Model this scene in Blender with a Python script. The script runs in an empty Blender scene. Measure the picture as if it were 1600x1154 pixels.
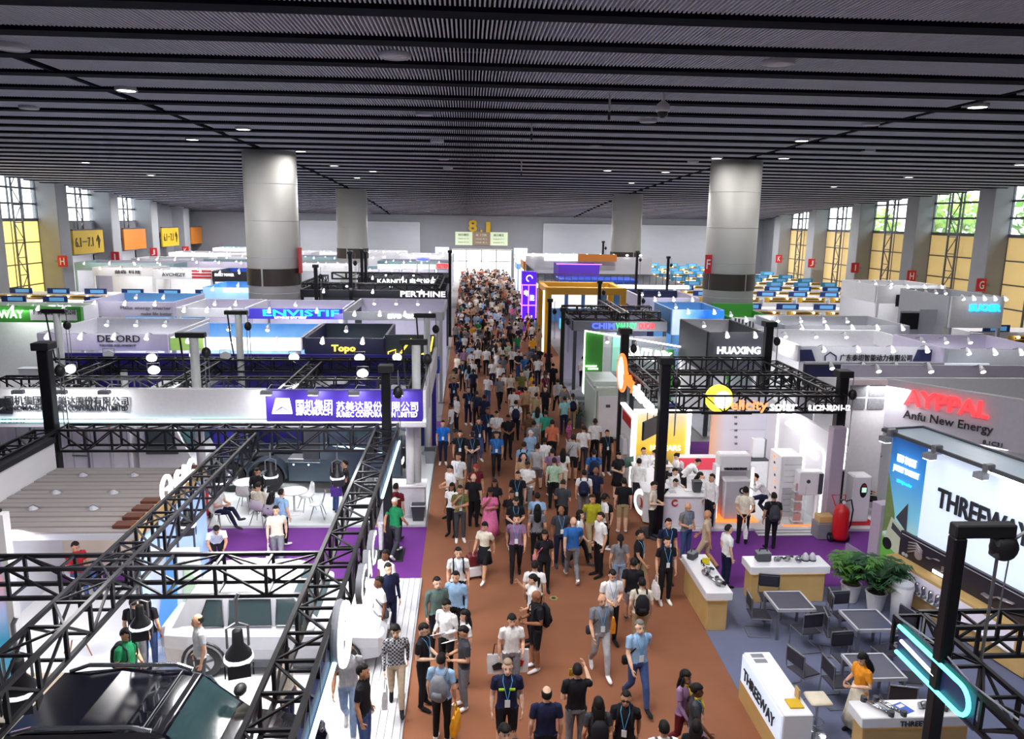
import bpy, math, random
from mathutils import Vector, Matrix
RND = random.Random(11)
sc = bpy.context.scene
COL = sc.collection
PI = math.pi
# ---------------------------------------------------------------- camera
CAMH = 9.2
CAMR = (Matrix.Rotation(math.radians(-3.4), 3, 'Z') @ Matrix.Rotation(math.radians(79.0), 3, 'X')
        @ Matrix.Rotation(math.radians(0.9), 3, 'Z'))
cam = bpy.data.cameras.new('camera')
cam.sensor_fit = 'HORIZONTAL'; cam.sensor_width = 36.0; cam.lens = 27.0
cam.clip_start = 0.1; cam.clip_end = 600
camo = bpy.data.objects.new('camera', cam); COL.objects.link(camo)
camo.matrix_world = Matrix.Translation((0, 0, CAMH)) @ CAMR.to_4x4()
sc.camera = camo
# ---------------------------------------------------------------- view, world
sc.view_settings.view_transform = 'Standard'; sc.view_settings.look = 'None'
sc.view_settings.gamma = 1.0; sc.view_settings.use_curve_mapping = False
sc.view_settings.exposure = 0.0
sc.cycles.max_bounces = 8; sc.cycles.diffuse_bounces = 4; sc.cycles.glossy_bounces = 3
sc.cycles.transmission_bounces = 4; sc.cycles.transparent_max_bounces = 8
sc.cycles.sample_clamp_indirect = 4.0
sc.cycles.caustics_reflective = False; sc.cycles.caustics_refractive = False
wd = bpy.data.worlds.new('daylight'); sc.world = wd; wd.use_nodes = True
bgn = wd.node_tree.nodes['Background']
bgn.inputs['Color'].default_value = (0.93, 0.97, 1.0, 1); bgn.inputs['Strength'].default_value = 5.0
sun = bpy.data.lights.new('sun', 'SUN'); sun.energy = 5.0; sun.angle = 0.02; sun.color = (1, .94, .82)
suno = bpy.data.objects.new('sun', sun); COL.objects.link(suno)
suno.rotation_euler = (math.radians(-8), math.radians(-58), 0)

def area_light(name, loc, size, power, color=(1, 1, 1), rot=(0, 0, 0), sy=None, parent=None, spread=PI):
    l = bpy.data.lights.new(name, 'AREA'); l.energy = power; l.color = color; l.size = size
    if sy: l.shape = 'RECTANGLE'; l.size_y = sy
    else: l.shape = 'DISK'
    l.spread = spread
    o = bpy.data.objects.new(name, l); o.location = loc; o.rotation_euler = rot
    COL.objects.link(o)
    if parent: o.parent = parent
    return o

# ---------------------------------------------------------------- photo geometry: a pixel seen on a known plane
def ray(px, py): return CAMR @ Vector(((px - 800) / 1200., -(py - 577) / 1200., -1.))
def gz(px, py, z=0.0):
    d = ray(px, py); t = (z - CAMH) / d.z
    return Vector((d.x * t, d.y * t, z))
def gy(px, py, Y):
    d = ray(px, py); t = Y / d.y
    return Vector((d.x * t, Y, CAMH + d.z * t))
def gx(px, py, X):
    d = ray(px, py); t = X / d.x
    return Vector((X, d.y * t, CAMH + d.z * t))
def ceil_z(Y): return 13.2 + .0147 * Y - .000336 * Y * Y

# ---------------------------------------------------------------- materials
def lin(r, g, b):
    return tuple((x / 255. / 12.92 if x / 255. <= .04045 else ((x / 255. + .055) / 1.055) ** 2.4) for x in (r, g, b))
MATS = {}
def mat(name, rgb, rough=.55, metal=0., emit=0., grain=.08, scale=9., bump=0., coat=0., spec=.5):
    if name in MATS: return MATS[name]
    m = bpy.data.materials.new(name); m.use_nodes = True; MATS[name] = m
    nt = m.node_tree; p = nt.nodes['Principled BSDF']
    col = lin(*rgb)
    tc = nt.nodes.new('ShaderNodeTexCoord'); nz = nt.nodes.new('ShaderNodeTexNoise')
    nz.inputs['Scale'].default_value = scale; nz.inputs['Detail'].default_value = 3
    nt.links.new(tc.outputs['Object'], nz.inputs['Vector'])
    mx = nt.nodes.new('ShaderNodeMix'); mx.data_type = 'RGBA'
    mx.inputs[6].default_value = (*[c * (1 - grain) for c in col], 1)
    mx.inputs[7].default_value = (*[min(1, c * (1 + grain)) for c in col], 1)
    nt.links.new(nz.outputs['Fac'], mx.inputs[0])
    nt.links.new(mx.outputs[2], p.inputs['Base Color'])
    p.inputs['Roughness'].default_value = rough; p.inputs['Metallic'].default_value = metal
    p.inputs['Specular IOR Level'].default_value = spec
    if coat: p.inputs['Coat Weight'].default_value = coat; p.inputs['Coat Roughness'].default_value = .03
    if emit:
        p.inputs['Emission Color'].default_value = (*col, 1); p.inputs['Emission Strength'].default_value = emit
    if bump:
        b = nt.nodes.new('ShaderNodeBump'); b.inputs['Strength'].default_value = bump
        nt.links.new(nz.outputs['Fac'], b.inputs['Height']); nt.links.new(b.outputs['Normal'], p.inputs['Normal'])
    return m
def sheer(m, k=.5):
    nt = m.node_tree; p = nt.nodes['Principled BSDF']; out = nt.nodes['Material Output']
    tr = nt.nodes.new('ShaderNodeBsdfTranslucent'); mx = nt.nodes.new('ShaderNodeMixShader'); mx.inputs[0].default_value = k
    nt.links.new(p.inputs['Base Color'].links[0].from_socket, tr.inputs['Color'])
    nt.links.new(p.outputs[0], mx.inputs[1]); nt.links.new(tr.outputs[0], mx.inputs[2]); nt.links.new(mx.outputs[0], out.inputs['Surface']); return m
def glass_mat(name, tint, alpha=.35, rough=.05):
    if name in MATS: return MATS[name]
    m = bpy.data.materials.new(name); m.use_nodes = True; MATS[name] = m
    nt = m.node_tree; p = nt.nodes['Principled BSDF']
    nz = nt.nodes.new('ShaderNodeTexNoise'); nz.inputs['Scale'].default_value = 3
    mr = nt.nodes.new('ShaderNodeMapRange'); mr.inputs[3].default_value = rough; mr.inputs[4].default_value = rough + .04
    nt.links.new(nz.outputs['Fac'], mr.inputs[0]); nt.links.new(mr.outputs[0], p.inputs['Roughness'])
    p.inputs['Base Color'].default_value = (*lin(*tint), 1); p.inputs['Alpha'].default_value = alpha
    return m
def attr_mat(name, rough=.8, grain=.12, checks=False):
    m = bpy.data.materials.new(name); m.use_nodes = True; MATS[name] = m
    nt = m.node_tree; p = nt.nodes['Principled BSDF']
    a = nt.nodes.new('ShaderNodeAttribute'); a.attribute_type = 'OBJECT'; a.attribute_name = name
    nz = nt.nodes.new('ShaderNodeTexNoise'); nz.inputs['Scale'].default_value = 14
    tc = nt.nodes.new('ShaderNodeTexCoord'); nt.links.new(tc.outputs['Object'], nz.inputs['Vector'])
    mr = nt.nodes.new('ShaderNodeMapRange'); mr.inputs[1].default_value = .3; mr.inputs[2].default_value = .7
    mr.inputs[3].default_value = 1 - grain; mr.inputs[4].default_value = 1 + grain
    nt.links.new(nz.outputs['Fac'], mr.inputs[0])
    ml = nt.nodes.new('ShaderNodeVectorMath'); ml.operation = 'SCALE'
    nt.links.new(a.outputs['Color'], ml.inputs[0]); nt.links.new(mr.outputs[0], ml.inputs['Scale'])
    src = ml.outputs[0]
    if checks:       # woven checks on garments that carry the property
        at = nt.nodes.new('ShaderNodeAttribute'); at.attribute_type = 'OBJECT'; at.attribute_name = 'check'
        ck = nt.nodes.new('ShaderNodeTexChecker'); ck.inputs['Scale'].default_value = 26
        ck.inputs['Color1'].default_value = (1, 1, 1, 1); ck.inputs['Color2'].default_value = (.1, .1, .12, 1)
        nt.links.new(tc.outputs['Object'], ck.inputs['Vector'])
        mx = nt.nodes.new('ShaderNodeMix'); mx.data_type = 'RGBA'; mx.inputs[6].default_value = (1, 1, 1, 1)
        nt.links.new(at.outputs['Fac'], mx.inputs[0]); nt.links.new(ck.outputs['Color'], mx.inputs[7])
        mm_ = nt.nodes.new('ShaderNodeVectorMath'); mm_.operation = 'MULTIPLY'
        nt.links.new(src, mm_.inputs[0]); nt.links.new(mx.outputs[2], mm_.inputs[1]); src = mm_.outputs[0]
    if name in ('shirt', 'pants', 'skirt', 'calf', 'fore'):   # cloth folds
        nf = nt.nodes.new('ShaderNodeTexNoise'); nf.inputs['Scale'].default_value = 11; nf.inputs['Detail'].default_value = 2
        mp = nt.nodes.new('ShaderNodeMapping'); mp.inputs['Scale'].default_value = (1.3, 1.3, .55)
        nt.links.new(tc.outputs['Object'], mp.inputs[0]); nt.links.new(mp.outputs[0], nf.inputs['Vector'])
        bp = nt.nodes.new('ShaderNodeBump'); bp.inputs['Strength'].default_value = .55; bp.inputs['Distance'].default_value = .05
        nt.links.new(nf.outputs['Fac'], bp.inputs['Height']); nt.links.new(bp.outputs['Normal'], p.inputs['Normal'])
    nt.links.new(src, p.inputs['Base Color'])
    p.inputs['Roughness'].default_value = rough; p.inputs['Specular IOR Level'].default_value = .25
    return m
def grad_mat(name, stops, axis=2, lo=0., hi=1., emit=0., wav=0.):
    """printed picture: colours running along an object axis, broken by noise"""
    if name in MATS: return MATS[name]
    m = bpy.data.materials.new(name); m.use_nodes = True; MATS[name] = m
    nt = m.node_tree; p = nt.nodes['Principled BSDF']
    tc = nt.nodes.new('ShaderNodeTexCoord'); sp = nt.nodes.new('ShaderNodeSeparateXYZ')
    nt.links.new(tc.outputs['Object'], sp.inputs[0])
    mr = nt.nodes.new('ShaderNodeMapRange'); mr.inputs[1].default_value = lo; mr.inputs[2].default_value = hi
    nt.links.new(sp.outputs[axis], mr.inputs[0])
    src = mr.outputs[0]
    if wav:
        nz = nt.nodes.new('ShaderNodeTexNoise'); nz.inputs['Scale'].default_value = 1.3; nz.inputs['Detail'].default_value = 4
        nt.links.new(tc.outputs['Object'], nz.inputs['Vector'])
        ma = nt.nodes.new('ShaderNodeMath'); ma.operation = 'MULTIPLY_ADD'; ma.inputs[1].default_value = wav
        nt.links.new(nz.outputs['Fac'], ma.inputs[0]); nt.links.new(src, ma.inputs[2])
        mb = nt.nodes.new('ShaderNodeMath'); mb.operation = 'SUBTRACT'; mb.inputs[1].default_value = wav / 2
        nt.links.new(ma.outputs[0], mb.inputs[0]); src = mb.outputs[0]
    cr = nt.nodes.new('ShaderNodeValToRGB'); nt.links.new(src, cr.inputs[0])
    e = cr.color_ramp.elements
    while len(e) < len(stops): e.new(.5)
    for el, (pos, rgb) in zip(e, stops): el.position = pos; el.color = (*lin(*rgb), 1)
    nt.links.new(cr.outputs[0], p.inputs['Base Color']); p.inputs['Roughness'].default_value = .5
    if emit: nt.links.new(cr.outputs[0], p.inputs['Emission Color']); p.inputs['Emission Strength'].default_value = emit
    return m

# ---------------------------------------------------------------- mesh builder
class M:
    def __init__(s): s.v = []; s.f = []; s.mi = []; s.cur = 0
    def add(s, vs, fs):
        n = len(s.v); s.v += [tuple(v) for v in vs]
        s.f += [tuple(i + n for i in f) for f in fs]; s.mi += [s.cur] * len(fs); return s
    def box(s, x0, y0, z0, x1, y1, z1, b=0.):
        if b <= 0:
            return s.add([(x0, y0, z0), (x1, y0, z0), (x1, y1, z0), (x0, y1, z0), (x0, y0, z1), (x1, y0, z1), (x1, y1, z1), (x0, y1, z1)],
                         [(0, 3, 2, 1), (4, 5, 6, 7), (0, 1, 5, 4), (1, 2, 6, 5), (2, 3, 7, 6), (3, 0, 4, 7)])
        lo, hi = (x0, y0, z0), (x1, y1, z1); vs = []; idx = {}
        cs = [(a, c, d) for a in (0, 1) for c in (0, 1) for d in (0, 1)]
        for cn in cs:
            for ax in range(3):
                p = []
                for k in range(3):
                    e = hi[k] if cn[k] else lo[k]
                    p.append(e if k == ax else e + (-b if cn[k] else b))
                idx[(cn, ax)] = len(vs); vs.append(tuple(p))
        fs = []
        ctr = Vector([(lo[k] + hi[k]) / 2 for k in range(3)])
        def put(f):
            a, b_, c_ = (Vector(vs[i]) for i in f[:3])
            if (b_ - a).cross(c_ - a).dot(a - ctr) < 0: f = f[::-1]
            fs.append(tuple(f))
        for ax in range(3):
            o = [k for k in range(3) if k != ax]
            for sg in (0, 1):
                q = []
                for (u, w) in ((0, 0), (1, 0), (1, 1), (0, 1)):
                    cn = [0] * 3; cn[ax] = sg; cn[o[0]] = u; cn[o[1]] = w; q.append(idx[(tuple(cn), ax)])
                put(q)
            for u in (0, 1):
                for w in (0, 1):
                    cn = [0] * 3; cn[o[0]] = u; cn[o[1]] = w
                    c0 = tuple(cn); cn[ax] = 1; c1 = tuple(cn)
                    put([idx[(c0, o[0])], idx[(c1, o[0])], idx[(c1, o[1])], idx[(c0, o[1])]])
        for cn in cs: put([idx[(cn, 0)], idx[(cn, 1)], idx[(cn, 2)]])
        return s.add(vs, fs)
    def loft(s, rings, cap=True):
        n = len(rings[0]); vs = [p for r in rings for p in r]; fs = []
        for i in range(len(rings) - 1):
            for j in range(n):
                k = (j + 1) % n
                fs.append((i * n + j, i * n + k, (i + 1) * n + k, (i + 1) * n + j))
        if cap:
            fs.append(tuple(range(n - 1, -1, -1))); fs.append(tuple(range((len(rings) - 1) * n, len(rings) * n)))
        return s.add(vs, fs)
    def tube(s, pts, r, n=8, cap=True, flat=1.0, up=None):
        pts = [Vector(p) for p in pts]; rr = r if isinstance(r, (list, tuple)) else [r] * len(pts)
        rings = []; prev = None
        for i, p in enumerate(pts):
            t = (pts[min(i + 1, len(pts) - 1)] - pts[max(i - 1, 0)])
            t = t.normalized() if t.length > 1e-9 else Vector((0, 0, 1))
            if prev is None:
                a = Vector(up) if up is not None else (Vector((1, 0, 0)) if abs(t.x) < .8 else Vector((0, 1, 0)))
            else: a = prev
            u = (a - t * a.dot(t)).normalized(); w = t.cross(u); prev = u
            rings.append([tuple(p + u * (rr[i] * math.cos(2 * PI * k / n)) + w * (rr[i] * flat * math.sin(2 * PI * k / n))) for k in range(n)])
        return s.loft(rings, cap)
    def cyl(s, p0, p1, r0, r1=None, n=12): return s.tube([p0, p1], [r0, r0 if r1 is None else r1], n)
    def ell(s, c, r, nu=12, nv=8, rot=None, fn=None):
        vs = []; c = Vector(c)
        for i in range(nv + 1):
            th = PI * i / nv
            for j in range(nu):
                ph = 2 * PI * j / nu
                d = Vector((math.sin(th) * math.cos(ph), math.sin(th) * math.sin(ph), math.cos(th)))
                k = fn(d) if fn else 1.
                q = Vector((d.x * r[0], d.y * r[1], d.z * r[2])) * k
                if rot is not None: q = rot @ q
                vs.append(tuple(c + q))
        fs = []
        for i in range(nv):
            for j in range(nu):
                k = (j + 1) % nu
                fs.append((i * nu + j, (i + 1) * nu + j, (i + 1) * nu + k, i * nu + k))
        return s.add(vs, fs)
    def lathe(s, prof, n=16, at=(0, 0, 0)):
        return s.loft([[(at[0] + r * math.cos(2 * PI * k / n), at[1] + r * math.sin(2 * PI * k / n), at[2] + z) for k in range(n)] for r, z in prof])
    def prism(s, poly, a, b, plane='xy'):
        f = {'xy': lambda u, w, t: (u, w, t), 'xz': lambda u, w, t: (u, t, w), 'yz': lambda u, w, t: (t, u, w)}[plane]
        return s.loft([[f(u, w, a) for u, w in poly], [f(u, w, b) for u, w in poly]])
    def mesh(s, name, mats, smooth=False):
        me = bpy.data.meshes.new(name); me.from_pydata(s.v, [], s.f)
        for m in (mats if isinstance(mats, (list, tuple)) else [mats]): me.materials.append(m)
        if len(set(s.mi)) > 1: me.polygons.foreach_set('material_index', s.mi)
        if smooth: me.polygons.foreach_set('use_smooth', [True] * len(s.f))
        me.validate(); me.update()
        return me
def fixn(me):
    import bmesh
    b = bmesh.new(); b.from_mesh(me); bmesh.ops.recalc_face_normals(b, faces=b.faces); b.to_mesh(me); b.free(); return me

# ---------------------------------------------------------------- objects
def link(name, data, parent=None, loc=None, rot=None, scale=None):
    o = bpy.data.objects.new(name, data); COL.objects.link(o)
    if parent is not None: o.parent = parent
    if loc is not None: o.location = loc
    if rot is not None: o.rotation_euler = rot
    if scale is not None: o.scale = scale
    return o
def tag(o, label, cat, group=None, kind=None):
    o['label'] = label; o['category'] = cat
    if group: o['group'] = group
    if kind: o['kind'] = kind
    return o
def thing(name, label, cat, loc=(0, 0, 0), rz=0., group=None):
    return tag(link(name, None, None, loc, (0, 0, rz)), label, cat, group)
def struct(o): o['kind'] = 'structure'; return o
def part(name, m, mt, parent, smooth=False, fix=False, **k):
    me = m.mesh(name, mt, smooth)
    if fix: fixn(me)
    return link(name, me, parent, **k)
def copy_tree(o, loc=None, rz=None, parent=None):
    c = o.copy(); COL.objects.link(c); c.parent = parent
    if loc is not None: c.location = loc
    if rz is not None: c.rotation_euler = (0, 0, rz)
    for ch in o.children: copy_tree(ch, None, None, c)
    return c
_ub = {}
def ubox(mt):
    if mt.name not in _ub: _ub[mt.name] = M().box(-.5, -.5, -.5, .5, .5, .5).mesh('block', mt)
    return _ub[mt.name]
def bx(name, mt, parent, x0, y0, z0, x1, y1, z1):
    return link(name, ubox(mt), parent, ((x0 + x1) / 2, (y0 + y1) / 2, (z0 + z1) / 2), None, (abs(x1 - x0), abs(y1 - y0), abs(z1 - z0)))
def bar(name, mt, parent, p0, p1, w):
    p0 = Vector(p0); p1 = Vector(p1); d = p1 - p0
    o = link(name, ubox(mt), parent, (p0 + p1) / 2)
    o.rotation_euler = d.to_track_quat('Z', 'X').to_euler(); o.scale = (w, w, d.length)
    return o
_tx = {}
def text_mesh(s, mt, extrude=.02, fat=0.):
    key = (s, mt.name, extrude, fat)
    if key in _tx: return _tx[key]
    cu = bpy.data.curves.new('lettering', 'FONT'); cu.body = s; cu.extrude = extrude; cu.offset = fat
    cu.align_x = 'LEFT'; cu.resolution_u = 2
    o = bpy.data.objects.new('lettering', cu); COL.objects.link(o)
    me = bpy.data.meshes.new_from_object(o)
    bpy.data.objects.remove(o); bpy.data.curves.remove(cu)
    me.materials.clear(); me.materials.append(mt)
    xs = [v.co.x for v in me.vertices] or [0, 1]; ys = [v.co.y for v in me.vertices] or [0, 1]
    b = (min(xs), max(xs), min(ys), max(ys)); _tx[key] = (me, b); return _tx[key]
def letters(s, mt, parent, p, w, h, face='-y', depth=.04, fat=0., name='lettering', slant=0., rot=None):
    """text filling the box w x h whose lower-left corner (as read) is p"""
    me, b = text_mesh(s, mt, .5, fat)
    sx = w / max(1e-6, b[1] - b[0]); sy = h / max(1e-6, b[3] - b[2])
    o = link(name, me, parent)
    Rm = rot if rot is not None else {'-y': Matrix.Rotation(PI / 2, 3, 'X'), '+x': Matrix.Rotation(PI / 2, 3, 'Z') @ Matrix.Rotation(PI / 2, 3, 'X'),
          '-x': Matrix.Rotation(-PI / 2, 3, 'Z') @ Matrix.Rotation(PI / 2, 3, 'X'), '+z': Matrix.Identity(3)}[face]
    o.scale = (sx, sy, depth)
    o.rotation_euler = Rm.to_euler()
    off = Rm @ Vector((b[0] * sx, b[2] * sy, -depth / 2))
    o.location = Vector(p) - off
    return o
# ================================================================ THE HALL
m_white = mat('white_panel', (236, 236, 240), .5)
m_offw = mat('pale_panel', (222, 222, 228), .55)
m_lgrey = mat('light_grey', (185, 187, 195), .55)
m_grey = mat('mid_grey', (130, 133, 142), .6)
m_dgrey = mat('dark_grey', (66, 69, 78), .6)
m_black = mat('black_paint', (20, 20, 25), .5)
m_truss = mat('truss_black', (17, 17, 24), .42, .3)
m_navy = mat('navy_panel', (38, 42, 88), .5)
m_purpleB = mat('deep_blue_panel', (50, 42, 150), .5)
m_wood = mat('pale_wood', (206, 172, 112), .5, grain=.16, scale=3)
m_ywood = mat('yellow_frame', (212, 158, 40), .5)
m_chrome = mat('chrome', (200, 202, 208), .18, 1.)
m_steel = mat('steel', (150, 152, 158), .35, .8)
m_red = mat('red_paint', (196, 24, 30), .4)
m_green = mat('green_panel', (70, 165, 60), .5)
m_blue = mat('blue_panel', (36, 84, 200), .45)
m_sky = mat('sky_blue_panel', (110, 175, 235), .45)
m_yel = mat('sign_yellow', (214, 176, 36), .5)
m_orange = mat('sign_orange', (212, 128, 42), .5)
m_ink = mat('dark_ink', (38, 38, 46), .6)
m_glow = mat('white_glow', (255, 252, 246), .4, emit=3.)
m_lamp = mat('lamp_glow', (255, 238, 214), .4, emit=14.)
m_spot = mat('spot_glow', (255, 252, 244), .4, emit=9.)
m_soft = mat('lightbox_glow', (214, 228, 248), .4, emit=.6)
m_ltr = mat('lit_letters', (255, 255, 255), .4, emit=1.8)
m_ltrb = mat('blue_lit_letters', (70, 90, 255), .4, emit=2.5)
m_ltrr = mat('red_lit_letters', (255, 60, 66), .4, emit=1.6)
m_ltrg = mat('green_lit_letters', (60, 230, 120), .4, emit=1.5)
m_ltro = mat('orange_lit_letters', (255, 120, 50), .4, emit=1.6)
m_ltry = mat('yellow_lit_letters', (255, 214, 80), .4, emit=2.)
m_ltrc = mat('cyan_lit_letters', (40, 190, 255), .4, emit=2.2)
m_neon = mat('cyan_neon', (90, 245, 222), .4, emit=3.5)
m_ice = mat('ice_neon', (190, 240, 255), .4, emit=2.5)
m_tglass = glass_mat('tinted_glass', (52, 76, 80), .78, .05)
m_clear = glass_mat('clear_glass', (205, 225, 220), .18, .04)

# floor
fl = struct(part('floor', M().box(-60, -4, -.3, 64, 126, 0), mat('hall_floor', (140, 138, 142), .6, grain=.12, scale=.6), None))
aisle = part('aisle_carpet', M().box(-1.2, 3, 0, 6.35, 124.6, .012), mat('brown_carpet', (138, 88, 62), .95, grain=.16, scale=1.1, bump=.05), None)
tag(aisle, 'long brown carpet running down the central aisle to the doorway', 'carpet')
m_vio = mat('violet_carpet', (112, 46, 140), .95, grain=.1, scale=2)
pc = part('cross_aisle_carpet', M().box(-24, 18.66, 0, -1.2, 22.1, .014), m_vio, None); tag(pc, 'violet carpet crossing between the car stand and the white truck stand', 'carpet')
pc = part('cross_aisle_carpet', M().box(6.1, 17.95, .0125, 15.5, 21.9, .016), m_vio, None); tag(pc, 'violet carpet before the solar stand, red extinguisher standing on it', 'carpet')
pc = part('cross_aisle_carpet', M().box(-14, 32.0, 0, -1.2, 34.6, .014), m_vio, None); tag(pc, 'violet carpet strip beyond the white platform posts', 'carpet')
gc = part('booth_carpet', M().prism([(5.35, 8), (14, 8), (14, 17.95), (6.05, 17.95), (5.5, 16.3)], .013, .02), mat('grey_carpet', (104, 110, 138), .95, grain=.1, scale=2), None)
tag(gc, 'grey carpet beneath the black chairs and steel tables', 'carpet')

# side walls, end wall
m_wall = mat('wall_paint', (128, 131, 140), .7, scale=1)
m_pier = mat('pier_paint', (150, 154, 160), .7, scale=1)
struct(part('wall_back', M().box(-46, 125, 0, -2.6, 125.5, 12).box(7.2, 125, 0, 52, 125.5, 12).box(-2.6, 125, 4.55, 7.2, 125.5, 12), m_wall, None))
struct(part('wall_front', M().box(-46, -4, 0, 52, -3.5, 14.5), m_wall, None))
m_big = mat('banner_grey', (176, 180, 190), .6)  # plain pale grey of the banners
for x0, x1, z0, z1 in ((-26.3, -7.7, 2.2, 8.55), (12.2, 38.8, 2.2, 8.65)):
    t = thing('wall_banner', 'blank pale grey banner panel on the end wall, %s of the lit doorway' % ('west' if x0 < 0 else 'east'), 'banner', ((x0 + x1) / 2, 124.8, z0))
    w = (x1 - x0) / 2
    bx('panel', m_big, t, -w, -.06, 0, w, .06, z1 - z0)
    for a in (-1, 1): bx('frame', m_lgrey, t, a * w - .1, -.1, -.05, a * w + .1, .1, z1 - z0 + .05)
    for a in (0, z1 - z0): bx('frame', m_lgrey, t, -w, -.1, a - .1, w, .1, a + .1)
# doorway and lobby behind
m_lob = mat('lobby_white', (246, 244, 232), .6)
struct(part('wall_lobby', M().box(-6, 137, 0, 11, 137.3, 6).box(-6.3, 125.5, 0, -6, 137, 6).box(11, 125.5, 0, 11.3, 137, 6).box(-6, 125.5, 5.7, 11, 137, 6), m_lob, None))
for i in range(3): area_light('lobby_light', (-2.5 + 5 * i, 130, 5.6), 3.5, 2600, (1, .96, .86))
d1 = struct(link('door_1', None)); d1.location = (2.3, 125.1, 0)
for x in (-4.9, -2.5, -.1, 2.3, 4.8): bx('door_frame', m_steel, d1, x - .09, -.1, 0, x + .09, .1, 4.5)
for z in (2.6, 4.45): bx('door_frame', m_steel, d1, -4.9, -.1, z - .08, 4.8, .1, z + .08)
for i, x in enumerate((-4.8, -2.4, 0, 2.4)): bx('pane', m_clear, d1, x, -.02, 2.7, x + 2.2, .02, 4.35)
# notice board above the doorway and the hall number
t = thing('direction_sign', 'three-panel direction sign above the lit doorway', 'sign', (2.2, 124.92, 5.15))
for i, (a, b, mt_) in enumerate(((-4.2, -1.45, mat('sign_pale', (206, 222, 190), .5, emit=.35)), (-1.4, 1.35, mat('sign_brown', (150, 134, 112), .5)), (1.4, 4.2, MATS['sign_pale']))):
    bx('sign_panel', mt_, t, a, -.08, 0, b, .08, 2.1)
    for k in range(3):
        letters(('出口展区', '8.1馆', '进口展区')[i] if k == 0 else ('Export 6.1-7.1', 'Hall 8.1', 'Import 9.1')[i], m_ink if i != 1 else m_white, t, (a + .5, -.1, 1.45 - k * .55), 1.7, .38 if k == 0 else .22)
t = thing('hall_number', 'big yellow hall number standing on the direction sign', 'sign', (0, 124.92, 7.25))
letters('8', m_yel, t, (.1, 0, 0), 1.4, 1.9, depth=.2, fat=.03); letters('.', m_yel, t, (2.0, 0, 0), .35, .35, depth=.2); letters('1', m_yel, t, (2.9, 0, 0), .7, 1.6, depth=.2, fat=.03)
for x, lab in ((-5.0, 'small white lit notice to the west of the doorway'), (7.6, 'small white lit notice to the east of the doorway')):
    t = thing('wall_notice', lab, 'sign', (x + .9, 124.8, 3.3)); bx('panel', m_soft, t, -1.1, -.1, 0, 1.1, .1, 1.5); letters('8.1', m_ink, t, (-.5, -.12, .3), 1, .4)

# side bays
XL, XR = -42., 47.
m_cream = sheer(mat('cream_board', (238, 220, 176), .6, grain=.04), .45)
m_suncream = sheer(mat('sunlit_board', (252, 236, 178), .6, grain=.04), .6)  # brighter yellow copy of the cream board, western sun put into its colour
m_mull = mat('window_steel', (96, 100, 108), .5, .4)
m_pane = glass_mat('window_pane', (215, 232, 230), .16, .03)
m_siren = mat('sign_red', (206, 40, 52), .5)
def bay(side, y0, y1, kind, n):
    """one bay between piers: side -1 left wall, +1 right wall"""
    xw = (XL - 1.6) if side < 0 else (XR + 1.2)
    yl, yh = y0 + 1.1, y1 - 1.1
    zt = max(ceil_z(y0), ceil_z(y1)) + .4
    if kind == 'window':
        w = struct(link('window_%d' % n, None)); w.location = (xw, (yl + yh) / 2, 0)
        L = (yh - yl) / 2
        for k in range(4):
            for j in range(2):
                bx('board', m_suncream if side < 0 else m_cream, w, -.06, -L + j * L + .03, .03 + k * 2.1, .06, -L + (j + 1) * L - .03, 2.1 * (k + 1) - .03)
        for k in range(5): bx('seam_rail', m_mull, w, .06 if side < 0 else -.1, -L, 2.1 * k - .06, .1 if side < 0 else -.06, L, 2.1 * k + .06)
        for j in range(3): bx('seam_rail', m_mull, w, .06 if side < 0 else -.1, (j - 1) * L - .06, 0, .1 if side < 0 else -.06, (j - 1) * L + .06, 8.4)
        for k in range(3):
            z0 = 8.55 + k * 1.5
            for j in range(4):
                yy = -L + j * L / 2
                bx('pane', m_pane, w, -.02, yy + .05, z0 + .05, .02, yy + L / 2 - .05, z0 + 1.45)
            bx('mullion', m_mull, w, -.1, -L, z0 - .09, .1, L, z0 + .09)
        for j in range(5): bx('mullion', m_mull, w, -.08, -L + j * L / 2 - .05, 8.5, .08, -L + j * L / 2 + .05, zt)
        # lattice mast standing in the bay
        lm = link('lattice_mast', None, w, (-side * .9, -.2, 0))
        mm = M()
        for a in (-.7, .7): mm.box(-.07, a - .07, 0, .07, a + .07, zt)
        for k in range(8):
            z = k * 1.65; s = 1 if k % 2 else -1
            mm.tube([(0, -.7 * s, z), (0, .7 * s, z + 1.65)], .05, 5); mm.tube([(0, -.7, z), (0, .7, z)], .05, 5)
        part('lattice', mm, m_mull, lm)
        # walls above/below handled by boards and panes
    return yl, yh, xw
wl = M(); wr = M(); pl = M(); pr = M()
EDG_L = [59.5, 71.3, 83., 94.8, 106.4, 118.2, 125.]
EDG_R = [44.4, 56.2, 68., 79.6, 91.4, 103.3, 115., 125.]
wn = 1
for i in range(len(EDG_R) - 1):
    y0, y1 = EDG_R[i], EDG_R[i + 1]
    bay(1, y0, y1, 'window', wn) if y1 < 124 else wr.box(XR + 1.2, y0, 0, XR + 1.6, y1, 13.6); wn += 1
wr.box(XR + 1.2, -4, 0, XR + 1.6, 44.4, 14.5)
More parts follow.
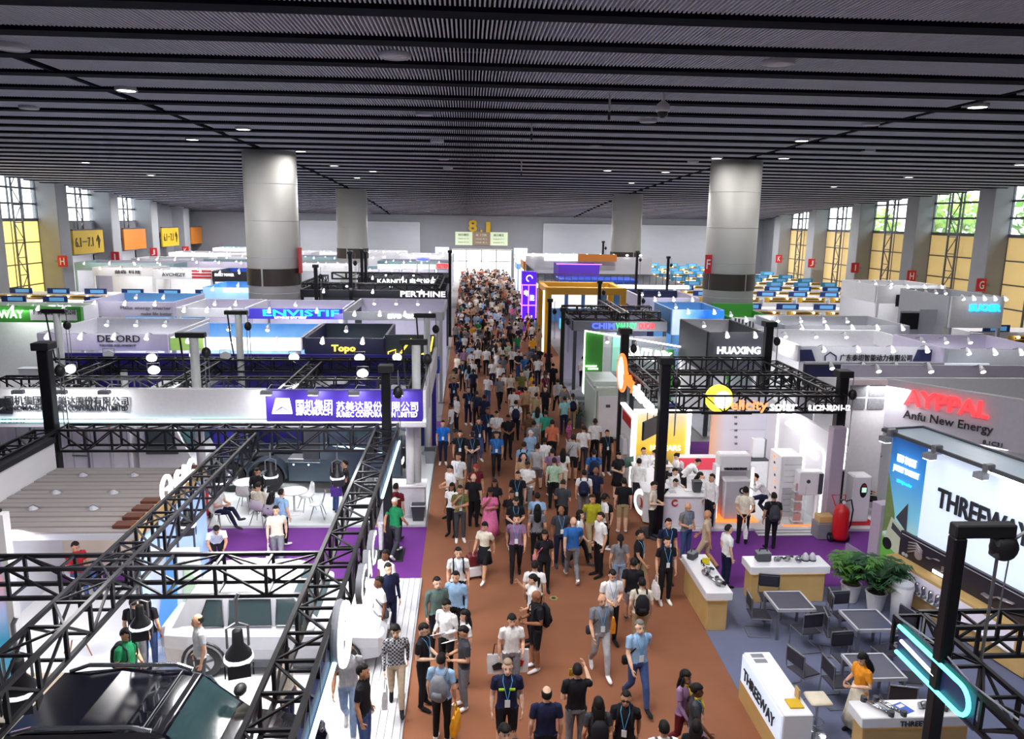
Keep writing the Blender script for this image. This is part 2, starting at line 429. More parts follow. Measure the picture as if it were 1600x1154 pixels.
for i in range(len(EDG_L) - 1):
    y0, y1 = EDG_L[i], EDG_L[i + 1]
    if i < 2: bay(-1, y0, y1, 'window', wn); wn += 1
    elif i < 4:
        bay(-1, y0, y1, 'none', 0)
        xw = XL - 1.6; L = (y1 - y0 - 2.2) / 2
        w = struct(link('window_%d' % wn, None)); w.location = (xw, (y0 + y1) / 2, 0); wn += 1
        for k in range(3):
            z0 = 8.3 + k * 1.5
            for j in range(3): bx('pane', m_pane, w, -.02, -L + j * 2 * L / 3 + .05, z0 + .05, .02, -L + (j + 1) * 2 * L / 3 - .05, z0 + 1.45)
            bx('mullion', m_mull, w, -.1, -L, z0 - .09, .1, L, z0 + .09)
        mm = M()
        for a in (-.6, .6): mm.box(.8, a - .07, 4.8, .94, a + .07, 13)
        for k in range(5): mm.tube([(.87, -.6 if k % 2 else .6, 5 + k * 1.6), (.87, .6 if k % 2 else -.6, 6.6 + k * 1.6)], .05, 5)
        part('lattice', mm, m_mull, w)
        wl.box(xw - .2, y0 + 1.1, 4.6, xw + .2, y1 - 1.1, 8.3)
    else: wl.box(XL - 1.6, y0, 0, XL - 1.2, y1, 13.6)
wl.box(XL - 2, -4, 0, XL - 1.6, 59.5, 14.5)
for y in EDG_L[:-1]: pl.box(XL - 1.6, y - 1.1, 0, XL + .5, y + 1.1, ceil_z(y) + .5)
for y in EDG_R[:-1]: pr.box(XR - .6, y - 1.1, 0, XR + 1.2, y + 1.1, ceil_z(y) + .5)
struct(part('wall_left', wl, m_wall, None)); struct(part('wall_right', wr, m_wall, None))
for i, y in enumerate(EDG_L[:-1]): 
    struct(part('trim_%d' % (i + 1), M().box(XL - 2.0, y - 1.1, 0, XL + .5, y + 1.1, ceil_z(y) + .5, .06), m_pier, None))
for i, y in enumerate(EDG_R[:-1]):
    struct(part('trim_%d' % (i + 11), M().box(XR - .6, y - 1.1, 0, XR + 1.4, y + 1.1, ceil_z(y) + .5, .06), m_pier, None))
# spaces behind the two left-hand openings
for y0, y1 in ((83., 94.8), (94.8, 106.4)):
    struct(part('wall_passage', M().box(-52, y0 + 1.1, 0, -51.7, y1 - 1.1, 5).box(-52, y0 + .8, 0, XL - 1.8, y0 + 1.1, 5).box(-52, y1 - 1.1, 0, XL - 1.8, y1 - .8, 5).box(-52, y0 + 1, 4.7, XL - 1.8, y1 - 1, 5), m_offw, None))
    area_light('passage_light', (-47, (y0 + y1) / 2, 4.6), 2.5, 500)
    t = thing('display_wall', 'white display wall with %s seen through the side opening' % ('red striped border' if y0 < 90 else 'blank poster'), 'display', (-46, (y0 + y1) / 2, 0))
    bx('panel', m_white, t, -.1, -3.4, 0, .1, 1.5, 3.4)
    if y0 < 90:
        bx('stripe', m_red, t, .1, -3.4, 3.0, .14, 1.5, 3.3); bx('stripe', m_red, t, .1, 1.2, 0, .14, 1.5, 3.3)
        for k in range(3): bx('picture', m_dgrey, t, .1, -2.9 + k * 1.3, 1.2, .14, -2 + k * 1.3, 2.2)
    else: bx('picture', m_lgrey, t, .1, -2, .8, .14, 0, 2.6)
# hanging direction boards over the left bays
def dirboard(y, m_, txt, lab, wy):
    t = thing('direction_board', lab, 'sign', (XL + .4, y + 3.2, 4.9))
    bx('panel', m_, t, -.1, -wy, 0, .1, wy, 2.5)
    bx('edge', m_dgrey, t, -.14, -wy, 2.5, .14, wy, 2.62)
    for a in (-.6, .6): bx('bracket', m_grey, t, -1.95, a * wy - .05, 1.2, 0, a * wy + .05, 1.3)
    if txt:
        letters(txt, m_ink, t, (.12, -wy + .4, .75), wy * 1.15, 1.0, '+x', .04)
        letters('↑', m_ink, t, (.12, wy * .5, .5), .9, 1.5, '+x', .04)
dirboard(84.7, m_yel, '6.1－7.1', 'yellow direction board with 6.1 to 7.1 and arrow, over the nearer opening', 3.4)
dirboard(96.7, m_orange, '', 'plain orange board over the farther side opening', 3.2)
dirboard(108.4, m_yel, '6.1－7.1', 'yellow direction board with arrow on the dark windowless bay', 3.)
dirboard(119, m_orange, '', 'plain orange board nearest the end wall', 2.2)
# red letter signs on the piers
def letter_sign(ch, x, y, z, side):
    t = thing('pier_sign', 'red square sign with white letter %s on a %s pier' % (ch, 'western' if side < 0 else 'eastern'), 'sign', (x, y, z))
    part('plate', M().box(-.48, -.06, -.58, .48, .06, .58, .04), m_siren, t); bx('bracket', m_grey, t, -.75 if side < 0 else .4, -.03, -.1, -.4 if side < 0 else .75, .03, .1)
    lw = .13 if ch == 'I' else .44; letters(ch, m_white, t, (-lw / 2, -.08, -.36), lw, .72, depth=.03, fat=.0 if ch == 'I' else .01)
for ch, x, y in (('H', 98, 408), ('I', 180, 401), ('J', 240, 394), ('K', 290, 391)):
    p = gx(x, y, XL + 1.05); letter_sign(ch, p.x, p.y, p.z, -1)
for ch, x, y in (('G', 1533, 445), ('H', 1424, 431), ('I', 1336, 418), ('J', 1268, 411), ('K', 1217, 404)):
    p = gx(x, y, XR - 1.15); letter_sign(ch, p.x, p.y, p.z, 1)

# columns
m_colm = mat('column_white', (186, 186, 182), .5, grain=.03, scale=2)
m_vent = mat('vent_brown', (58, 50, 44), .5)
for i, (x, y) in enumerate(((-12.3, 50), (17.2, 50), (-12.3, 84), (17.2, 84))):
    c = struct(link('column', None)); c.location = (x, y, 0)
    h = ceil_z(y) + .3
    part('shaft', M().lathe([(1.62, 0), (1.62, h)], 48), m_colm, c, True)
    for k in range(1, 6): part('joint_ring', M().lathe([(1.626, h * k / 6 - .02), (1.626, h * k / 6 + .02)], 48), m_lgrey, c, True)
    for k in range(4):
        a0 = PI / 2 * k + (-1.75 if x < 0 else -1.15) ; n = 14
        mm = M(); r0, r1 = 1.6, 1.67
        mm.loft([[(r * math.cos(a0 + (PI / 2 - .09) * q / n), r * math.sin(a0 + (PI / 2 - .09) * q / n), z) for r, z in ((r0, 4.95), (r1, 4.95), (r1, 6.0), (r0, 6.0))] for q in range(n + 1)])
        part('vent_grille', mm, m_vent, c, fix=True)
    if y < 60:
        sg = 1
        for s, dz, ss in (('3 1', 3.4, .35), ('✈', 2.6, .3), ('i', 2.1, .3)) if x < 0 else (('1 2', 3.5, .35), ('+', 2.7, .3), ('n', 2.1, .3)):
            aa = -.52 if x < 0 else -2.55
            px_, py_ = 1.66 * math.cos(aa), 1.66 * math.sin(aa)
            letters(s, m_ink, c, (px_, py_, dz), .7 if len(s) > 1 else .3, ss, rot=Matrix.Rotation(aa + PI / 2, 3, 'Z') @ Matrix.Rotation(PI / 2, 3, 'X'))
t = thing('column_sign', 'red flag sign with white letter F on the eastern column', 'sign', (15.55, 49.3, 6.6)); bx('plate', m_siren, t, -.22, -.05, -.6, .2, .05, .6); letters('F', m_white, t, (-.14, -.07, -.3), .24, .6)
t = thing('column_sign', 'thin red flag sign on the edge of the western column', 'sign', (-10.55, 49.6, 6.6)); bx('plate', m_siren, t, -.05, -.3, -.9, .05, .3, .7)

# ceiling: black deck, cross beams, rows of hanging fins
deck = M(); n = 24
rings = []
for k in range(n + 1):
    Y = -4 + 130 * k / n; z = ceil_z(Y) + 1.1
    rings.append([(XL - 4, Y, z), (XR + 4, Y, z), (XR + 4, Y, z + .2), (XL - 4, Y, z + .2)])
deck.loft(rings)
cl = struct(part('ceiling', deck, mat('ceiling_black', (20, 20, 30), .95, spec=.05), None, fix=True))
m_fin = mat('ceiling_fin', (206, 208, 220), .75, grain=.05, spec=.15)
m_beam = mat('ceiling_beam', (22, 23, 34), .9, spec=.08)
def fins(x0, x1, L):
    mm = M(); x = x0
    while x < x1:
        mm.add([(x, -L / 2, 0), (x + .036, -L / 2, 0), (x + .036, L / 2, 0), (x, L / 2, 0), (x, -L / 2, .13), (x + .036, -L / 2, .13), (x + .036, L / 2, .13), (x, L / 2, .13)],
               [(0, 3, 2, 1), (0, 1, 5, 4), (1, 2, 6, 5), (2, 3, 7, 6), (3, 0, 4, 7)])
        x += .098
    return mm.mesh('fin_row', m_fin)
segs = [fins(XL - .3, -12.5, 1.95), fins(-12.05, 16.95, 1.95), fins(17.45, XR + .3, 1.95)]
Y = 12.6; k = 0
duct = mat('ceiling_duct', (96, 98, 116), .5, .3)
while Y < 124.6:
    for sgm in segs:
        o = link('fin_panel', sgm, cl, (0, Y, ceil_z(Y))); o['kind'] = 'stuff'
        o.rotation_euler = (math.atan(.0147 - .000672 * Y), 0, 0)
    bx('ceiling_beam', m_beam, cl, XL - .5, Y + 1.1, ceil_z(Y + 1.4) - .07, XR + .5, Y + 1.7, ceil_z(Y + 1.4) + .26)
    if k % 2 == 0: bx('duct', duct, cl, XL + 20, Y - .5, ceil_z(Y) + .55, XR - 22, Y - .1, ceil_z(Y) + .9)
    Y += 2.8; k += 1
for x in (-12.27, 17.2):
    for Y0 in range(16, 122, 8):
        bar('service_rail', m_beam, cl, (x - .12, Y0, ceil_z(Y0) + .05), (x - .12, Y0 + 8, ceil_z(Y0 + 8) + .05), .14)
        bar('unlit_tube', m_lgrey, cl, (x + .08, Y0 + 1, ceil_z(Y0 + 1) + .06), (x + .08, Y0 + 5, ceil_z(Y0 + 5) + .06), .08)

# ceiling lamps
def on_ceiling(px, py):
    d = ray(px, py); t = 10.
    for _ in range(40):
        z = ceil_z(d.y * t); t = (z - CAMH) / d.z if d.z > 1e-4 else 200
        t = min(t, 130 / d.y)
    p = Vector((d.x * t, d.y * t, ceil_z(d.y * t))); return p
def lamp_mesh():
    return (M().lathe([(.36, .1), (.36, -.03), (.33, -.05), (.3, -.05), (.3, .02)], 24), M().lathe([(.3, .02), (.3, -.035), (.02, -.045)], 24))
rim_m, lens_m = lamp_mesh()
m_unlit = mat('lamp_unlit', (214, 212, 222), .5)
rim_me = rim_m.mesh('lamp_rim', m_lgrey, True); lit_me = lens_m.mesh('lamp_lens', m_lamp, True); un_me = lens_m.mesh('lamp_lens', m_unlit, True)
LIT = [(197, 137), (380, 199), (470, 234), (522, 257), (558, 276), (583, 292), (601, 306), (616, 320), (134, 252), (236, 272), (305, 289), (360, 303),
       (1528, 163), (1253, 217), (1120, 245), (1040, 267), (987, 284), (948, 299), (921, 312), (899, 325), (1594, 255), (1420, 275), (1303, 290), (1220, 305)]
UNLIT = [(617, 83), (1217, 95), (18, 70), (663, 176), (1013, 187), (1360, 192), (45, 166), (245, 212), (683, 219), (930, 226), (693, 247), (1083, 251), (1357, 234), (60, 208), (1165, 268), (700, 262), (880, 250)]
for lit, pts in ((True, LIT), (False, UNLIT)):
    for i, (px, py) in enumerate(pts):
        p = on_ceiling(px, py)
        side = 'west' if p.x < 2 else 'east'
        lab = ('glowing round ceiling lamp' if lit else 'unlit white round ceiling lamp') + ', %s side, %d metres down the hall' % (side, round(p.y))
        words_n = ('first', 'second', 'third', 'fourth', 'fifth', 'sixth', 'seventh', 'eighth', 'ninth', 'tenth', 'eleventh', 'twelfth', 'thirteenth', 'fourteenth', 'fifteenth', 'sixteenth', 'seventeenth')
        if lit:
            row = ('inner western', 'outer western', 'inner eastern', 'outer eastern')[(0 if i < 8 else 1 if i < 12 else 2 if i < 20 else 3)]
            j = i if i < 8 else i - 8 if i < 12 else i - 12 if i < 20 else i - 20
            lab = 'glowing round ceiling lamp, %s along the %s row from the front' % (words_n[j], row)
        else: lab = 'unlit white disc lamp set in the ceiling fins, %s %s one counted from the front' % (words_n[sum(1 for q in pts[:i] if (q[0] < 760) == (px < 760))], 'western' if px < 760 else 'eastern')
        t = thing('ceiling_lamp', lab, 'lamp', (p.x, p.y, p.z - .06), 0, 'round lamps in the slatted ceiling')
        sc_ = 1.15 if p.y < 26 else 1.0
        link('lamp_rim', rim_me, t, scale=(sc_,) * 3); link('lamp_lens', lit_me if lit else un_me, t, scale=(sc_,) * 3)
        if lit: area_light('lamp_light', (p.x, p.y, p.z - .25), 1.6, 110 if min(math.hypot(p.x - cx, p.y - cy) for cx in (-12.3, 17.2) for cy in (50, 84)) < 5 else 330 + max(0, p.y - 30) * 18, (1, .97, .96))
# further lamps above the camera, out of the picture but lighting the near stands
for x in (-13, -6, 2, 9, 17):
    for y in (4, 11): area_light('lamp_light', (x, y, 12.9), 1.6, 150, (1, .97, .97))
# rows of lamps added near the far end to brighten the end wall
for j, (y, row) in enumerate(((96, 'fourth'), (107, 'third'), (116, 'second'))):
    for k, x in enumerate((-36, -24, -6, 10, 26, 40)):
        t = thing('ceiling_lamp', 'added small glowing ceiling lamp, %s last row before the end wall, %s from west' % (row, words_n[k]), 'lamp', (x, y, ceil_z(y) - .06), 0, 'round lamps in the slatted ceiling')
        link('lamp_rim', rim_me, t); link('lamp_lens', lit_me, t); area_light('lamp_light', (x, y, ceil_z(y) - .25), 1.6, 1150, (1, .96, .93))
# small fittings on the ceiling
p = on_ceiling(1037, 146); p.z -= .12; t = thing('dome_camera', 'white dome security camera hanging from the ceiling fins', 'camera', tuple(p))
part('stem', M().cyl((0, 0, -.2), (0, 0, .3), .05), m_white, t); part('housing', M().lathe([(.05, 0), (.2, -.12), (.24, -.3), (.22, -.36)], 16, (0, 0, -.1)), m_white, t, True); part('dome', M().ell((0, 0, -.46), (.19, .19, .2)), m_black, t, True)
for i, (px, py, L) in enumerate(((953, 148, .55), (831, 190, .5), (815, 248, .8))):
    p = on_ceiling(px, py); t = thing('hanging_rod', 'thin pale rod hanging under the ceiling, %s of three' % ('largest', 'middle', 'farthest')[i], 'rod', tuple(p))
    part('rod', M().cyl((0, 0, -L), (0, 0, .3), .035, n=8), m_lgrey, t); part('tip', M().cyl((0, 0, -L - .25), (0, 0, -L), .045, n=8), m_black, t)
# trees outside the right windows
m_leaf = mat('tree_leaf', (96, 150, 62), .8, grain=.4, scale=.9); m_leaf2 = mat('tree_leaf_pale', (150, 190, 90), .8, grain=.35, scale=.8)
m_bark = mat('tree_bark', (90, 76, 60), .9)
for i, (x, y, h, r) in enumerate(((58, 66, 14, 4.5), (60, 76, 13, 4.2), (57, 88, 12, 4), (63, 100, 13, 4), (60, 112, 11, 3.6))):
    t = thing('tree', ('broad', 'spreading', 'round', 'tall', 'small')[i] + ' green tree outside the eastern windows, %s from the front' % words_n[i], 'tree', (x, y, 0))
    part('trunk', M().tube([(0, 0, 0), (.2, .1, h * .4), (0, 0, h * .7)], [.4, .3, .15], 8), m_bark, t)
    mm = M(); rr = random.Random(i)
    for k in range(420):
        d = Vector((rr.gauss(0, 1), rr.gauss(0, 1), rr.gauss(0, .8))).normalized() * (r * rr.uniform(.55, 1.))
        q = Vector((0, 0, h * .78)) + d; a = rr.uniform(.25, .6)
        e1 = Vector((rr.gauss(0, 1), rr.gauss(0, 1), rr.gauss(0, 1))).normalized() * a; e2 = e1.orthogonal().normalized() * a * .8
        mm.add([q - e1, q + e2, q + e1, q - e2], [(0, 1, 2, 3)])
    part('foliage', mm, m_leaf if i % 2 else m_leaf2, t)
struct(part('ground_outside', M().box(49, -10, -.4, 90, 140, -.1), mat('outside_ground', (150, 160, 130), .9), None))
# ================================================================ PEOPLE: body prototypes
V = Vector
PM = [attr_mat(n, checks=n in ('shirt', 'fore')) for n in ('skin', 'shirt', 'pants', 'fore', 'calf', 'shoe')] + [mat('eye_dark', (30, 24, 22), .3), mat('lip', (150, 84, 78), .6)]
PM_hair = attr_mat('hair', .6)
PM_skirt = attr_mat('skirt', .8)
def mir(p): return V((-p.x, p.y, p.z))
def base_pose():
    J = dict(pel=V((0, 0, .93)), chest=V((0, .005, 1.28)), neck=V((0, .012, 1.475)), head=V((0, -.012, 1.605)), yaw=0., nod=0.)
    for s, q in ((1, 'L'), (-1, 'R')):
        J['hip' + q] = V((s * .092, 0, .92)); J['kn' + q] = V((s * .1, -.02, .5)); J['an' + q] = V((s * .105, .012, .085)); J['to' + q] = V((s * .125, -.165, .035))
        J['sh' + q] = V((s * .182, .008, 1.405)); J['el' + q] = V((s * .232, .035, 1.13)); J['wr' + q] = V((s * .24, -.035, .885))
    return J
def legs(J, q, kn, an, to): J['kn' + q] = V(kn); J['an' + q] = V(an); J['to' + q] = V(to)
def arm(J, q, el, wr): J['el' + q] = V(el); J['wr' + q] = V(wr)
def poses():
    P = {}
    P['stand'] = base_pose()
    J = base_pose(); arm(J, 'R', (-.235, .02, 1.13), (-.12, -.25, 1.12)); arm(J, 'L', (.235, .02, 1.13), (.06, -.26, 1.1)); J['nod'] = .42; P['phone'] = J
    J = base_pose(); legs(J, 'L', (.095, -.19, .52), (.1, -.27, .12), (.11, -.44, .09)); legs(J, 'R', (-.095, .03, .5), (-.1, .33, .17), (-.105, .2, .035))
    arm(J, 'L', (.225, .13, 1.15), (.225, .16, .9)); arm(J, 'R', (-.225, -.06, 1.14), (-.215, -.24, .95)); P['walk'] = J
    J = base_pose(); arm(J, 'R', (-.24, .02, 1.14), (-.06, -.22, 1.2)); arm(J, 'L', (.24, .02, 1.14), (.05, -.24, 1.12)); P['crossed'] = J
    J = base_pose(); arm(J, 'R', (-.235, .0, 1.13), (-.08, -.19, 1.42)); arm(J, 'L', (.22, -.02, 1.13), (-.05, -.23, 1.17)); J['nod'] = .15; P['chin'] = J
    J = base_pose(); arm(J, 'R', (-.25, -.13, 1.28), (-.17, -.3, 1.5)); arm(J, 'L', (.235, .03, 1.13), (.16, -.2, 1.0)); P['reach'] = J
    J = base_pose(); arm(J, 'R', (-.235, .07, 1.14), (-.09, .17, .97)); arm(J, 'L', (.235, .07, 1.14), (.07, .18, .93)); P['behind'] = J
    J = base_pose(); J.update(pel=V((0, .12, .93)), chest=V((0, -.1, 1.17)), neck=V((0, -.26, 1.29)), head=V((0, -.35, 1.38)), nod=.75)
    for s, q in ((1, 'L'), (-1, 'R')):
        J['hip' + q] = V((s * .092, .12, .92)); legs(J, q, (s * .1, .06, .5), (s * .105, .06, .085), (s * .12, -.12, .035))
        J['sh' + q] = V((s * .18, -.2, 1.25)); arm(J, q, (s * .22, -.34, 1.03), (s * .16, -.5, .92))
    P['lean'] = J
    J = base_pose(); dz = -.46
    for k in ('pel', 'chest', 'neck', 'head', 'shL', 'shR', 'hipL', 'hipR'): J[k] = J[k] + V((0, .0, dz))
    for s, q in ((1, 'L'), (-1, 'R')):
        legs(J, q, (s * .11, -.43, .5), (s * .11, -.44, .085), (s * .12, -.62, .035)); arm(J, q, (s * .23, -.06, .68), (s * .1, -.3, .7))
    J['nod'] = .35; P['sit'] = J
    J = {k: (v.copy() if hasattr(v, 'copy') else v) for k, v in P['sit'].items()}
    legs(J, 'L', (.09, -.43, .54), (-.02, -.72, .3), (-.03, -.9, .34)); legs(J, 'R', (-.1, -.43, .5), (-.1, -.66, .1), (-.1, -.83, .05)); P['sitcross'] = J
    J = base_pose(); J.update(pel=V((0, .1, .8)), chest=V((0, -.1, 1.08)), neck=V((0, -.22, 1.22)), head=V((0, -.28, 1.33)), nod=.3)
    for s, q in ((1, 'L'), (-1, 'R')):
        J['hip' + q] = V((s * .092, .1, .79)); J['sh' + q] = V((s * .18, -.16, 1.18)); arm(J, q, (s * .2, -.3, .98), (s * .07, -.45, 1.05))
    legs(J, 'L', (.1, -.33, .7), (.1, -.28, .28), (.11, -.45, .24)); legs(J, 'R', (-.1, -.05, .44), (-.1, .25, .1), (-.1, .1, .035)); P['step'] = J
    J = base_pose(); arm(J, 'R', (-.24, .03, 1.13), (-.25, -.02, .88)); arm(J, 'L', (.23, .0, 1.13), (.2, -.2, 1.02)); legs(J, 'L', (.1, -.08, .5), (.11, -.06, .085), (.15, -.23, .035)); P['bag'] = J
    return P
POSES = poses()
def frame(d, up):
    d = d.normalized(); u = (up - d * up.dot(d)); u = u.normalized() if u.length > 1e-5 else d.orthogonal().normalized()
    return d, u, d.cross(u)
def head_matrix(J):
    return Matrix.Translation(J['head']) @ Matrix.Rotation(J['yaw'], 4, 'Z') @ Matrix.Rotation(J['nod'], 4, 'X')
def ringe(c, ax, ay, rx, ry, n=16):
    return [tuple(c + ax * (rx * math.cos(2 * PI * k / n)) + ay * (ry * math.sin(2 * PI * k / n))) for k in range(n)]
def body_mesh(name, J, female=False, voxel=.0125, ratio=.32):
    m = M(); X = V((1, 0, 0))
    sw = .9 if female else 1.; hw = 1.06 if female else 1.
    pel, ch, nk = J['pel'], J['chest'], J['neck']
    sw_v = (J['shL'] - J['shR']); sw_v = sw_v.normalized()
    pts = [(pel + (pel - ch).normalized() * .06, .155 * hw, .112), (pel + (ch - pel) * .12, .166 * hw, .118), (pel.lerp(ch, .42), .15 * (.9 if female else 1.05), .108), (pel.lerp(ch, .72), .157 * sw, .112),
           (ch, .172 * sw, .12 if not female else .128), (ch.lerp(nk, .45), .178 * sw, .104), (ch.lerp(nk, .75), .14 * sw, .086), (ch.lerp(nk, .98), .062, .06)]
    rings = []
    for i, (p, rx, ry) in enumerate(pts):
        t = (pts[min(i + 1, len(pts) - 1)][0] - pts[max(i - 1, 0)][0]).normalized()
        ax = (sw_v - t * sw_v.dot(t)).normalized(); ay = t.cross(ax)
        rings.append(ringe(p, ax, ay, rx, ry))
    m.loft(rings)
    H = head_matrix(J); hr = H.to_3x3()
    hp = lambda x, y, z: H @ V((x, y, z))
    m.tube([nk - V((0, 0, .05)), nk, hp(0, .02, -.06)], [.07, .056, .055], 12)
    m.ell(hp(0, .012, .02), (.077, .098, .108), 16, 12, hr)
    m.ell(hp(0, -.035, -.05), (.058, .062, .066), 12, 10, hr)
    m.loft([[tuple(hp(x, y, z)) for x, y, z in r] for r in ([(-.008, -.085, .02), (.008, -.085, .02), (.008, -.06, .02), (-.008, -.06, .02)], [(-.017, -.118, -.028), (.017, -.118, -.028), (.017, -.07, -.03), (-.017, -.07, -.03)])])
    for s in (-1, 1): m.ell(hp(s * .08, .015, .0), (.014, .02, .032), 8, 6, hr)
    bones = [('torso', pel, nk, .15), ('head', hp(0, -.01, -.1), hp(0, .01, .1), .1), ('neck', nk + V((0, 0, .005)), hp(0, 0, -.06), .055)]
    fingers = M()
    for s, q in ((1, 'L'), (-1, 'R')):
        hip, kn, an, to = (J[k + q] for k in ('hip', 'kn', 'an', 'to')); sh, el, wr = (J[k + q] for k in ('sh', 'el', 'wr'))
        sh = sh.lerp((J['shL'] + J['shR']) / 2, .1 if female else 0)
        m.tube([hip + (hip - kn) * .05, hip.lerp(kn, .3), kn, kn.lerp(an, .35), kn.lerp(an, .8), an], [.1 * hw, .09, .066, .064, .052, .047], 12)
        m.tube([an + (an - to) * .28, an.lerp(to, .3) - V((0, 0, .012)), to, to + (to - an).normalized() * .05], [.038, .046, .042, .02], 10, flat=.85)
        m.ell(an, (.048, .05, .05), 10, 8)
        m.tube([sh.lerp(nk, .35), sh, sh.lerp(el, .55), sh.lerp(el, .62), sh.lerp(el, .66), el, el.lerp(wr, .35), wr], [.05, .066, .062, .064, .046, .04, .04, .027], 12)
        d, u, w = frame(wr - el, V((-s, 0, 0)))     # u: palm normal (towards the body), w: across the palm
        palm = wr + d * .055
        hd = (d * .95 + u * .18).normalized()
        rot = Matrix((w, u, d)).transposed()
        m.ell(palm, (.041, .017, .056), 10, 8, rot)
        for k, (off, L, r) in enumerate(((-.031, .058, .0082), (-.011, .07, .009), (.01, .074, .0092), (.03, .066, .0088))):
            a = palm + w * off * .9 + d * .035; b = a + (d * .93 + u * .3).normalized() * L * .62; c = b + (d * .6 + u * .8).normalized() * L * .5
            fingers.tube([a, b, c], [r * 1.1, r, r * .7], 5)
        sg = 1 if (w.dot(V((0, -1, 0))) > 0) else -1
        a = palm + w * sg * .03 - d * .015; b = a + (w * sg * .75 + d * .55 + u * .25).normalized() * .042; c = b + (d * .85 + u * .35 + w * sg * .1).normalized() * .032
        fingers.tube([a, b, c], [.013, .011, .008], 5)
        bones += [('thigh', hip, kn, .09), ('calf', kn, an, .06), ('foot', an - V((0, 0, .03)), to, .055), ('arm', sh, el, .06), ('fore', el, wr, .042), ('hand', wr + d * .01, palm + d * .09, .04)]
    me0 = m.mesh('body_raw', PM[0]); o = bpy.data.objects.new('raw', me0); COL.objects.link(o)
    md = o.modifiers.new('r', 'REMESH'); md.mode = 'VOXEL'; md.voxel_size = voxel
    ms = o.modifiers.new('s', 'SMOOTH'); ms.iterations = 2; ms.factor = .4
    dc = o.modifiers.new('d', 'DECIMATE'); dc.ratio = ratio
    dg = bpy.context.evaluated_depsgraph_get(); me = bpy.data.meshes.new_from_object(o.evaluated_get(dg))
    bpy.data.objects.remove(o); bpy.data.meshes.remove(me0)
    # join fingers and facial features
    vs = [tuple(v.co) for v in me.vertices]; fs = [tuple(p.vertices) for p in me.polygons]; bpy.data.meshes.remove(me)
    out = M(); out.add(vs, fs); nbody = len(fs)
    reg = []
    inv = H.inverted()
    for f in fs:
        c = sum((V(vs[i]) for i in f), V()) / len(f)
        best = None
        for kind, a, b, r in bones:
            ab = b - a; t = max(0., min(1., (c - a).dot(ab) / ab.length_squared)); dd = (c - (a + ab * t)).length / r
            if best is None or dd < best[0]: best = (dd, kind, t)
        _, kind, t = best
        if kind == 'torso': k = (0 if t > .985 and (c - nk).dot(nk - ch) > .03 * (nk - ch).length else 1) if t > .03 else 2
        elif kind in ('head', 'neck', 'hand'): k = 0
        elif kind == 'arm': k = 1 if t < .64 else 3
        elif kind == 'fore': k = 3
        elif kind == 'thigh': k = 2 if t < .94 else 4
        elif kind == 'calf': k = 4 if t < .93 else 5
        else: k = 5
        if kind == 'thigh' and t < .02: k = 1
        reg.append(k)
    out.mi = reg
    if ratio > .15:
        out.cur = 0; out.add(fingers.v, fingers.f)
        out.cur = 6
        for s in (-1, 1):
            out.ell(hp(s * .03, -.079, .012), (.0125, .009, .007), 6, 4, hr); out.ell(hp(s * .031, -.083, .036), (.018, .008, .0045), 6, 4, hr)
        out.cur = 7; out.ell(hp(0, -.094, -.058), (.022, .008, .007), 6, 4, hr)
    me = out.mesh(name, PM, True); me.polygons.foreach_set('material_index', out.mi); me.update()
    return me
# ---- hair in head coordinates
def hair_mesh(style):
    m = M()
    def cap(front, low, thick=.016, c=(0, .012, .02), r=(.077, .098, .108)):
        def fn(d):
            lim = front if d.y < -.25 else (low + (front - low) * max(0., (-d.y + .15) / .4) if d.y < .15 else low)
            return 1 + thick / .09 if d.z > lim else .8
        m.ell(c, r, 20, 14, None, fn)
    if style == 'short': cap(.55, -.25)
    elif style == 'fringe': cap(.35, -.45, .026)
    elif style == 'ring': m.ell((0, .012, .02), (.077, .098, .108), 20, 14, None, lambda d: 1.12 if (d.y > -.2 and -.5 < d.z < .45) else .8)
    elif style in ('long', 'pony', 'bun'):
        cap(.42, -.5 if style == 'long' else -.3, .022)
        if style == 'long':
            m.tube([(0, .05, .04), (0, .085, -.06), (0, .105, -.17), (0, .11, -.3), (0, .1, -.4)], [.085, .1, .105, .1, .05], 12, flat=.5, up=(1, 0, 0))
            for s in (-1, 1): m.tube([(s * .075, .0, .03), (s * .088, .01, -.06), (s * .09, .02, -.17), (s * .08, .02, -.24)], [.022, .03, .028, .01], 8)
        elif style == 'pony': m.tube([(0, .1, .05), (0, .15, .02), (0, .155, -.08), (0, .14, -.2)], [.025, .036, .034, .012], 8)
        else: m.ell((0, .12, .06), (.045, .04, .045), 10, 8)
    elif style == 'cap':
        m.ell((0, .012, .03), (.084, .106, .106), 18, 12, None, lambda d: 1.0 if d.z > .12 else .8)
        m.loft([[(-.07, -.07, .05), (.07, -.07, .05), (.055, -.165, .035), (-.055, -.165, .035)], [(-.07, -.07, .062), (.07, -.07, .062), (.055, -.165, .045), (-.055, -.165, .045)]])
    elif style == 'scarf':
        def fn(d): return 1.14 if (d.y > -.45 or d.z > .75 or d.z < -.75) else .8
        m.ell((0, .008, .0), (.08, .1, .125), 18, 14, None, fn); m.tube([(0, .02, -.09), (0, .03, -.16), (0, .02, -.24)], [.085, .13, .17], 14, flat=.62)
    return m.mesh('hair', PM_hair, True)
HAIR = {s: hair_mesh(s) for s in ('short', 'fringe', 'ring', 'long', 'pony', 'bun', 'cap', 'scarf')}
BODY = {}
FEM = ('stand', 'phone', 'walk', 'chin', 'sit', 'reach', 'crossed', 'bag', 'lean')
for nm, J in POSES.items():
    BODY[nm] = body_mesh('body', J)
    if nm in FEM: BODY[nm + '_f'] = body_mesh('body', J, True)
LOWM = {nm: body_mesh('body_low', POSES[nm], False, .03, .35) for nm in ('stand', 'phone', 'walk')}
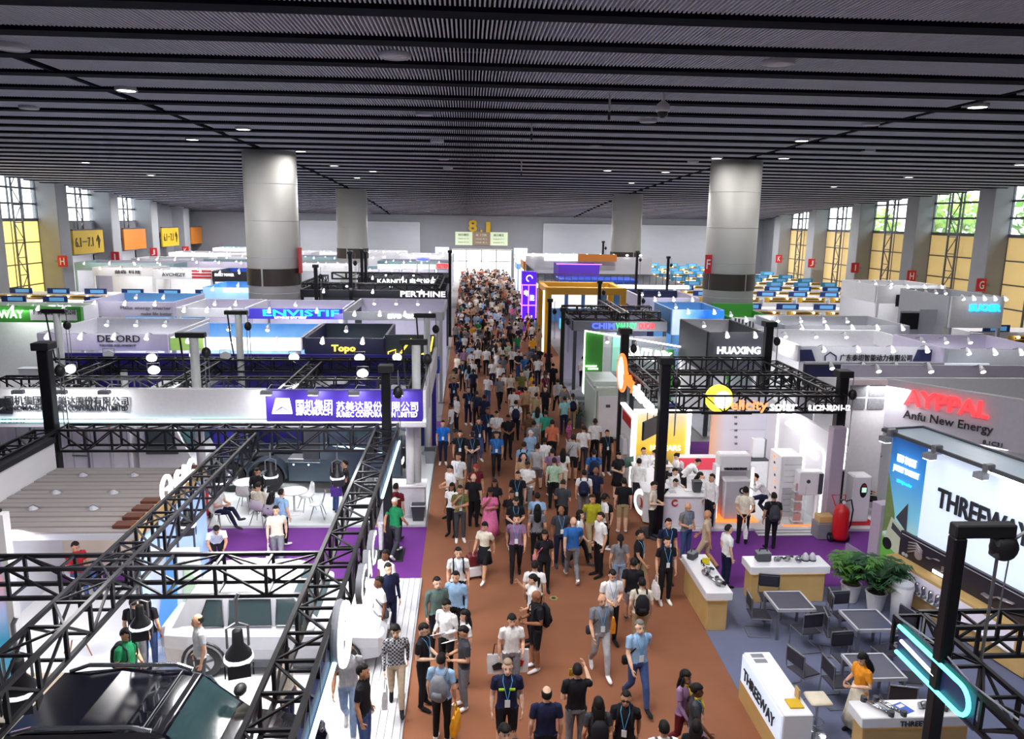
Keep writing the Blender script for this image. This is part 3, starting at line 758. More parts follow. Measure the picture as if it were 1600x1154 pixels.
def skirt_mesh(top, bottom, r0, r1, J):
    p = J['pel']; n = 18; rings = []
    for t in (0, .25, .6, 1.):
        z = top + (bottom - top) * t; r = r0 + (r1 - r0) * t
        rings.append([(p.x + r * 1.15 * math.cos(2 * PI * k / n) * (1 + .05 * t * (k % 2)), p.y + r * .95 * math.sin(2 * PI * k / n), z) for k in range(n)])
    return M().loft(rings).mesh('skirt', PM_skirt, True)
SK = {'skirt': skirt_mesh(1.06, .56, .135, .2, POSES['stand']), 'longskirt': skirt_mesh(1.06, .2, .135, .26, POSES['stand']), 'dress': skirt_mesh(1.2, .3, .14, .27, POSES['stand'])}
# lanyard with badge, in body coordinates of an upright figure
m_str = mat('lanyard_blue', (90, 170, 226), .6); m_bdg = mat('badge_white', (232, 240, 246), .5)
lan = M(); lan.tube([(-.06, .0, 1.475), (-.075, -.09, 1.42), (-.03, -.135, 1.25), (-.005, -.14, 1.13)], .006, 5).tube([(.06, .0, 1.475), (.075, -.09, 1.42), (.03, -.135, 1.25), (.005, -.14, 1.13)], .006, 5)
lan_me = lan.mesh('lanyard', m_str); bdg_me = M().box(-.042, -.15, 1.0, .042, -.143, 1.13, .002).mesh('badge', m_bdg)
# bags
def pack_mesh():
    return (M().tube([(0, .17, .95), (0, .2, 1.0), (0, .215, 1.15), (0, .2, 1.32), (0, .17, 1.42)], [.1, .15, .16, .145, .07], 12, flat=.52, up=(1, 0, 0)),
            M().tube([(0, .27, 1.02), (0, .3, 1.08), (0, .29, 1.16)], [.09, .1, .08], 10, flat=.3, up=(1, 0, 0)),
            [M().tube([(s * .1, .14, 1.42), (s * .115, .02, 1.475), (s * .115, -.11, 1.38), (s * .12, -.12, 1.2), (s * .15, -.02, 1.08), (s * .13, .13, 1.04)], .02, 6, flat=.5) for s in (-1, 1)])
m_bagA = attr_mat('bag', .75)
_b, _pk, _st = pack_mesh()
PACK = (_b.mesh('pack_body', m_bagA, True), _pk.mesh('pocket', m_bagA, True), [s.mesh('strap', m_bagA, True) for s in _st])
tote_body = M().loft([[(-.17, -.05, -.62), (.17, -.05, -.62), (.17, .05, -.62), (-.17, .05, -.62)], [(-.18, -.055, -.4), (.18, -.055, -.4), (.18, .055, -.4), (-.18, .055, -.4)], [(-.17, -.02, -.25), (.17, -.02, -.25), (.17, .02, -.25), (-.17, .02, -.25)]]).mesh('bag_body', m_bagA)
tote_h = M().tube([(-.08, 0, -.26), (-.06, 0, -.08), (0, 0, -.03), (.06, 0, -.08), (.08, 0, -.26)], .012, 6).mesh('handle', m_bagA)
sling_body = M().box(-.09, -.05, -.09, .09, .05, .09, .025).mesh('bag_body', m_bagA, True)
SK_TONES = [(226, 178, 150), (214, 164, 134), (196, 146, 116), (232, 190, 164), (150, 104, 78), (110, 74, 56)]
CN = {'white': (238, 238, 240), 'cream': (226, 218, 200), 'black': (26, 26, 32), 'navy': (28, 34, 66), 'grey': (124, 126, 134), 'light grey': (176, 178, 184), 'dark grey': (62, 64, 72),
      'light blue': (150, 184, 220), 'blue': (46, 104, 176), 'bright blue': (26, 112, 214), 'mauve': (146, 112, 146), 'pink': (226, 120, 170), 'maroon': (104, 28, 40), 'red': (188, 36, 44), 'green': (30, 132, 84),
      'olive': (104, 104, 52), 'yellow-green': (174, 170, 40), 'pale green': (176, 206, 182), 'aqua': (150, 206, 214), 'teal': (50, 150, 126), 'coral': (206, 118, 88), 'tan': (186, 152, 120), 'khaki': (176, 156, 122),
      'beige': (196, 176, 152), 'jeans-blue': (66, 88, 140), 'pale denim': (150, 172, 206), 'brown': (100, 70, 50), 'orange': (232, 150, 40), 'purple': (90, 60, 150), 'grey-green': (92, 112, 108), 'yellow': (236, 170, 40)}
used_labels = {}
def uniq(lab):
    n = used_labels.get(lab, 0); used_labels[lab] = n + 1
    return lab
def person(p, deg, pose='stand', shirt='white', pants='black', hair='short', hc=(24, 20, 20), fem=False, h=1., tone=None, sleeve=0, shorts=0, skirt=None, skirtc=None, shoe=None,
           lanyard=0, label=None, group=None, flip=0, fore=None, name='person', jacket=None):
    """deg 0 = facing the camera (-Y), positive turns towards +X"""
    key = pose + '_f' if fem and pose + '_f' in BODY else pose
    o = link(name, BODY[key], None, tuple(p), (0, 0, math.radians(deg)), ((-1 if flip else 1) * h, h, h))
    sk = lin(*(tone or SK_TONES[RND.randrange(4)]))
    def cc(n): return list(lin(*(CN[n] if isinstance(n, str) else n)))
    o['skin'] = list(sk); o['shirt'] = cc(shirt); o['pants'] = cc(pants)
    o['fore'] = cc(shirt) if sleeve else (cc(fore) if fore else list(sk))
    o['calf'] = list(sk) if (shorts or skirt in ('skirt',)) else cc(pants)
    o['shoe'] = cc(shoe or RND.choice(('white', 'black', 'black', 'dark grey')))
    J = POSES[pose]
    if hair and hair != 'bald':
        ho = link('hair' if hair not in ('cap', 'scarf') else ('cap' if hair == 'cap' else 'headscarf'), HAIR[hair], o); ho.matrix_local = head_matrix(J); ho['hair'] = list(lin(*hc))
    if skirt: so = link('skirt', SK[skirt], o); so['skirt'] = cc(skirtc or pants)
    if lanyard and pose in ('stand', 'phone', 'walk', 'crossed', 'behind', 'bag', 'chin', 'reach'):
        lo = link('lanyard', lan_me, o); link('badge', bdg_me, lo)
    o['check'] = 1.0 if label and 'chequered' in label else 0.0
    if label: tag(o, label, 'person', group or 'visitors crowding the hall')
    else: o['category'] = 'person'
    return o
def backpack(owner, col, label):
    t = thing('backpack', label, 'backpack'); t.matrix_world = owner.matrix_basis.copy()
    c = list(lin(*CN[col]))
    for nm, me in [('pack_body', PACK[0]), ('pocket', PACK[1]), ('strap', PACK[2][0]), ('strap', PACK[2][1])]:
        q = link(nm, me, t); q['bag'] = c
    return t
def handbag(owner, pose, q, col, label, flip=0, s=1.):
    w = owner.matrix_basis @ (POSES[pose]['wr' + q] + (POSES[pose]['wr' + q] - POSES[pose]['el' + q]).normalized() * .06)
    t = thing('carrier_bag', label, 'bag', tuple(w), owner.rotation_euler.z + PI / 2); t.scale = (s,) * 3
    for nm, me in (('bag_body', tote_body), ('handle', tote_h)): k = link(nm, me, t); k['bag'] = list(lin(*CN[col]))
    return t
def sling(owner, col, label, side=1):
    w = owner.matrix_basis @ V((side * .2, .06, .95)); t = thing('shoulder_bag', label, 'bag', tuple(w), owner.rotation_euler.z)
    k = link('bag_body', sling_body, t); k['bag'] = list(lin(*CN[col]))
    s_ = M().tube([(0, -.02, .08), (-side * .1, -.16, .3), (-side * .3, -.05, .52), (-side * .2, .06, .4), (0, .02, .08)], .012, 5)
    k = link('strap', s_.mesh('strap', m_bagA), t); k['bag'] = list(lin(*CN[col]))
    return t
# ================================================================ BUILDING BLOCKS OF THE STANDS
def truss_beam(label, p0, p1, s=.5, bay=.62, w=.05, group=None, mt=None, kind='strut'):
    """box truss from p0 to p1 (centre line of its bottom), square s x s: chords, struts and braces are parts"""
    mt = mt or m_truss
    p0 = V(p0); p1 = V(p1); L = (p1 - p0).length
    d = (p1 - p0).normalized(); rz = math.atan2(d.y, d.x)
    t = thing('truss_beam', label, 'truss', tuple(p0), rz, group or 'black truss beams over the stands')
    for a in (-s / 2, s / 2):
        for z in (0, s): bar('chord', mt, t, (0, a, z), (L, a, z), w * 1.25)
    n = max(2, int(round(L / bay)))
    for i in range(n + 1):
        x = L * i / n
        for a in (-s / 2, s / 2): bar('strut', mt, t, (x, a, 0), (x, a, s), w)
        for z in (0, s): bar('strut', mt, t, (x, -s / 2, z), (x, s / 2, z), w * .8)
        if i < n:
            x2 = L * (i + 1) / n; u, v = (0, s) if i % 2 else (s, 0)
            for a in (-s / 2, s / 2): bar('brace', mt, t, (x, a, u), (x2, a, v), w * .7)
            bar('brace', mt, t, (x, -s / 2 if i % 2 else s / 2, s), (x2, s / 2 if i % 2 else -s / 2, s), w * .6)
    return t
def mast(label, x, y, h, r=.13, mt=None, cap=True, arm=0., hoist=True, group=None, base=True):
    mt = mt or m_truss
    t = thing('truss_mast', label, 'mast', (x, y, 0), 0, group)
    part('post', M().box(-r, -r, .05, r, r, h, .02), mt, t)
    if base: part('base_plate', M().box(-.42, -.42, 0, .42, .42, .05, .01), mt, t)
    k_ = 1.0 if arm else 1.6
    part('head_block', M().box(-r * k_, -r * k_, h, max(r * k_, arm + .05), r * k_, h + .2, .02), m_black, t)
    if hoist:
        a = (arm or r * 1.6 + .12)
        hx = link('chain_hoist', None, t, (a, 0, h - .55))
        part('motor', M().ell((0, 0, 0), (.13, .13, .17), 12, 8), m_black, hx, True)
        part('chain', M().tube([(0, .03, .15), (0, .03, .6)], .015, 5).tube([(0, -.03, -.1), (0, -.05, -1.6)], .012, 5).tube([(.05, .03, -.1), (.05, .06, -1.6)], .012, 5), m_steel, hx)
    return t
_sp = None
def spot_proto():
    global _sp
    a = M().tube([(0, 0, 0), (0, -.3, .1), (0, -.42, .05)], .016, 6).mesh('lamp_arm', m_steel)
    b = fixn(M().tube([(0, -.36, .1), (0, -.42, .06), (0, -.5, -.03), (0, -.56, -.1)], [.03, .06, .085, .1], 12).mesh('lamp_head', m_white, True))
    c = M().ell((0, -.575, -.115), (.088, .03, .088), 12, 8, Matrix.Rotation(math.radians(50), 3, 'X')).mesh('bulb', m_spot, True)
    _sp = (a, b, c)
spot_proto()
def spot(parent, x, y, z, rz=0., s=1.):
    h = link('arm_lamp', None, parent, (x, y, z), (0, 0, rz), (s,) * 3)
    for n, m in zip(('lamp_arm', 'lamp_head', 'bulb'), _sp): link(n, m, h)
    return h
def booth(label, xl, xr, yt, yb, zt, depth, wall, fascia, texts=(), spots=3, side=0, inner=None, floorm=None, name='exhibition_stand', stripe=None, back_h=None, Y=None, posts=True, sidefascia=True, back_txt=None, lightbox=None, Xs=None, fh=.8):
    """stand whose front fascia is seen between pixel columns xl..xr and rows yt..yb, top edge zt metres up"""
    if Y is None: Y = (gz(xl, yt, zt).y + gz(xr, yt, zt).y) / 2
    if Xs: X0, X1 = Xs; zt2 = zt; zb = zt - fh
    else:
        X0, X1 = gy(xl, (yt + yb) / 2, Y).x, gy(xr, (yt + yb) / 2, Y).x
        zb = gy((xl + xr) / 2, yb, Y).z; zt2 = gy((xl + xr) / 2, yt, Y).z
    W = X1 - X0; t = thing(name, label, 'stand', (X0, Y, 0), 0, 'exhibition stands down the hall')
    bx('stand_floor', floorm or m_lgrey, t, 0, 0, .0, W, depth, .06)
    part('fascia', M().box(0, -.08, zb, W, .08, zt2, .015), fascia, t)
    bh = back_h or zt2
    part('back_wall', M().box(0, depth - .1, .06, W, depth, bh, .01), inner or wall, t)
    if sidefascia:
        for k, x in enumerate((0, W)):
            part('side_fascia', M().box(x - .06, .08, zb, x + .06, depth - .1, zt2, .01), wall, t)
    if side: 
        x = 0 if side < 0 else W; part('side_wall', M().box(x - .05, .1, .06, x + .05, depth - .1, zb, .01), wall, t)
    if posts:
        for x in (.1, W - .1): part('post', M().box(x - .08, -.07, .06, x + .08, .09, zb), wall, t)
    if stripe: bx('stripe', stripe, t, 0, -.1, zb, W, -.082, zb + (zt2 - zb) * .12)
    for s in texts:
        txt, mt, a, b, c, d = s[:6]
        p0 = gy(a, d, Y); p1 = gy(b, c, Y)
        letters(txt, mt, t, (p0.x - X0, -.1, p0.z), p1.x - p0.x, p1.z - p0.z, fat=s[6] if len(s) > 6 else .01)
    for i in range(spots): spot(t, W * (i + .5) / spots, -.02, zt2, 0)
    for i in range(max(1, spots - 1) if spots else 0): spot(t, W * (i + .7) / max(1, spots), depth - .5, zt2 - .1, 0)
    if lightbox: bx('lightbox', lightbox, t, W * .15, depth - .14, .9, W * .85, depth - .1, bh - .35)
    if spots:
        area_light('lamp_light', (W / 2, depth * .5, zt2 - .2), min(3., W * .4), 16 * W, (1, .99, .98), parent=t)  # added lights pooling the arm lamps, brightening interior and fascia
        area_light('lamp_light', (W / 2, -.75, zt2 + .12), W * .8, 2. * W, (1, .99, .98), (math.radians(60), 0, 0), sy=.15, parent=t)
    # a counter inside
    if W > 2.2:
        c = link('counter', None, t, (W * .5, min(1.2, depth * .4), .06)); bx('counter_body', m_white, c, -.6, -.25, 0, .6, .25, .95); bx('counter_top', m_lgrey, c, -.66, -.3, .95, .66, .3, 1.0)
    return t
def flag_of(Y): return Y

# ================================================================ CAR STAND (near west)
# platform
pf = part('stand_platform', M().box(-12.8, 9, 0, -1.9, 18.62, .06, .01), mat('gloss_white_floor', (240, 240, 242), .18, grain=.03), None)
tag(pf, 'glossy white platform floor beneath the two cars', 'platform')
t = thing('plank_edging', 'pale plank edging of the car platform along the brown aisle', 'platform', (-1.9, 9, 0))
for i in range(5):
    bx('plank', m_offw, t, .02 + i * .14, 0, 0, .15 + i * .14, 9.62, .055 + .003 * (i % 2))
bx('edge_trim', m_lgrey, t, .72, 0, 0, .76, 9.62, .06)
bf = part('beige_floor', M().box(-12.8, 9.2, .06, -5.95, 14.6, .068), mat('beige_laminate', (184, 166, 146), .3, grain=.06, scale=3), None)
tag(bf, 'beige laminate floor behind the black car, under the white wooden-legged chair', 'floor covering')
# trusses
ZT = 3.13
mast('tall black mast at the aisle corner of the car stand', -2.15, 20.1, 5.2, .12, arm=-.0)
mast('tall black mast at the western corner of the car stand truss', -10.85, 20.1, 5.75, .14)
truss_beam('black box truss beam along the far side of the car stand', (-10.6, 20.1, ZT), (-2.4, 20.1, ZT), .56, .68)
truss_beam('black box truss beam beside the aisle with the lit ring sign', (-2.15, 20.4, ZT), (-2.15, 5.6, ZT), .56, .68)
truss_beam('black box truss beam over the wooden-edged roof, running towards the viewer', (-5.75, 19.8, ZT), (-5.75, 7.2, ZT), .5, .7)
truss_beam('black box truss beam on the far west of the car stand', (-10.85, 19.8, ZT), (-10.85, 11.5, ZT), .56, .68)
truss_beam('black box truss beam crossing above the white car', (-12.2, 12.1, ZT - .02), (-2.45, 12.1, ZT - .02), .5, .8)
nb = thing('neon_bar', 'slim icy neon bar fixed beside the aisle truss near the tall mast', 'light', (-1.8, 0, 3.35))
part('tube', M().tube([(0, 19.9, 0), (0, 15.7, 0)], .035, 8), m_ice, nb); bx('holder', m_navy, nb, -.12, 15.7, -.25, -.05, 19.9, .25)
nb = thing('neon_bar', 'slim icy neon bar on the aisle truss nearest the viewer', 'light', (-1.8, 0, 3.2))
part('tube', M().tube([(0, 9.9, 0), (0, 6.5, 0)], .035, 8), m_ice, nb); bx('holder', m_navy, nb, -.12, 6.5, -.25, -.05, 9.9, .25)
# ring emblem and letters on the aisle side
t = thing('ring_sign', 'white glowing ring emblem with lettering on the aisle truss', 'sign', (-1.72, 10.1, 3.4))
def ring_pts(r, n=40): return [(0, r * .95 * math.cos(2 * PI * k / n), r * math.sin(2 * PI * k / n)) for k in range(n + 1)]
part('ring_face', M().tube(ring_pts(.42), .05, 8, False), m_ltr, t); part('ring_side', M().tube([(p[0] - .08, p[1], p[2]) for p in ring_pts(.43)], .06, 8, False), m_grey, t)
part('bar_face', M().box(-.05, -.02, -.1, .06, .36, 0, .02), m_ltr, t)
for i, ch in enumerate('GAC'):
    letters(ch, m_ltr, t, (.03, 1.3 + i * .69, -.36), .62, .58, '+x', .04, .0); letters(ch, m_grey, t, (-.04, 1.29 + i * .69, -.37), .64, .6, '+x', .1, .01)
# showroom box with slatted roof
def showroom():
    t = thing('showroom_box', 'grey slatted-roof showroom box with lit lettering and wooden edge', 'stand', (0, 0, 0))
    a, b, c, d = gz(275, 729, 2.9), gz(112, 731, 2.9), gz(18, 826, 2.9), gz(166, 824, 2.9)
    y0, y1 = 15.05, 19.2; x0, x1 = -10.35, -6.72
    bx('roof_deck', m_lgrey, t, x0, y0, 2.72, x1, y1, 2.84)
    n = 15; m_slat = mat('roof_slat', (150, 143, 142), .55)
    for i in range(n):
        ya = y0 + (y1 - y0) * i / n; bx('roof_slat', m_slat, t, x0 + .02, ya + .03, 2.84, x1 - .1, ya + (y1 - y0) / n - .03, 2.885 + .012 * (i % 2))
    for i, (px, py) in enumerate(((130, 743), (210, 743), (88, 770), (178, 770), (52, 795), (146, 795))):
        p = gz(px, py, 2.9); r = link('roof_fixing', None, t, (p.x, p.y, 2.9)); part('boss', M().lathe([(.1, 0), (.08, .05), (.03, .08)], 10), m_lgrey, r); part('tie', M().tube([(-.16, 0, .02), (0, 0, .1), (.16, 0, .02)], .012, 5), m_steel, r)
    bx('wood_edge', m_wood, t, x1 - .12, y0, 2.7, x1 + .06, y1, 2.93)
    for i in range(9): 
        if i not in (4, 5, 6): bx('rafter_end', mat('rafter_brown', (92, 44, 26), .6), t, x1 - .5, y0 + .15 + i * .46, 2.9, x1 - .13, y0 + .42 + i * .46, 2.96)
    part('logo_ring', M().tube([(x1 + .02, 16.75 + .27 * math.cos(2 * PI * k / 24), 3.2 + .27 * math.sin(2 * PI * k / 24)) for k in range(25)], .05, 6, False), m_ltr, t)
    bx('logo_bar', m_ltr, t, x1 - .02, 16.75, 3.14, x1 + .05, 17.0, 3.2)
    for i, ch in enumerate('GAC'): letters(ch, m_ltr, t, (x1 + .03, 17.12 + i * .42, 2.97), .38, .46, '+x', .08, .03)
    bx('back_wall', mat('warm_wall', (214, 196, 180), .6), t, x0, y1 - .08, .06, x1, y1, 2.72)
    bx('side_wall', m_offw, t, x0 - .12, 12.6, .06, x0, y1, 3.55)
    bx('wall_cap', m_black, t, x0 - .2, 12.6, 3.55, x0 + .05, y1, 3.68)
    letters('ETS7', m_ink, t, (x0 + .02, 15.6, 1.75), 1.2, .4, '+x', .02)
    for i in range(4):
        bx('glass_panel', mat('blue_lit_panel', (170, 200, 245), .3, emit=.45), t, x1 - .03, y0 + .05 + i * 1.03, .2, x1 + .03, y0 + .98 + i * 1.03, 2.6)
        bx('frame_post', m_dgrey, t, x1 - .05, y0 + i * 1.03 - .04, .06, x1 + .05, y0 + i * 1.03 + .04, 2.7)
    bx('screen', m_dgrey, t, -8.1, y1 - .14, 1.2, -7.1, y1 - .08, 2.5)
    area_light('downlight', (-8.6, 17, 2.6), 1.6, 40, (1, .93, .84))
    area_light('downlight', (-9.2, 14.6, 2.9), 1.2, 50, (1, .93, .84))
    return t
showroom()
t = thing('light_panel', 'blue and pink gradient light panel at the western edge of the car stand', 'panel', (-9.5, 13.4, 0))
part('panel', M().box(-1.2, -.06, .06, 1.2, .06, 3.9), grad_mat('gradient_picture', [(0, (120, 190, 225)), (.45, (60, 150, 190)), (.65, (170, 190, 235)), (.8, (240, 170, 180)), (1, (110, 160, 225))], 2, 0, 3.3, .5, .25), t); bx('frame', m_white, t, 1.2, -.1, .06, 1.32, .1, 3.95); bx('frame', m_black, t, -1.2, -.1, 3.9, 1.2, .1, 4.0)
# blue and green totem seen through the truss
t = thing('totem', 'light blue and white totem board behind the crossing truss', 'sign', (-6.3, 15.6, 0.06)); bx('board', m_white, t, -.5, -.08, 0, .62, .08, 2.2)
part('picture', M().prism([(-.35, .2), (.1, .1), (.22, 2.1), (0, 2.1)], -.1, -.085, 'xz'), m_ltrc if False else m_sky, t); part('swash', M().prism([(.2, .1), (.5, .1), (.55, 1.6), (.35, 2)], -.1, -.085, 'xz'), mat('pale_green', (190, 214, 186), .5), t)
# moving-head lamps hung in the truss
def par_lamp(label, p, s=1., rz=0.):
    t = thing('stage_lamp', label, 'lamp', p, rz); t.scale = (s,) * 3
    part('yoke', M().tube([(-.16, 0, 0), (-.16, 0, .34), (0, 0, .42), (.16, 0, .34), (.16, 0, 0)], .02, 6), m_steel, t)
    part('clamp', M().tube([(0, 0, .4), (0, 0, .8), (.05, 0, .9)], .03, 6), m_steel, t)
    part('body', M().lathe([(.05, .3), (.08, .28), (.09, .05), (.2, -.1), (.22, -.2)], 16), m_black, t, True)
    part('lens_ring', M().lathe([(.2, -.19), (.2, -.24), (.15, -.25), (.15, -.2)], 16), mat('lamp_ring', (235, 235, 245), .3, emit=1.5), t)
    part('rim_glow', M().lathe([(.19, -.14), (.225, -.15), (.23, -.2), (.19, -.21)], 20), mat('rim_glow', (235, 238, 250), .3, emit=.9), t)
    for k in range(4):
        a = k * PI / 2; part('barn_door', M().box(-.17, .2, -.42, .17, .22, -.2), m_black, t, rot=(0, 0, a))
    return t
for lab, px, py, z, s in (('black stage lamp with barn doors before the white car, largest in the truss', 372, 1010, 2.55, 1.0), ('black stage lamp above the long-haired visitor in black', 219, 965, 2.5, .8),
                          ('black stage lamp under the car stand truss by the steel-grey truck wheel', 345, 745, 2.75, .8), ('black stage lamp above the cream-shirted seated visitors', 423, 735, 2.75, .85), ('black stage lamp over the visitors in jeans by the truck', 527, 737, 2.75, .85),
                          ('black stage lamp at the lower western end of the slanting truss', 30, 1060, 2.7, 1.05), ('black stage lamp in the truss near the blue totem', 292, 810, 2.7, .8)):
    p = gy(px, py, 20.1) if 330 < px < 530 and py < 760 else gz(px, py, z)
    par_lamp(lab, tuple(p), s, .3)
area_light('truss_wash', (-4, 14.6, 4.4), 2.2, 420, (1, .98, .96)); area_light('truss_wash', (-5.5, 11.2, 4.2), 1.4, 70, (1, .98, .96)); area_light('truss_wash', (-2.9, 17.2, 4.2), 1.2, 60)

# ================================================================ CARS
def car(label, loc, rz, L, W, H, paint, roofm, dark_roof=False, rails=True, plate='GAC'):
    """front towards +X in local space"""
    t = thing('car', label, 'car', loc, rz)
    hw = W / 2; n = 20
    def ring(x, z0, z1, w0, w1, wm):   # body section: sill, waist, shoulder
        pts = [(-w0, z0), (-wm, z0 + (z1 - z0) * .45), (-wm * .985, z0 + (z1 - z0) * .8), (-w1, z1), (w1, z1), (wm * .985, z0 + (z1 - z0) * .8), (wm, z0 + (z1 - z0) * .45), (w0, z0)]
        return [(x, y, z) for y, z in pts]
    b = L / 2; wz = H * .58
    body = M().loft([ring(-b, .42, wz * .93, hw * .7, hw * .7, hw * .78), ring(-b + .12, .3, wz, hw * .86, hw * .8, hw * .92), ring(-b + .6, .24, wz * 1.02, hw * .95, hw * .88, hw), ring(-b * .3, .24, wz, hw * .95, hw * .9, hw),
                     ring(b * .35, .24, wz * .985, hw * .95, hw * .88, hw), ring(b * .66, .25, wz * .93, hw * .94, hw * .84, hw * .98), ring(b - .14, .3, wz * .82, hw * .84, hw * .74, hw * .88), ring(b, .4, wz * .66, hw * .66, hw * .62, hw * .72)])
    part('body', body, paint, t, False, True)
    def groof(x, z, w): return [(x, -w, z), (x, -w * .9, z + .05), (x, w * .9, z + .05), (x, w, z)]
    g = [(-b + .28, wz * 1.0), (-b + .62, H - .1), (-b * .35, H - .02), (b * .02, H - .04), (b * .16, H - .1), (b * .46, wz * .99)]
    gw = [hw * .86, hw * .8, hw * .82, hw * .81, hw * .79, hw * .87]
    # greenhouse: lower ring at waist following the profile, roof above
    cab = M(); prof = g
    cab.loft([[(prof[0][0], -gw[0], prof[0][1]), (prof[0][0], gw[0], prof[0][1]), (prof[0][0] + .3, gw[0], wz * .96), (prof[0][0] + .3, -gw[0], wz * .96)],
              [(prof[1][0], -gw[1], prof[1][1]), (prof[1][0], gw[1], prof[1][1]), (prof[1][0] + .3, hw * .87, wz * .96), (prof[1][0] + .3, -hw * .87, wz * .96)],
              [(prof[3][0], -gw[3], prof[3][1]), (prof[3][0], gw[3], prof[3][1]), (prof[3][0], hw * .88, wz * .96), (prof[3][0], -hw * .88, wz * .96)],
              [(prof[4][0], -gw[4], prof[4][1]), (prof[4][0], gw[4], prof[4][1]), (prof[4][0] + .2, hw * .87, wz * .96), (prof[4][0] + .2, -hw * .87, wz * .96)],
              [(prof[5][0], -gw[5], prof[5][1]), (prof[5][0], gw[5], prof[5][1]), (prof[5][0] + .02, gw[5], wz * .96), (prof[5][0] + .02, -gw[5], wz * .96)]])
    part('cabin', cab, m_dgrey if False else paint, t, False, True)
    # roof panel, windscreen, rear screen, side windows
    roof = M().loft([[(prof[1][0] + .02, -gw[1] * .97, prof[1][1] + .01), (prof[1][0] + .02, gw[1] * .97, prof[1][1] + .01), (prof[1][0] + .02, gw[1] * .97, prof[1][1] - .02), (prof[1][0] + .02, -gw[1] * .97, prof[1][1] - .02)],
                     [(prof[2][0], -gw[2] * .97, prof[2][1] + .02), (prof[2][0], gw[2] * .97, prof[2][1] + .02), (prof[2][0], gw[2] * .97, prof[2][1] - .05), (prof[2][0], -gw[2] * .97, prof[2][1] - .05)],
                     [(prof[4][0] - .02, -gw[4] * .97, prof[4][1] + .012), (prof[4][0] - .02, gw[4] * .97, prof[4][1] + .012), (prof[4][0] - .02, gw[4] * .97, prof[4][1] - .03), (prof[4][0] - .02, -gw[4] * .97, prof[4][1] - .03)]])
    rf = part('roof', roof, roofm, t, False, True)
    if dark_roof: bx('roof_seam', m_steel, rf, .1, -gw[2] * .95, H - .02, .115, gw[2] * .95, H - .008)
    def pane(nm, q, off):
        q = [V(x) for x in q]; nrm = (q[1] - q[0]).cross(q[2] - q[0]).normalized() * off
        part(nm, M().loft([[tuple(x + nrm) for x in q], [tuple(x - nrm * .4) for x in q]]), m_tglass, t, False, True)
    e = .94
    A, B = V((prof[4][0] + .04, 0, prof[4][1] - .02)), V((prof[5][0] - .03, 0, prof[5][1] + .01))
    pane('windscreen', [A + V((0, -gw[4] * e, 0)), A + V((0, gw[4] * e, 0)), B + V((0, gw[5] * e, 0)), B + V((0, -gw[5] * e, 0))], .02)
    A, B = V((prof[1][0] - .03, 0, prof[1][1] - .04)), V((prof[0][0] + .03, 0, prof[0][1] + .03))
    pane('rear_window', [A + V((0, -gw[1] * .9, 0)), B + V((0, -gw[0] * .9, 0)), B + V((0, gw[0] * .9, 0)), A + V((0, gw[1] * .9, 0))], .02)
    xs = [(-b + .78, -b * .42), (-b * .38, b * .0), (b * .035, b * .34)]
    for s in (-1, 1):
        for i, (xa, xb) in enumerate(xs):
            zt_ = H - .17; za = wz * 1.03
            wt = hw * .81; wb = hw * .88
            q = [(xa, s * (wb + .01), za), (xb, s * (wb + .01), za), (xb - (.32 if i == 2 else .02), s * (wt + .015), zt_), (xa + (.2 if i == 0 else .02), s * (wt + .015), zt_)]
            f = part('side_window', M().loft([[(x, y + s * .012, z) for x, y, z in q], [(x, y - s * .03, z) for x, y, z in q]]), m_tglass, t, False, True)
            ed = [q[0], q[1], q[2], q[3], q[0]]
            part('window_trim', M().tube([(x, y + s * .012, z) for x, y, z in ed], .014, 5), m_chrome, f)
        if rails: part('roof_rail', M().tube([(prof[1][0] + .1, s * gw[2] * .97, prof[1][1] + .03), (prof[1][0] + .4, s * gw[2], H + .03), (0, s * gw[2] * .99, H + .045), (b * .1, s * gw[4], H - .03)], .035, 6), m_chrome, t)
        mr = link('door_mirror', None, t, (b * .36, s * (hw + .02), wz * 1.06)); part('mirror_shell', M().ell((0, s * .12, .06), (.11, .15, .1), 12, 8), m_black if dark_roof else paint, mr, True); part('mirror_arm', M().box(-.03, -.05 if s > 0 else 0, -.02, .03, .0 if s > 0 else .05, .04), m_black, mr)
        for xw in (-b * .6, b * .6):
            w = link('wheel', None, t, (xw, s * (hw - .1), .34))
            part('tyre', M().tube([(0, -.11, 0), (0, -.1, 0), (0, .1, 0), (0, .11, 0)], [.3, .345, .345, .3], 24, up=(1, 0, 0)), m_black, w, False, True)
            part('rim', M().tube([(0, s * .09, 0), (0, s * .118, 0)], [.225, .2], 20, up=(1, 0, 0)), m_chrome, w, False, True)
            for k in range(5): part('spoke', M().box(-.02, s * .115 - .012, 0, .02, s * .115 + .012, .21), m_dgrey, w, rot=(0, k * 2 * PI / 5, 0))
            part('wheel_arch', M().tube([(xw + .42 * math.cos(a), s * (hw - .005), .34 + .42 * math.sin(a)) for a in [PI * k / 12 for k in range(13)]], .03, 6), m_black, t)
            hd = bx('door_handle', m_chrome, t, (-.62 if xw < 0 else .22), s * hw * .985 - .02, wz * .82, (-.42 if xw < 0 else .42), s * hw * .985 + .02, wz * .85)
        part('headlamp', M().ell((b - .16, s * hw * .66, wz * .74), (.12, .2, .06), 12, 8), m_glow if not dark_roof else m_chrome, t, True)
        part('tail_lamp', M().ell((-b + .05, s * hw * .66, wz * .8), (.06, .18, .07), 12, 8), m_red, t, True)
        part('sill', M().box(-b * .55, s * hw * .96 - .03, .2, b * .55, s * hw * .96 + .03, .36, .01), m_dgrey, t)
    part('grille', M().box(b - .06, -hw * .45, .38, b + .01, hw * .45, .55, .01), m_black, t)
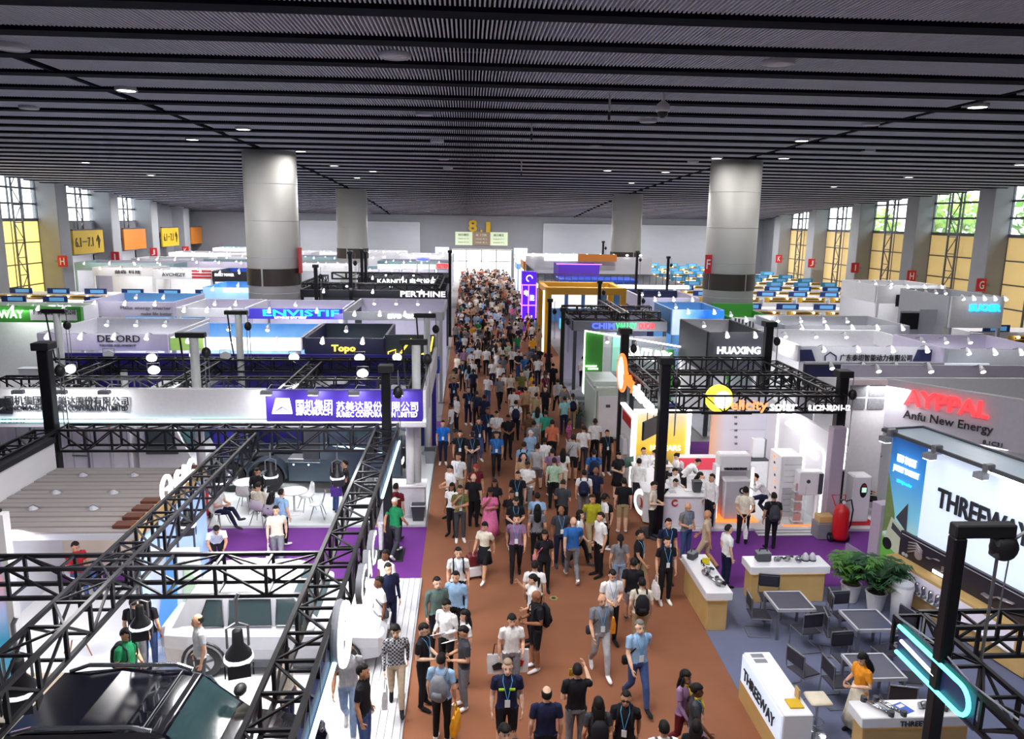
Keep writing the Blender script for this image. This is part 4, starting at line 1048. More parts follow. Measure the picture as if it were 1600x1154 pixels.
    pl_ = bx('number_plate', m_white, t, b - .02, -.26, .6, b + .03, .26, .72); letters(plate, m_ink, t, (b + .035, -.18, .62), .36, .08, '+x', .01)
    part('bumper', M().box(b - .1, -hw * .7, .28, b + .02, hw * .7, .38, .02), m_grey, t)
    return t
m_wpaint = mat('white_car_paint', (228, 230, 240), .2, .1, coat=.6); m_bpaint = mat('black_car_paint', (10, 11, 24), .12, .3, coat=1.); m_broof = mat('black_glass_roof', (8, 8, 18), .16)
car('white car with glass windows parked across the car platform, nose to the aisle', (-3.9, 15.3, .06), 0, 4.5, 1.95, 1.78, m_wpaint, m_wpaint, rails=False)
car('black car with long dark glass roof and chrome roof rails, nearest the viewer', (-4.8, 11.05, .06), math.radians(-2), 4.95, 1.98, 1.78, m_bpaint, m_broof, True)
# ================================================================ TRUCK STAND behind the violet carpet
pf = part('stand_platform', M().box(-13.6, 22.1, 0, -1.25, 30.3, .1, .01), mat('satin_white_floor', (226, 230, 232), .65, grain=.05, spec=.25), None); tag(pf, 'white platform floor under the trucks and round cafe tables', 'platform')
t = thing('truck_stand', 'truck stand with long white and violet company fascia on white posts', 'stand', (0, 22.3, 0))
YS = 22.3
def sx(px, py=630): return gy(px, py, YS).x
part('white_fascia', M().box(-16.2, -.1, 3.36, sx(417), .1, 4.26, .02), m_white, t); part('violet_fascia', M().box(sx(417), -.13, 3.3, sx(661), .1, 4.24, .02), mat('violet_fascia', (60, 38, 150), .45, emit=.12), t)
part('fascia_base', M().box(-16.2, -.16, 3.12, -1.2, .12, 3.3, .02), m_offw, t); bx('led_line', m_ice, t, -16.2, -.2, 3.3, sx(417), -.13, 3.35); bx('led_line', m_ice, t, sx(661), -.2, 3.3, -1.22, -.13, 3.35)
part('end_block', M().box(sx(661), -.12, 3.3, -1.2, .12, 4.24, .02), m_offw, t)
def stext(s, m_, a, b, c, d, fat=0.):
    p0 = gy(a, d, YS - .14); p1 = gy(b, c, YS - .14); letters(s, m_, t, (p0.x, p0.y - YS, p0.z), p1.x - p0.x, p1.z - p0.z, fat=fat)
stext('国机集团', m_ink, 10, 64, 618, 632); stext('苏美达股份有限公司', m_ink, 78, 200, 619, 633); stext('SINOMACH', m_ink, 10, 66, 633, 640, .005); stext('SUMEC CORPORATION LIMITED', m_ink, 78, 200, 633, 641, .005)
stext('-28 D13-17', m_ink, 0, 40, 654, 660)
stext('国机集团', m_ltr, 463, 519, 624, 641); stext('苏美达股份有限公司', m_ltr, 526, 653, 627, 642); stext('SINOMACH', m_ltr, 463, 519, 640, 648, .01); stext('SUMEC CORPORATION LIMITED', m_ltr, 526, 652, 643, 651, .01)
for px0, mm_ in ((424, m_ltr), (-12, m_ink)):
    def lp(x, y): p = gy(px0 + x, y, YS - .14); return (p.x, p.z)
    part('emblem', M().prism([lp(7, 622), lp(28, 622), lp(33, 645), lp(17, 634), lp(1, 645)], -.16, -.13, 'xz'), mm_, t, fix=True); part('emblem', M().prism([lp(17, 637), lp(33, 646), lp(1, 646)], -.16, -.13, 'xz'), mm_, t, fix=True)
for px in (47, 112, 178, 424, 495, 557, 625):
    x = sx(px); h = link('arm_lamp', None, t, (x, -.05, 4.25)); part('lamp_arm', M().tube([(.25, .1, .1), (.1, -.3, .2), (0, -.45, .05)], .015, 5), m_steel, h); part('lamp_head', M().box(-.16, -.55, -.06, .16, -.38, .06, .02), m_grey, h); bx('bulb', m_spot, h, -.13, -.5, -.075, .13, -.4, -.06); area_light('lamp_light', (0, -.55, -.1), .3, 14, (1, 1, 1), (math.radians(48), 0, 0), parent=h)
# posts, beams and back walls
for x, y in ((-1.75, 22.9), (-1.5, 29.3), (-13.2, 29.8)):
    p_ = link('post', None, t, (x, y - YS, 0)); part('shaft', M().cyl((0, 0, .1), (0, 0, 3.3), .125, n=20), m_white, p_, True); part('foot', M().lathe([(.3, .1), (.28, .16), (.16, .2)], 20), m_lgrey, p_)
part('side_fascia', M().box(-1.32, .12, 3.3, -1.2, 8, 4.2, .02), m_offw, t)
part('back_wall', M().box(-15.9, 8.1, .1, -1.25, 8.25, 3.85, .01), m_purpleB, t)
for i in range(14): bx('wall_rib', m_navy, t, -15.8 + i * 1.07, 8.02, .1, -15.72 + i * 1.07, 8.1, 3.8)
bx('wall_rail', m_navy, t, -15.9, 8.0, 3.3, -1.25, 8.1, 3.4)
part('partition', M().box(-9.2, 5.2, .1, -8.1, 5.3, 3.2), m_purpleB, t); part('partition', M().box(-5.0, 5.5, .1, -4.0, 5.6, 3.2), m_purpleB, t)
for x, y in ((-14, 3), (-11.2, 5), (-6.4, 5.5), (-3.2, 4)): bx('ceiling_panel', m_offw, t, x, y, 3.12, x + 1.9, y + 1.5, 3.2)
for lab, a, b in (('black truss crossing the truck stand roof midway, behind the white fascia', (-15.6, 26.2, 3.3), (-1.6, 26.2, 3.3)), ('black truss along the rear of the truck stand roof', (-15.6, 29.6, 3.35), (-1.6, 29.6, 3.35)),
                  ('black truss joining front and rear of the truck stand roof, under the white mast', (-9.6, 22.7, 3.3), (-9.6, 29.4, 3.3)), ('black truss joining front and rear of the truck stand roof, middle one', (-5.8, 22.7, 3.3), (-5.8, 29.4, 3.3)),
                  ('black truss on the western end of the truck stand roof', (-13.4, 22.7, 3.3), (-13.4, 29.4, 3.3)), ('black truss on the aisle end of the truck stand roof', (-1.7, 22.7, 3.3), (-1.7, 29.4, 3.3))):
    truss_beam(lab, a, b, .45, .75)
m_wmast = mat('mast_white', (206, 210, 212), .45)
for lab, px, pt, pb, Y in (('white hoist mast with black head at the far west of the truck stand', 88, 485, 548, 29.6), ('white hoist mast with black head before the green lettered stand', 302, 522, 600, 23.0), ('white hoist mast with black head under the blue lit sign', 372, 487, 548, 29.6),
                        ('white hoist mast with black head at the aisle corner of the truck stand', 650, 533, 606, 23.0), ('white hoist mast with black head before the grey stand near the aisle', 667, 492, 552, 29.8)):
    p = gy(px, pt, Y); q = thing('truss_mast', lab, 'mast', (p.x, Y, 0))
    part('post', M().cyl((0, 0, .1), (0, 0, p.z - .1), .13, n=14), m_wmast, q, True); part('head_arm', M().box(-.5, -.12, p.z - .1, .35, .12, p.z + .06, .02), m_black, q)
    part('cable', M().tube([(-.4, 0, p.z - .1), (-.35, .05, p.z - 1), (-.2, 0, p.z - 2)], .03, 6), m_black, q)
    hx = link('chain_hoist', None, q, (.34, 0, p.z - .55)); part('motor', M().ell((0, 0, 0), (.14, .14, .17), 12, 8), m_black, hx, True); part('chain', M().tube([(0, 0, .1), (0, 0, .5)], .02, 5).tube([(-.05, 0, 0), (-.05, 0, -1.5)], .012, 5).tube([(.06, 0, 0), (.06, 0, -1.5)], .012, 5), m_steel, hx)
for i, (px, py) in enumerate(((112, 575), (238, 558), (240, 577), (305, 553), (460, 557), (562, 558), (622, 557), (567, 582), (170, 553), (352, 555))):
    p = gz(px, py, 3.9); q = thing('work_lamp', 'white floodlight hung in the truck stand trusses, number %s along from the west' % ('one', 'three', 'four', 'five', 'seven', 'eight', 'ten', 'nine', 'two', 'six')[i], 'lamp', tuple(p), RND.uniform(-.6, .6))
    part('housing', M().loft([ringe(V((0, .1, .06)), V((1, 0, 0)), V((0, 0, 1)), .1, .08), ringe(V((0, -.08, 0)), V((1, 0, 0)), V((0, .2, 1)).normalized(), .2, .15)]), m_offw, q, fix=True)
    if i < 8: part('bulb', M().ell((0, -.1, -.02), (.19, .05, .13), 12, 8), m_spot, q, True)
    part('bracket', M().tube([(-.2, 0, 0), (-.2, 0, .22), (.2, 0, .22), (.2, 0, 0)], .015, 5), m_steel, q)
for i in range(4): area_light('stand_wash', (-12.2 + i * 3.2, 24.6, 3.8), 1.3, 130, (.96, .98, 1))

# ---- trucks
def wheel(parent, x, y, r, w, s, rimm=None):
    q = link('wheel', None, parent, (x, y, r))
    part('tyre', M().tube([(0, -w / 2, 0), (0, -w / 2 + .03, 0), (0, w / 2 - .03, 0), (0, w / 2, 0)], [r * .88, r, r, r * .88], 28, up=(1, 0, 0)), m_black, q, False, True)
    part('rim', M().tube([(0, s * w * .3, 0), (0, s * w * .52, 0)], [r * .62, r * .55], 24, up=(1, 0, 0)), rimm or m_chrome, q, False, True); part('hub', M().tube([(0, s * w * .5, 0), (0, s * w * .66, 0)], [r * .26, r * .18], 14, up=(1, 0, 0)), m_steel, q, False, True)
    for k in range(10): part('wheel_nut', M().cyl((r * .4 * math.cos(k * PI / 5), s * w * .52, r * .4 * math.sin(k * PI / 5)), (r * .4 * math.cos(k * PI / 5), s * w * .6, r * .4 * math.sin(k * PI / 5)), .025, n=6), m_dgrey, q)
m_tpaint = mat('steel_blue_truck_paint', (74, 88, 102), .3, .5, coat=.5)
def tractor():
    t = thing('tractor_truck', 'steel-grey tractor truck with raked cab facing the aisle', 'truck', (-4.9, 26.0, .1), math.radians(-3))
    part('chassis', M().box(-3.6, -.45, .55, 2.4, .45, .85, .02), m_dgrey, t)
    cabm = M().loft([[(x, y, z) for y, z in ((-1.2 * k, .6), (1.2 * k, .6), (1.22 * k, 2.0), (1.1 * k, zt), (-1.1 * k, zt), (-1.22 * k, 2.0))] for x, k, zt in ((.1, 1, 3.0), (1.4, 1, 3.05), (2.0, .99, 2.9), (2.5, .96, 1.95), (2.75, .9, 1.6), (2.8, .84, 1.2))])
    part('cab', cabm, m_tpaint, t, False, True)
    part('windscreen', M().loft([[(2.02, -1.0, 2.82), (2.02, 1.0, 2.82), (2.5, 1.05, 1.98), (2.5, -1.05, 1.98)], [(2.08, -1.0, 2.86), (2.08, 1.0, 2.86), (2.57, 1.05, 2.0), (2.57, -1.05, 2.0)]]), m_tglass, t, fix=True)
    for s in (-1, 1):
        part('side_window', M().loft([[(1.0, s * 1.2, 2.0), (2.2, s * 1.19, 2.0), (1.95, s * 1.1, 2.75), (1.0, s * 1.1, 2.8)], [(1.0, s * 1.24, 2.0), (2.2, s * 1.23, 2.0), (1.95, s * 1.14, 2.75), (1.0, s * 1.14, 2.8)]]), m_tglass, t, fix=True)
        for x, r in ((1.75, .52), (-1.7, .52), (-2.95, .52)):
            wheel(t, x, s * 1.02, r, .32, s)
            part('mudguard', M().loft([[(x + (r + .1) * math.cos(a), s * 1.23, r + (r + .1) * math.sin(a)), (x + (r + .16) * math.cos(a), s * 1.23, r + (r + .16) * math.sin(a)), (x + (r + .16) * math.cos(a), s * .8, r + (r + .16) * math.sin(a)), (x + (r + .1) * math.cos(a), s * .8, r + (r + .1) * math.sin(a))] for a in [PI * k / 12 for k in range(13)]]), m_tpaint, t, fix=True)
        part('side_skirt', M().box(-1.0, s * 1.12 - .05, .4, 1.05, s * 1.12 + .05, 1.1, .03), m_tpaint, t); part('step_plate', M().box(-1.0, s * .85 - .3, 1.1, 1.0, s * .85 + .3, 1.2, .02), m_steel, t)
        for k in range(4): part('marker_lamp', M().ell((-.8 + k * .5, s * 1.18, 1.0), (.03, .02, .03), 8, 6), m_glow, t)
        part('mirror', M().box(2.3, s * 1.3 - .06, 1.9, 2.45, s * 1.3 + .06, 2.6, .03), m_black, t)
        part('headlamp', M().box(2.55, s * .85 - .2, 1.0, 2.82, s * .85 + .2, 1.2, .03), m_glow, t)
    part('led_flash', M().tube([(.3, -1.24, 1.75), (2.4, -1.2, 1.45)], .035, 6), m_ice, t)
    part('deflector', M().loft([[(.1, -1.05, 3.0), (.1, 1.05, 3.0), (1.7, 1.05, 3.02), (1.7, -1.05, 3.02)], [(.1, -.9, 3.14), (.1, .9, 3.14), (.7, .9, 3.14), (.7, -.9, 3.14)]]), m_tpaint, t, fix=True)
    part('rear_panel', M().box(-.5, -1.15, .9, .1, 1.15, 2.9, .04), m_dgrey, t); part('fifth_wheel', M().lathe([(.5, .95), (.5, 1.05), (.1, 1.08)], 20, (-2.3, 0, 0)), m_black, t)
    part('tank', M().tube([(-.95, -.85, .75), (.95, -.85, .75)], .3, 20), m_steel, t, False); part('grille', M().box(2.7, -.7, .75, 2.86, .7, 1.5, .02), m_black, t)
    return t
tractor()
def box_truck(label, loc, cab=True, red=False):
    t = thing('box_truck', label, 'truck', loc)
    part('chassis', M().box(-3, -.4, .5, 3, .4, .75), m_dgrey, t)
    b_ = part('cargo_box', M().box(-3, -1.15, .85, 1.1, 1.15, 3.0, .03), m_white, t)
    for i in range(8): bx('rib', m_lgrey, b_, -2.95 + i * .56, -1.19, .9, -2.9 + i * .56, -1.15, 2.95)
    for x in (-1.9, -.2):
        dd = bx('side_door', m_offw, b_, x - .75, -1.18, .95, x + .75, -1.16, 2.85); bx('door_bar', m_steel, b_, x - .05, -1.22, .95, x, -1.18, 2.85); part('door_handle', M().tube([(x - .05, -1.24, 1.6), (x - .5, -1.25, 1.62)], .02, 6), m_dgrey, b_)
    if cab:
        part('cab', M().loft([[(x, y, z) for y, z in ((-1.05, .6), (1.05, .6), (1.0, zt), (-1.0, zt))] for x, zt in ((1.25, 2.5), (2.4, 2.5), (2.8, 1.6), (3.0, 1.2))]), m_white, t, fix=True)
        part('windscreen', M().loft([[(2.46, -.9, 2.4), (2.46, .9, 2.4), (2.82, .92, 1.62), (2.82, -.92, 1.62)], [(2.5, -.9, 2.42), (2.5, .9, 2.42), (2.88, .92, 1.64), (2.88, -.92, 1.64)]]), m_tglass, t, fix=True)
        part('side_window', M().prism([(1.5, 1.6), (2.5, 1.6), (2.3, 2.35), (1.5, 2.35)], -1.08, -1.0, 'xz'), m_tglass, t, fix=True)
        if red: letters('亿', m_red, t, (.4, -1.2, 2.4), .45, .4)
    for s in (-1, 1):
        for x in (-1.9, 2.0): wheel(t, x, s * .9, .42, .28, s)
    return t
box_truck('white box truck with side doors and dark cab window, behind the slatted roof', (-11.7, 25.2, .1), True, True)
box_truck('white box truck behind the western mast, doors towards the viewer', (-15.2, 28.4, .1), True)
# ---- cafe furniture
def shell_chair(label, x, y, rz, z=.1, wood=True, group=None):
    t = thing('shell_chair', label, 'chair', (x, y, z), rz, group)
    s = M(); rings = []
    for yy, zz, w, c in ((-.22, .45, .2, .0), (-.1, .42, .23, .03), (.06, .42, .23, .03), (.17, .5, .23, .03), (.22, .66, .21, .03), (.25, .82, .15, .02)):
        rings.append([(x_ * w, yy - (.03 if abs(x_) > .7 else 0) * (1 if zz > .5 else 0), zz + (c if abs(x_) > .7 else 0) + dz) for dz, xs_ in ((0, (-1, -.5, 0, .5, 1)), (.02, (1, .5, 0, -.5, -1))) for x_ in xs_])
    part('shell', s.loft(rings), m_white, t, True, True)
    for sx_ in (-1, 1):
        for sy_ in (-1, 1): part('leg', M().cyl((sx_ * .12, sy_ * .1, .42), (sx_ * .23, sy_ * .22, 0), .016, .011, 8), m_wood2 if wood else m_steel, t)
    return t
m_wood2 = mat('beech_leg', (160, 104, 66), .5)
def round_table(label, x, y, z=.1, r=.42):
    t = thing('round_table', label, 'table', (x, y, z)); part('table_top', M().lathe([(.01, .71), (r - .01, .71), (r, .72), (r, .735), (r - .01, .745), (.01, .745)], 28), m_white, t); part('stem', M().cyl((0, 0, .03), (0, 0, .71), .035), m_white, t); part('foot', M().lathe([(.26, 0), (.25, .02), (.04, .05)], 20), m_white, t); return t
def atf(px, py, z=.1): return gz(px, py, z)
p = atf(385, 790); round_table('white round cafe table covered with papers beside the truck wheel', p.x, p.y + .2)
p = atf(458, 805); round_table('white round cafe table before the truck skirt, empty chairs beside it', p.x, p.y + .2)
for lab, px, py, rz in (('white shell chair, empty, back towards the red drum', 384, 795, 3.0), ('white shell chair, empty, high back by the truck skirt', 480, 795, -1.0), ('white shell chair, empty, nearest the visitors in jeans', 497, 808, -1.5)):
    p = atf(px, py); shell_chair(lab, p.x, p.y, rz, wood=False)
p = gz(122, 1022, .068); shell_chair('white shell chair with wooden legs on the beige floor', p.x, p.y, 2.2, .07)
def extinguisher(label, x, y, z=0, yellow=True, s=1., big=True):
    t = thing('fire_extinguisher', label, 'extinguisher', (x, y, z)); t.scale = (s,) * 3
    part('tank', M().lathe([(.02, .1), (.2, .12), (.215, .2), (.215, .92), (.17, 1.03), (.07, 1.1), (.06, 1.16)], 24), m_red, t, True)
    part('valve', M().box(-.07, -.06, 1.15, .07, .06, 1.26, .02), m_red if False else m_black, t); part('gauge', M().cyl((0, -.08, 1.2), (0, -.05, 1.2), .05), m_white, t)
    part('hose', M().tube([(.06, 0, 1.2), (.24, 0, 1.25), (.33, .02, .95), (.3, .02, .5), (.24, .02, .35)], .022, 8), m_black, t); part('push_handle', M().tube([(-.12, .12, 1.0), (-.2, .25, 1.3), (.2, .25, 1.3), (.12, .12, 1.0)], .02, 6), m_red, t)
    for sx_ in (-1, 1): part('wheel', M().tube([(sx_ * .2, .05, .13), (sx_ * .27, .05, .13)], .13, 16), m_black, t); part('wheel_hub', M().tube([(sx_ * .19, .05, .13), (sx_ * .275, .05, .13)], .055, 12), m_chrome, t)
    if yellow: part('label', M().loft([[(.218 * math.sin(a), -.218 * math.cos(a), z_) for a in [-.6 + .1 * k for k in range(13)]] for z_ in (.5, .75)], False), m_yel, t); letters('火', m_ink, t, (-.09, -.225, .55), .18, .16, depth=.005)
    return t
p = atf(315, 812); extinguisher('red wheeled extinguisher with yellow label on the truck stand edge', p.x, p.y + .1, .1)
t = thing('fire_drum', 'small red drum box beside the labelled extinguisher', 'box', (p.x - .45, p.y, .1)); part('tub', M().lathe([(.2, 0), (.26, .5), (.24, .5), (.19, .04)], 16), m_red, t); part('rim', M().lathe([(.25, .48), (.28, .5), (.25, .52)], 16), m_red, t)
t = thing('poster_stand', 'white standing notice beside the red drum', 'sign', (p.x - .4, p.y + .5, .1)); bx('board', m_white, t, -.3, -.02, .4, .3, .02, 1.5); bx('leg', m_steel, t, -.02, .02, 0, .02, .06, 1.2)
p = atf(655, 805); t = thing('waste_bin', 'dark grey waste bin at the foot of the white post by the aisle', 'bin', (p.x, p.y - .3, .1)); part('tub', M().loft([[(-.16, -.16, 0), (.16, -.16, 0), (.16, .16, 0), (-.16, .16, 0)], [(-.21, -.21, .5), (.21, -.21, .5), (.21, .21, .5), (-.21, .21, .5)]]), m_dgrey, t); part('liner', M().tube([(-.22, -.22, .5), (.22, -.22, .5), (.22, .22, .5), (-.22, .22, .5), (-.22, -.22, .5)], .015, 5), m_white, t)
p = atf(672, 722); t = thing('waste_bin', 'grey waste bin beside the farther white post', 'bin', (p.x, p.y, .1)); part('tub', M().loft([[(-.16, -.16, 0), (.16, -.16, 0), (.16, .16, 0), (-.16, .16, 0)], [(-.2, -.2, .5), (.2, -.2, .5), (.2, .2, .5), (-.2, .2, .5)]]), m_grey, t); bx('lid', m_dgrey, t, -.21, -.21, .5, .21, .21, .54)
p = atf(628, 812); t = thing('reception_counter', 'white reception counter behind the visitors at the aisle mast', 'counter', (p.x, p.y + .5, .1)); part('counter_body', M().box(-.7, -.3, 0, .7, .3, .98, .02), m_offw, t); part('counter_top', M().box(-.75, -.35, .98, .75, .35, 1.04, .01), m_white, t); bx('leaflet', m_lgrey, t, .1, -.2, 1.04, .4, .1, 1.06)
# ================================================================ SOLAR STAND
pf = part('stand_platform', M().box(5.75, 21.6, 0, 11.35, 28.2, .1, .01), mat('satin_white_floor', (226, 230, 232)), None); tag(pf, 'white platform floor of the solar stand with stepped edge', 'platform')
t = thing('platform_steps', 'white shallow steps in front of the solar stand cabinets', 'steps', (8.75, 21.2, 0))
for i in range(3): bx('step', m_white, t, 0, i * .15, 0, 2.1 - i * .05, .4, .03 + .03 * i); bx('step_edge', m_grey, t, 0, i * .15 - .01, .02 + .03 * i, 2.1 - i * .05, i * .15, .034 + .03 * i)
for lab, x, y, h in (('black mast at the front corner of the solar stand beside the counter', 5.72, 21.5, 5.2), ('black mast at the rear aisle corner of the solar stand behind the orange ring', 5.75, 27.5, 5.2), ('black mast at the rear of the solar stand before the dark HUAXING wall', 11.1, 27.5, 5.5), ('black mast at the front corner of the solar stand by the lilac wall end', 11.25, 21.95, 4.75)):
    mast(lab, x, y, h, .14)
g = 'black trusses of the solar stand'
truss_beam('black truss over the front of the solar stand carrying the sun sign', (5.72, 21.8, 3.75), (11.2, 21.8, 3.75), .5, .6)
truss_beam('black truss over the rear of the solar stand', (5.8, 27.5, 3.8), (11.1, 27.5, 3.8), .5, .6)
truss_beam('black truss across the middle of the solar stand', (5.8, 24.9, 3.75), (11.1, 24.9, 3.75), .5, .6)
truss_beam('black truss on the aisle side of the solar stand with the lit letters', (5.75, 22.2, 3.75), (5.75, 27.3, 3.75), .5, .6)
truss_beam('black truss on the inner side of the solar stand', (11.15, 22.2, 3.75), (11.15, 27.3, 3.75), .5, .6)
t = thing('sun_sign', 'glowing yellow sun disc with orange and white solar lettering on black truss', 'sign', (0, 21.6, 0))
p = gy(1123, 622, 21.6); part('sun_disc', M().tube([(p.x, -.06, p.z), (p.x, .06, p.z)], .4, 40), mat('sun_glow', (255, 222, 60), .4, emit=2.2), t, fix=True); part('sun_core', M().tube([(p.x + .1, -.075, p.z - .03), (p.x + .1, -.06, p.z - .03)], .26, 32), m_ltr, t, fix=True)
def ft(s, m_, a, b, c, d, fat=.015): q0 = gy(a, d, 21.55); q1 = gy(b, c, 21.55); letters(s, m_, t, (q0.x, -.06, q0.z), q1.x - q0.x, q1.z - q0.z, fat=fat)
ft('elicity', mat('warm_letters', (255, 150, 90), .4, emit=1.6), 1141, 1200, 624, 644); ft('solar', m_ltr, 1202, 1246, 626, 641); ft('8.1C29-30,D11-12', m_ltr, 1262, 1328, 632, 642)
bx('sign_shelf', m_black, t, p.x - .5, -.08, p.z - .47, p.x + 1., .1, p.z - .42)
t = thing('ring_sign', 'orange-rimmed white disc sign with lettering facing the aisle on the solar stand', 'sign', (5.42, 0, 0))
p = gx(973, 582, 5.42)
part('disc', M().tube([(-.06, p.y, p.z), (.02, p.y, p.z)], .58, 32), m_ltr, t, fix=True); part('rim', M().tube([(-.02, p.y + .62 * math.cos(2 * PI * k / 32), p.z + .62 * math.sin(2 * PI * k / 32)) for k in range(33)], .07, 6, False), m_ltro, t)
q0 = p.y - .7
letters('elicity', m_ltro, t, (-.05, q0, 3.75), 1.5, .55, '-x', .08, .02)
letters('solar', m_ltr, t, (-.05, q0 - 1.6, 3.75), 1.3, .5, '-x', .08, .03); letters('8.1C29-30', m_ltr, t, (-.05, q0 - 3.0, 3.75), 1.2, .3, '-x', .06, .03)
# counters
m_lac = mat('white_lacquer', (236, 236, 242), .25, grain=.02)
t = thing('reception_counter', 'long white L-shaped counter with round lit emblem on the aisle side', 'counter', (0, 0, .1))
part('counter_body', M().box(5.95, 21.75, 0, 7.6, 22.3, .95, .02), m_lac, t); part('counter_top', M().box(5.85, 21.7, .95, 7.65, 22.4, 1.0, .01), m_white, t)
part('side_body', M().prism([(5.45, 22.2), (5.95, 21.8), (6.25, 22.4), (6.2, 25.2), (5.7, 25.2)], 0, .95), m_lac, t); part('side_top', M().prism([(5.4, 22.15), (5.95, 21.75), (6.3, 22.4), (6.25, 25.25), (5.65, 25.25)], .95, 1.0), m_white, t)
part('round_emblem', M().tube([(5.53, 22.55, .5), (5.45, 22.52, .5)], .42, 28), m_ltr, t, fix=True); part('emblem_core', M().tube([(5.46, 22.54, .5), (5.43, 22.53, .5)], .26, 24), m_lac, t, fix=True); part('emblem_mark', M().tube([(5.44, 22.54 + .14 * math.cos(a), .5 + .14 * math.sin(a)) for a in [k * .5 for k in range(11)]], .03, 6), m_red, t)
part('logo', M().tube([(6.3 + .09 * math.cos(a), 21.73, .78 + .09 * math.sin(a)) for a in [.8 + k * .5 for k in range(11)]], .025, 6), m_red, t)
for i, (x, y, w) in enumerate(((6.2, 22.0, .2), (6.7, 22.1, .24), (7.2, 21.95, .18))): bx('leaflet', m_white if i % 2 else m_lgrey, t, x, y, 1.0, x + w, y + .2, 1.012 + .01 * i)
t = thing('waste_bin', 'dark square basket standing on the solar counter', 'basket', (7.05, 22.1, 1.1)); part('tub', M().loft([[(-.1, -.1, 0), (.1, -.1, 0), (.1, .1, 0), (-.1, .1, 0)], [(-.13, -.13, .33), (.13, -.13, .33), (.13, .13, .33), (-.13, .13, .33)]]), m_dgrey, t); bx('rim', m_black, t, -.135, -.135, .32, .135, .135, .35)
t = thing('card_holder', 'clear brown card holder at the end of the solar counter', 'holder', (5.95, 22.2, 1.1)); part('plate', M().box(-.12, 0, 0, .14, .02, .34), mat('brown_card', (170, 140, 124), .4), t); bx('foot', m_lgrey, t, -.12, -.06, 0, .14, .08, .02)
# poster wall
t = thing('poster_wall', 'yellow desert poster wall with white lit frame inside the solar stand', 'display', (0, 26.6, .1))
q0 = gy(990, 745, 26.6); q1 = gy(1074, 648, 26.6)
part('poster', M().box(q0.x, -.04, .02, q1.x, .04, q1.z), grad_mat('desert_picture', [(0, (150, 120, 70)), (.3, (196, 160, 60)), (.5, (240, 196, 60)), (.7, (244, 214, 110)), (1, (220, 216, 196))], 2, 0, 2.4, .25, .35), t)
for a, b, c, d in ((q0.x - .1, q1.x + .14, q1.z, q1.z + .1), (q0.x - .1, q0.x, 0, q1.z), (q1.x, q1.x + .14, 0, q1.z)): bx('lit_frame', m_glow, t, a, -.08, c, b, .06, d)
letters('10 YEARS', m_ltr, t, (q0.x + .55, -.06, .95), q1.x - q0.x - .75, .2)
part('mark', M().tube([(q0.x + .9 + .13 * math.cos(a), -.06, 1.75 + .13 * math.sin(a)) for a in [k * .5 for k in range(11)]], .03, 6), m_ltro, t)
t = thing('hanging_screen', 'black flat screen hanging on rods before the yellow poster', 'screen', (6.2, 24.9, 2.35), .9)
part('panel', M().box(-.55, -.04, -.32, .55, .04, .32, .015), m_black, t); 
for s in (-1, 1): part('rod', M().cyl((s * .25, 0, .3), (s * .25, 0, 1.45), .015, n=6), m_black, t)
t = thing('white_panel_wall', 'white panel with red sign and lit edges facing the aisle, solar stand rear', 'display', (5.75, 25.35, .1))
part('panel', M().box(-.06, 0, 0, .06, 1.9, 2.5, .01), m_white, t); bx('lit_edge', m_glow, t, -.09, -.05, 0, .09, 0, 2.5); bx('red_head', m_red, t, -.08, .1, 2.05, -.06, 1.6, 2.4); bx('lit_edge', m_glow, t, -.09, 0, 2.5, .09, 2, 2.56); part('wall_unit', M().box(-.25, .5, 1.0, -.06, 1.1, 1.6, .03), m_lgrey, t)
# lit portal cabinet
t = thing('battery_portal', 'white lit portal with header text holding a grey battery cabinet', 'display', (8.3, 22.4, .1))
for s in (-1, 1): bx('portal_leg', m_lac, t, s * .55 - .06, -.1, 0, s * .55 + .06, .25, 1.75); bx('led_strip', m_glow, t, s * .55 - .03, -.13, .05, s * .55 + .03, -.1, 1.7)
part('header', M().box(-.5, -.06, 1.55, .5, .4, 2.1, .05), m_lac, t); letters('OUTDOOR ENERGY STORAGE', m_ink, t, (-.36, -.08, 1.62), .72, .08, fat=.02)
bx('back', m_lac, t, -.5, .28, 0, .5, .34, 1.6); part('base', M().box(-.75, -.35, 0, .75, .4, .04), m_ltro, t)
t = thing('battery_cabinet', 'grey battery cabinet with round black dial inside the lit portal', 'cabinet', (8.35, 22.35, .14)); part('body', M().box(-.36, -.14, 0, .38, .2, 1.25, .03), m_lgrey, t); part('trim', M().box(-.4, -.16, 1.22, .42, .22, 1.3, .02), m_white, t); part('dial', M().cyl((.18, -.13, .95), (.18, -.17, .95), .1, n=20), m_black, t); part('dial_face', M().cyl((.18, -.17, .95), (.18, -.18, .95), .055, n=16), m_white, t)
# white walls
t = thing('solar_back_wall', 'white back wall of the solar stand with panel joints and red glowing text', 'display', (0, 26.7, .1))
part('wall', M().box(8.9, -.05, 0, 11.0, .05, 2.95), grad_mat('white_wall_orange_edge', [(0, (250, 190, 150)), (.25, (232, 228, 238)), (1, (226, 226, 242))], 0, 8.9, 10.9), t)
bx('joint', m_lgrey, t, 9.6, -.06, 1.7, 11, -.05, 1.715); bx('joint', m_lgrey, t, 9.9, -.06, .9, 11, -.05, .915); letters('Apartment energy', m_ltro, t, (9.1, -.08, .62), 1.3, .13, fat=.02)
for i in range(6): letters('安居', m_grey, t, (9.7 + .02 * i, -.07, 2.4 - i * .25), .1, .08)
t = thing('solar_side_wall', 'white side wall with rounded light frames and lit bars on the solar stand', 'display', (10.98, 0, .1))
part('wall', M().box(-.05, 21.75, 0, .05, 26.7, 2.95, .01), m_lac, t)
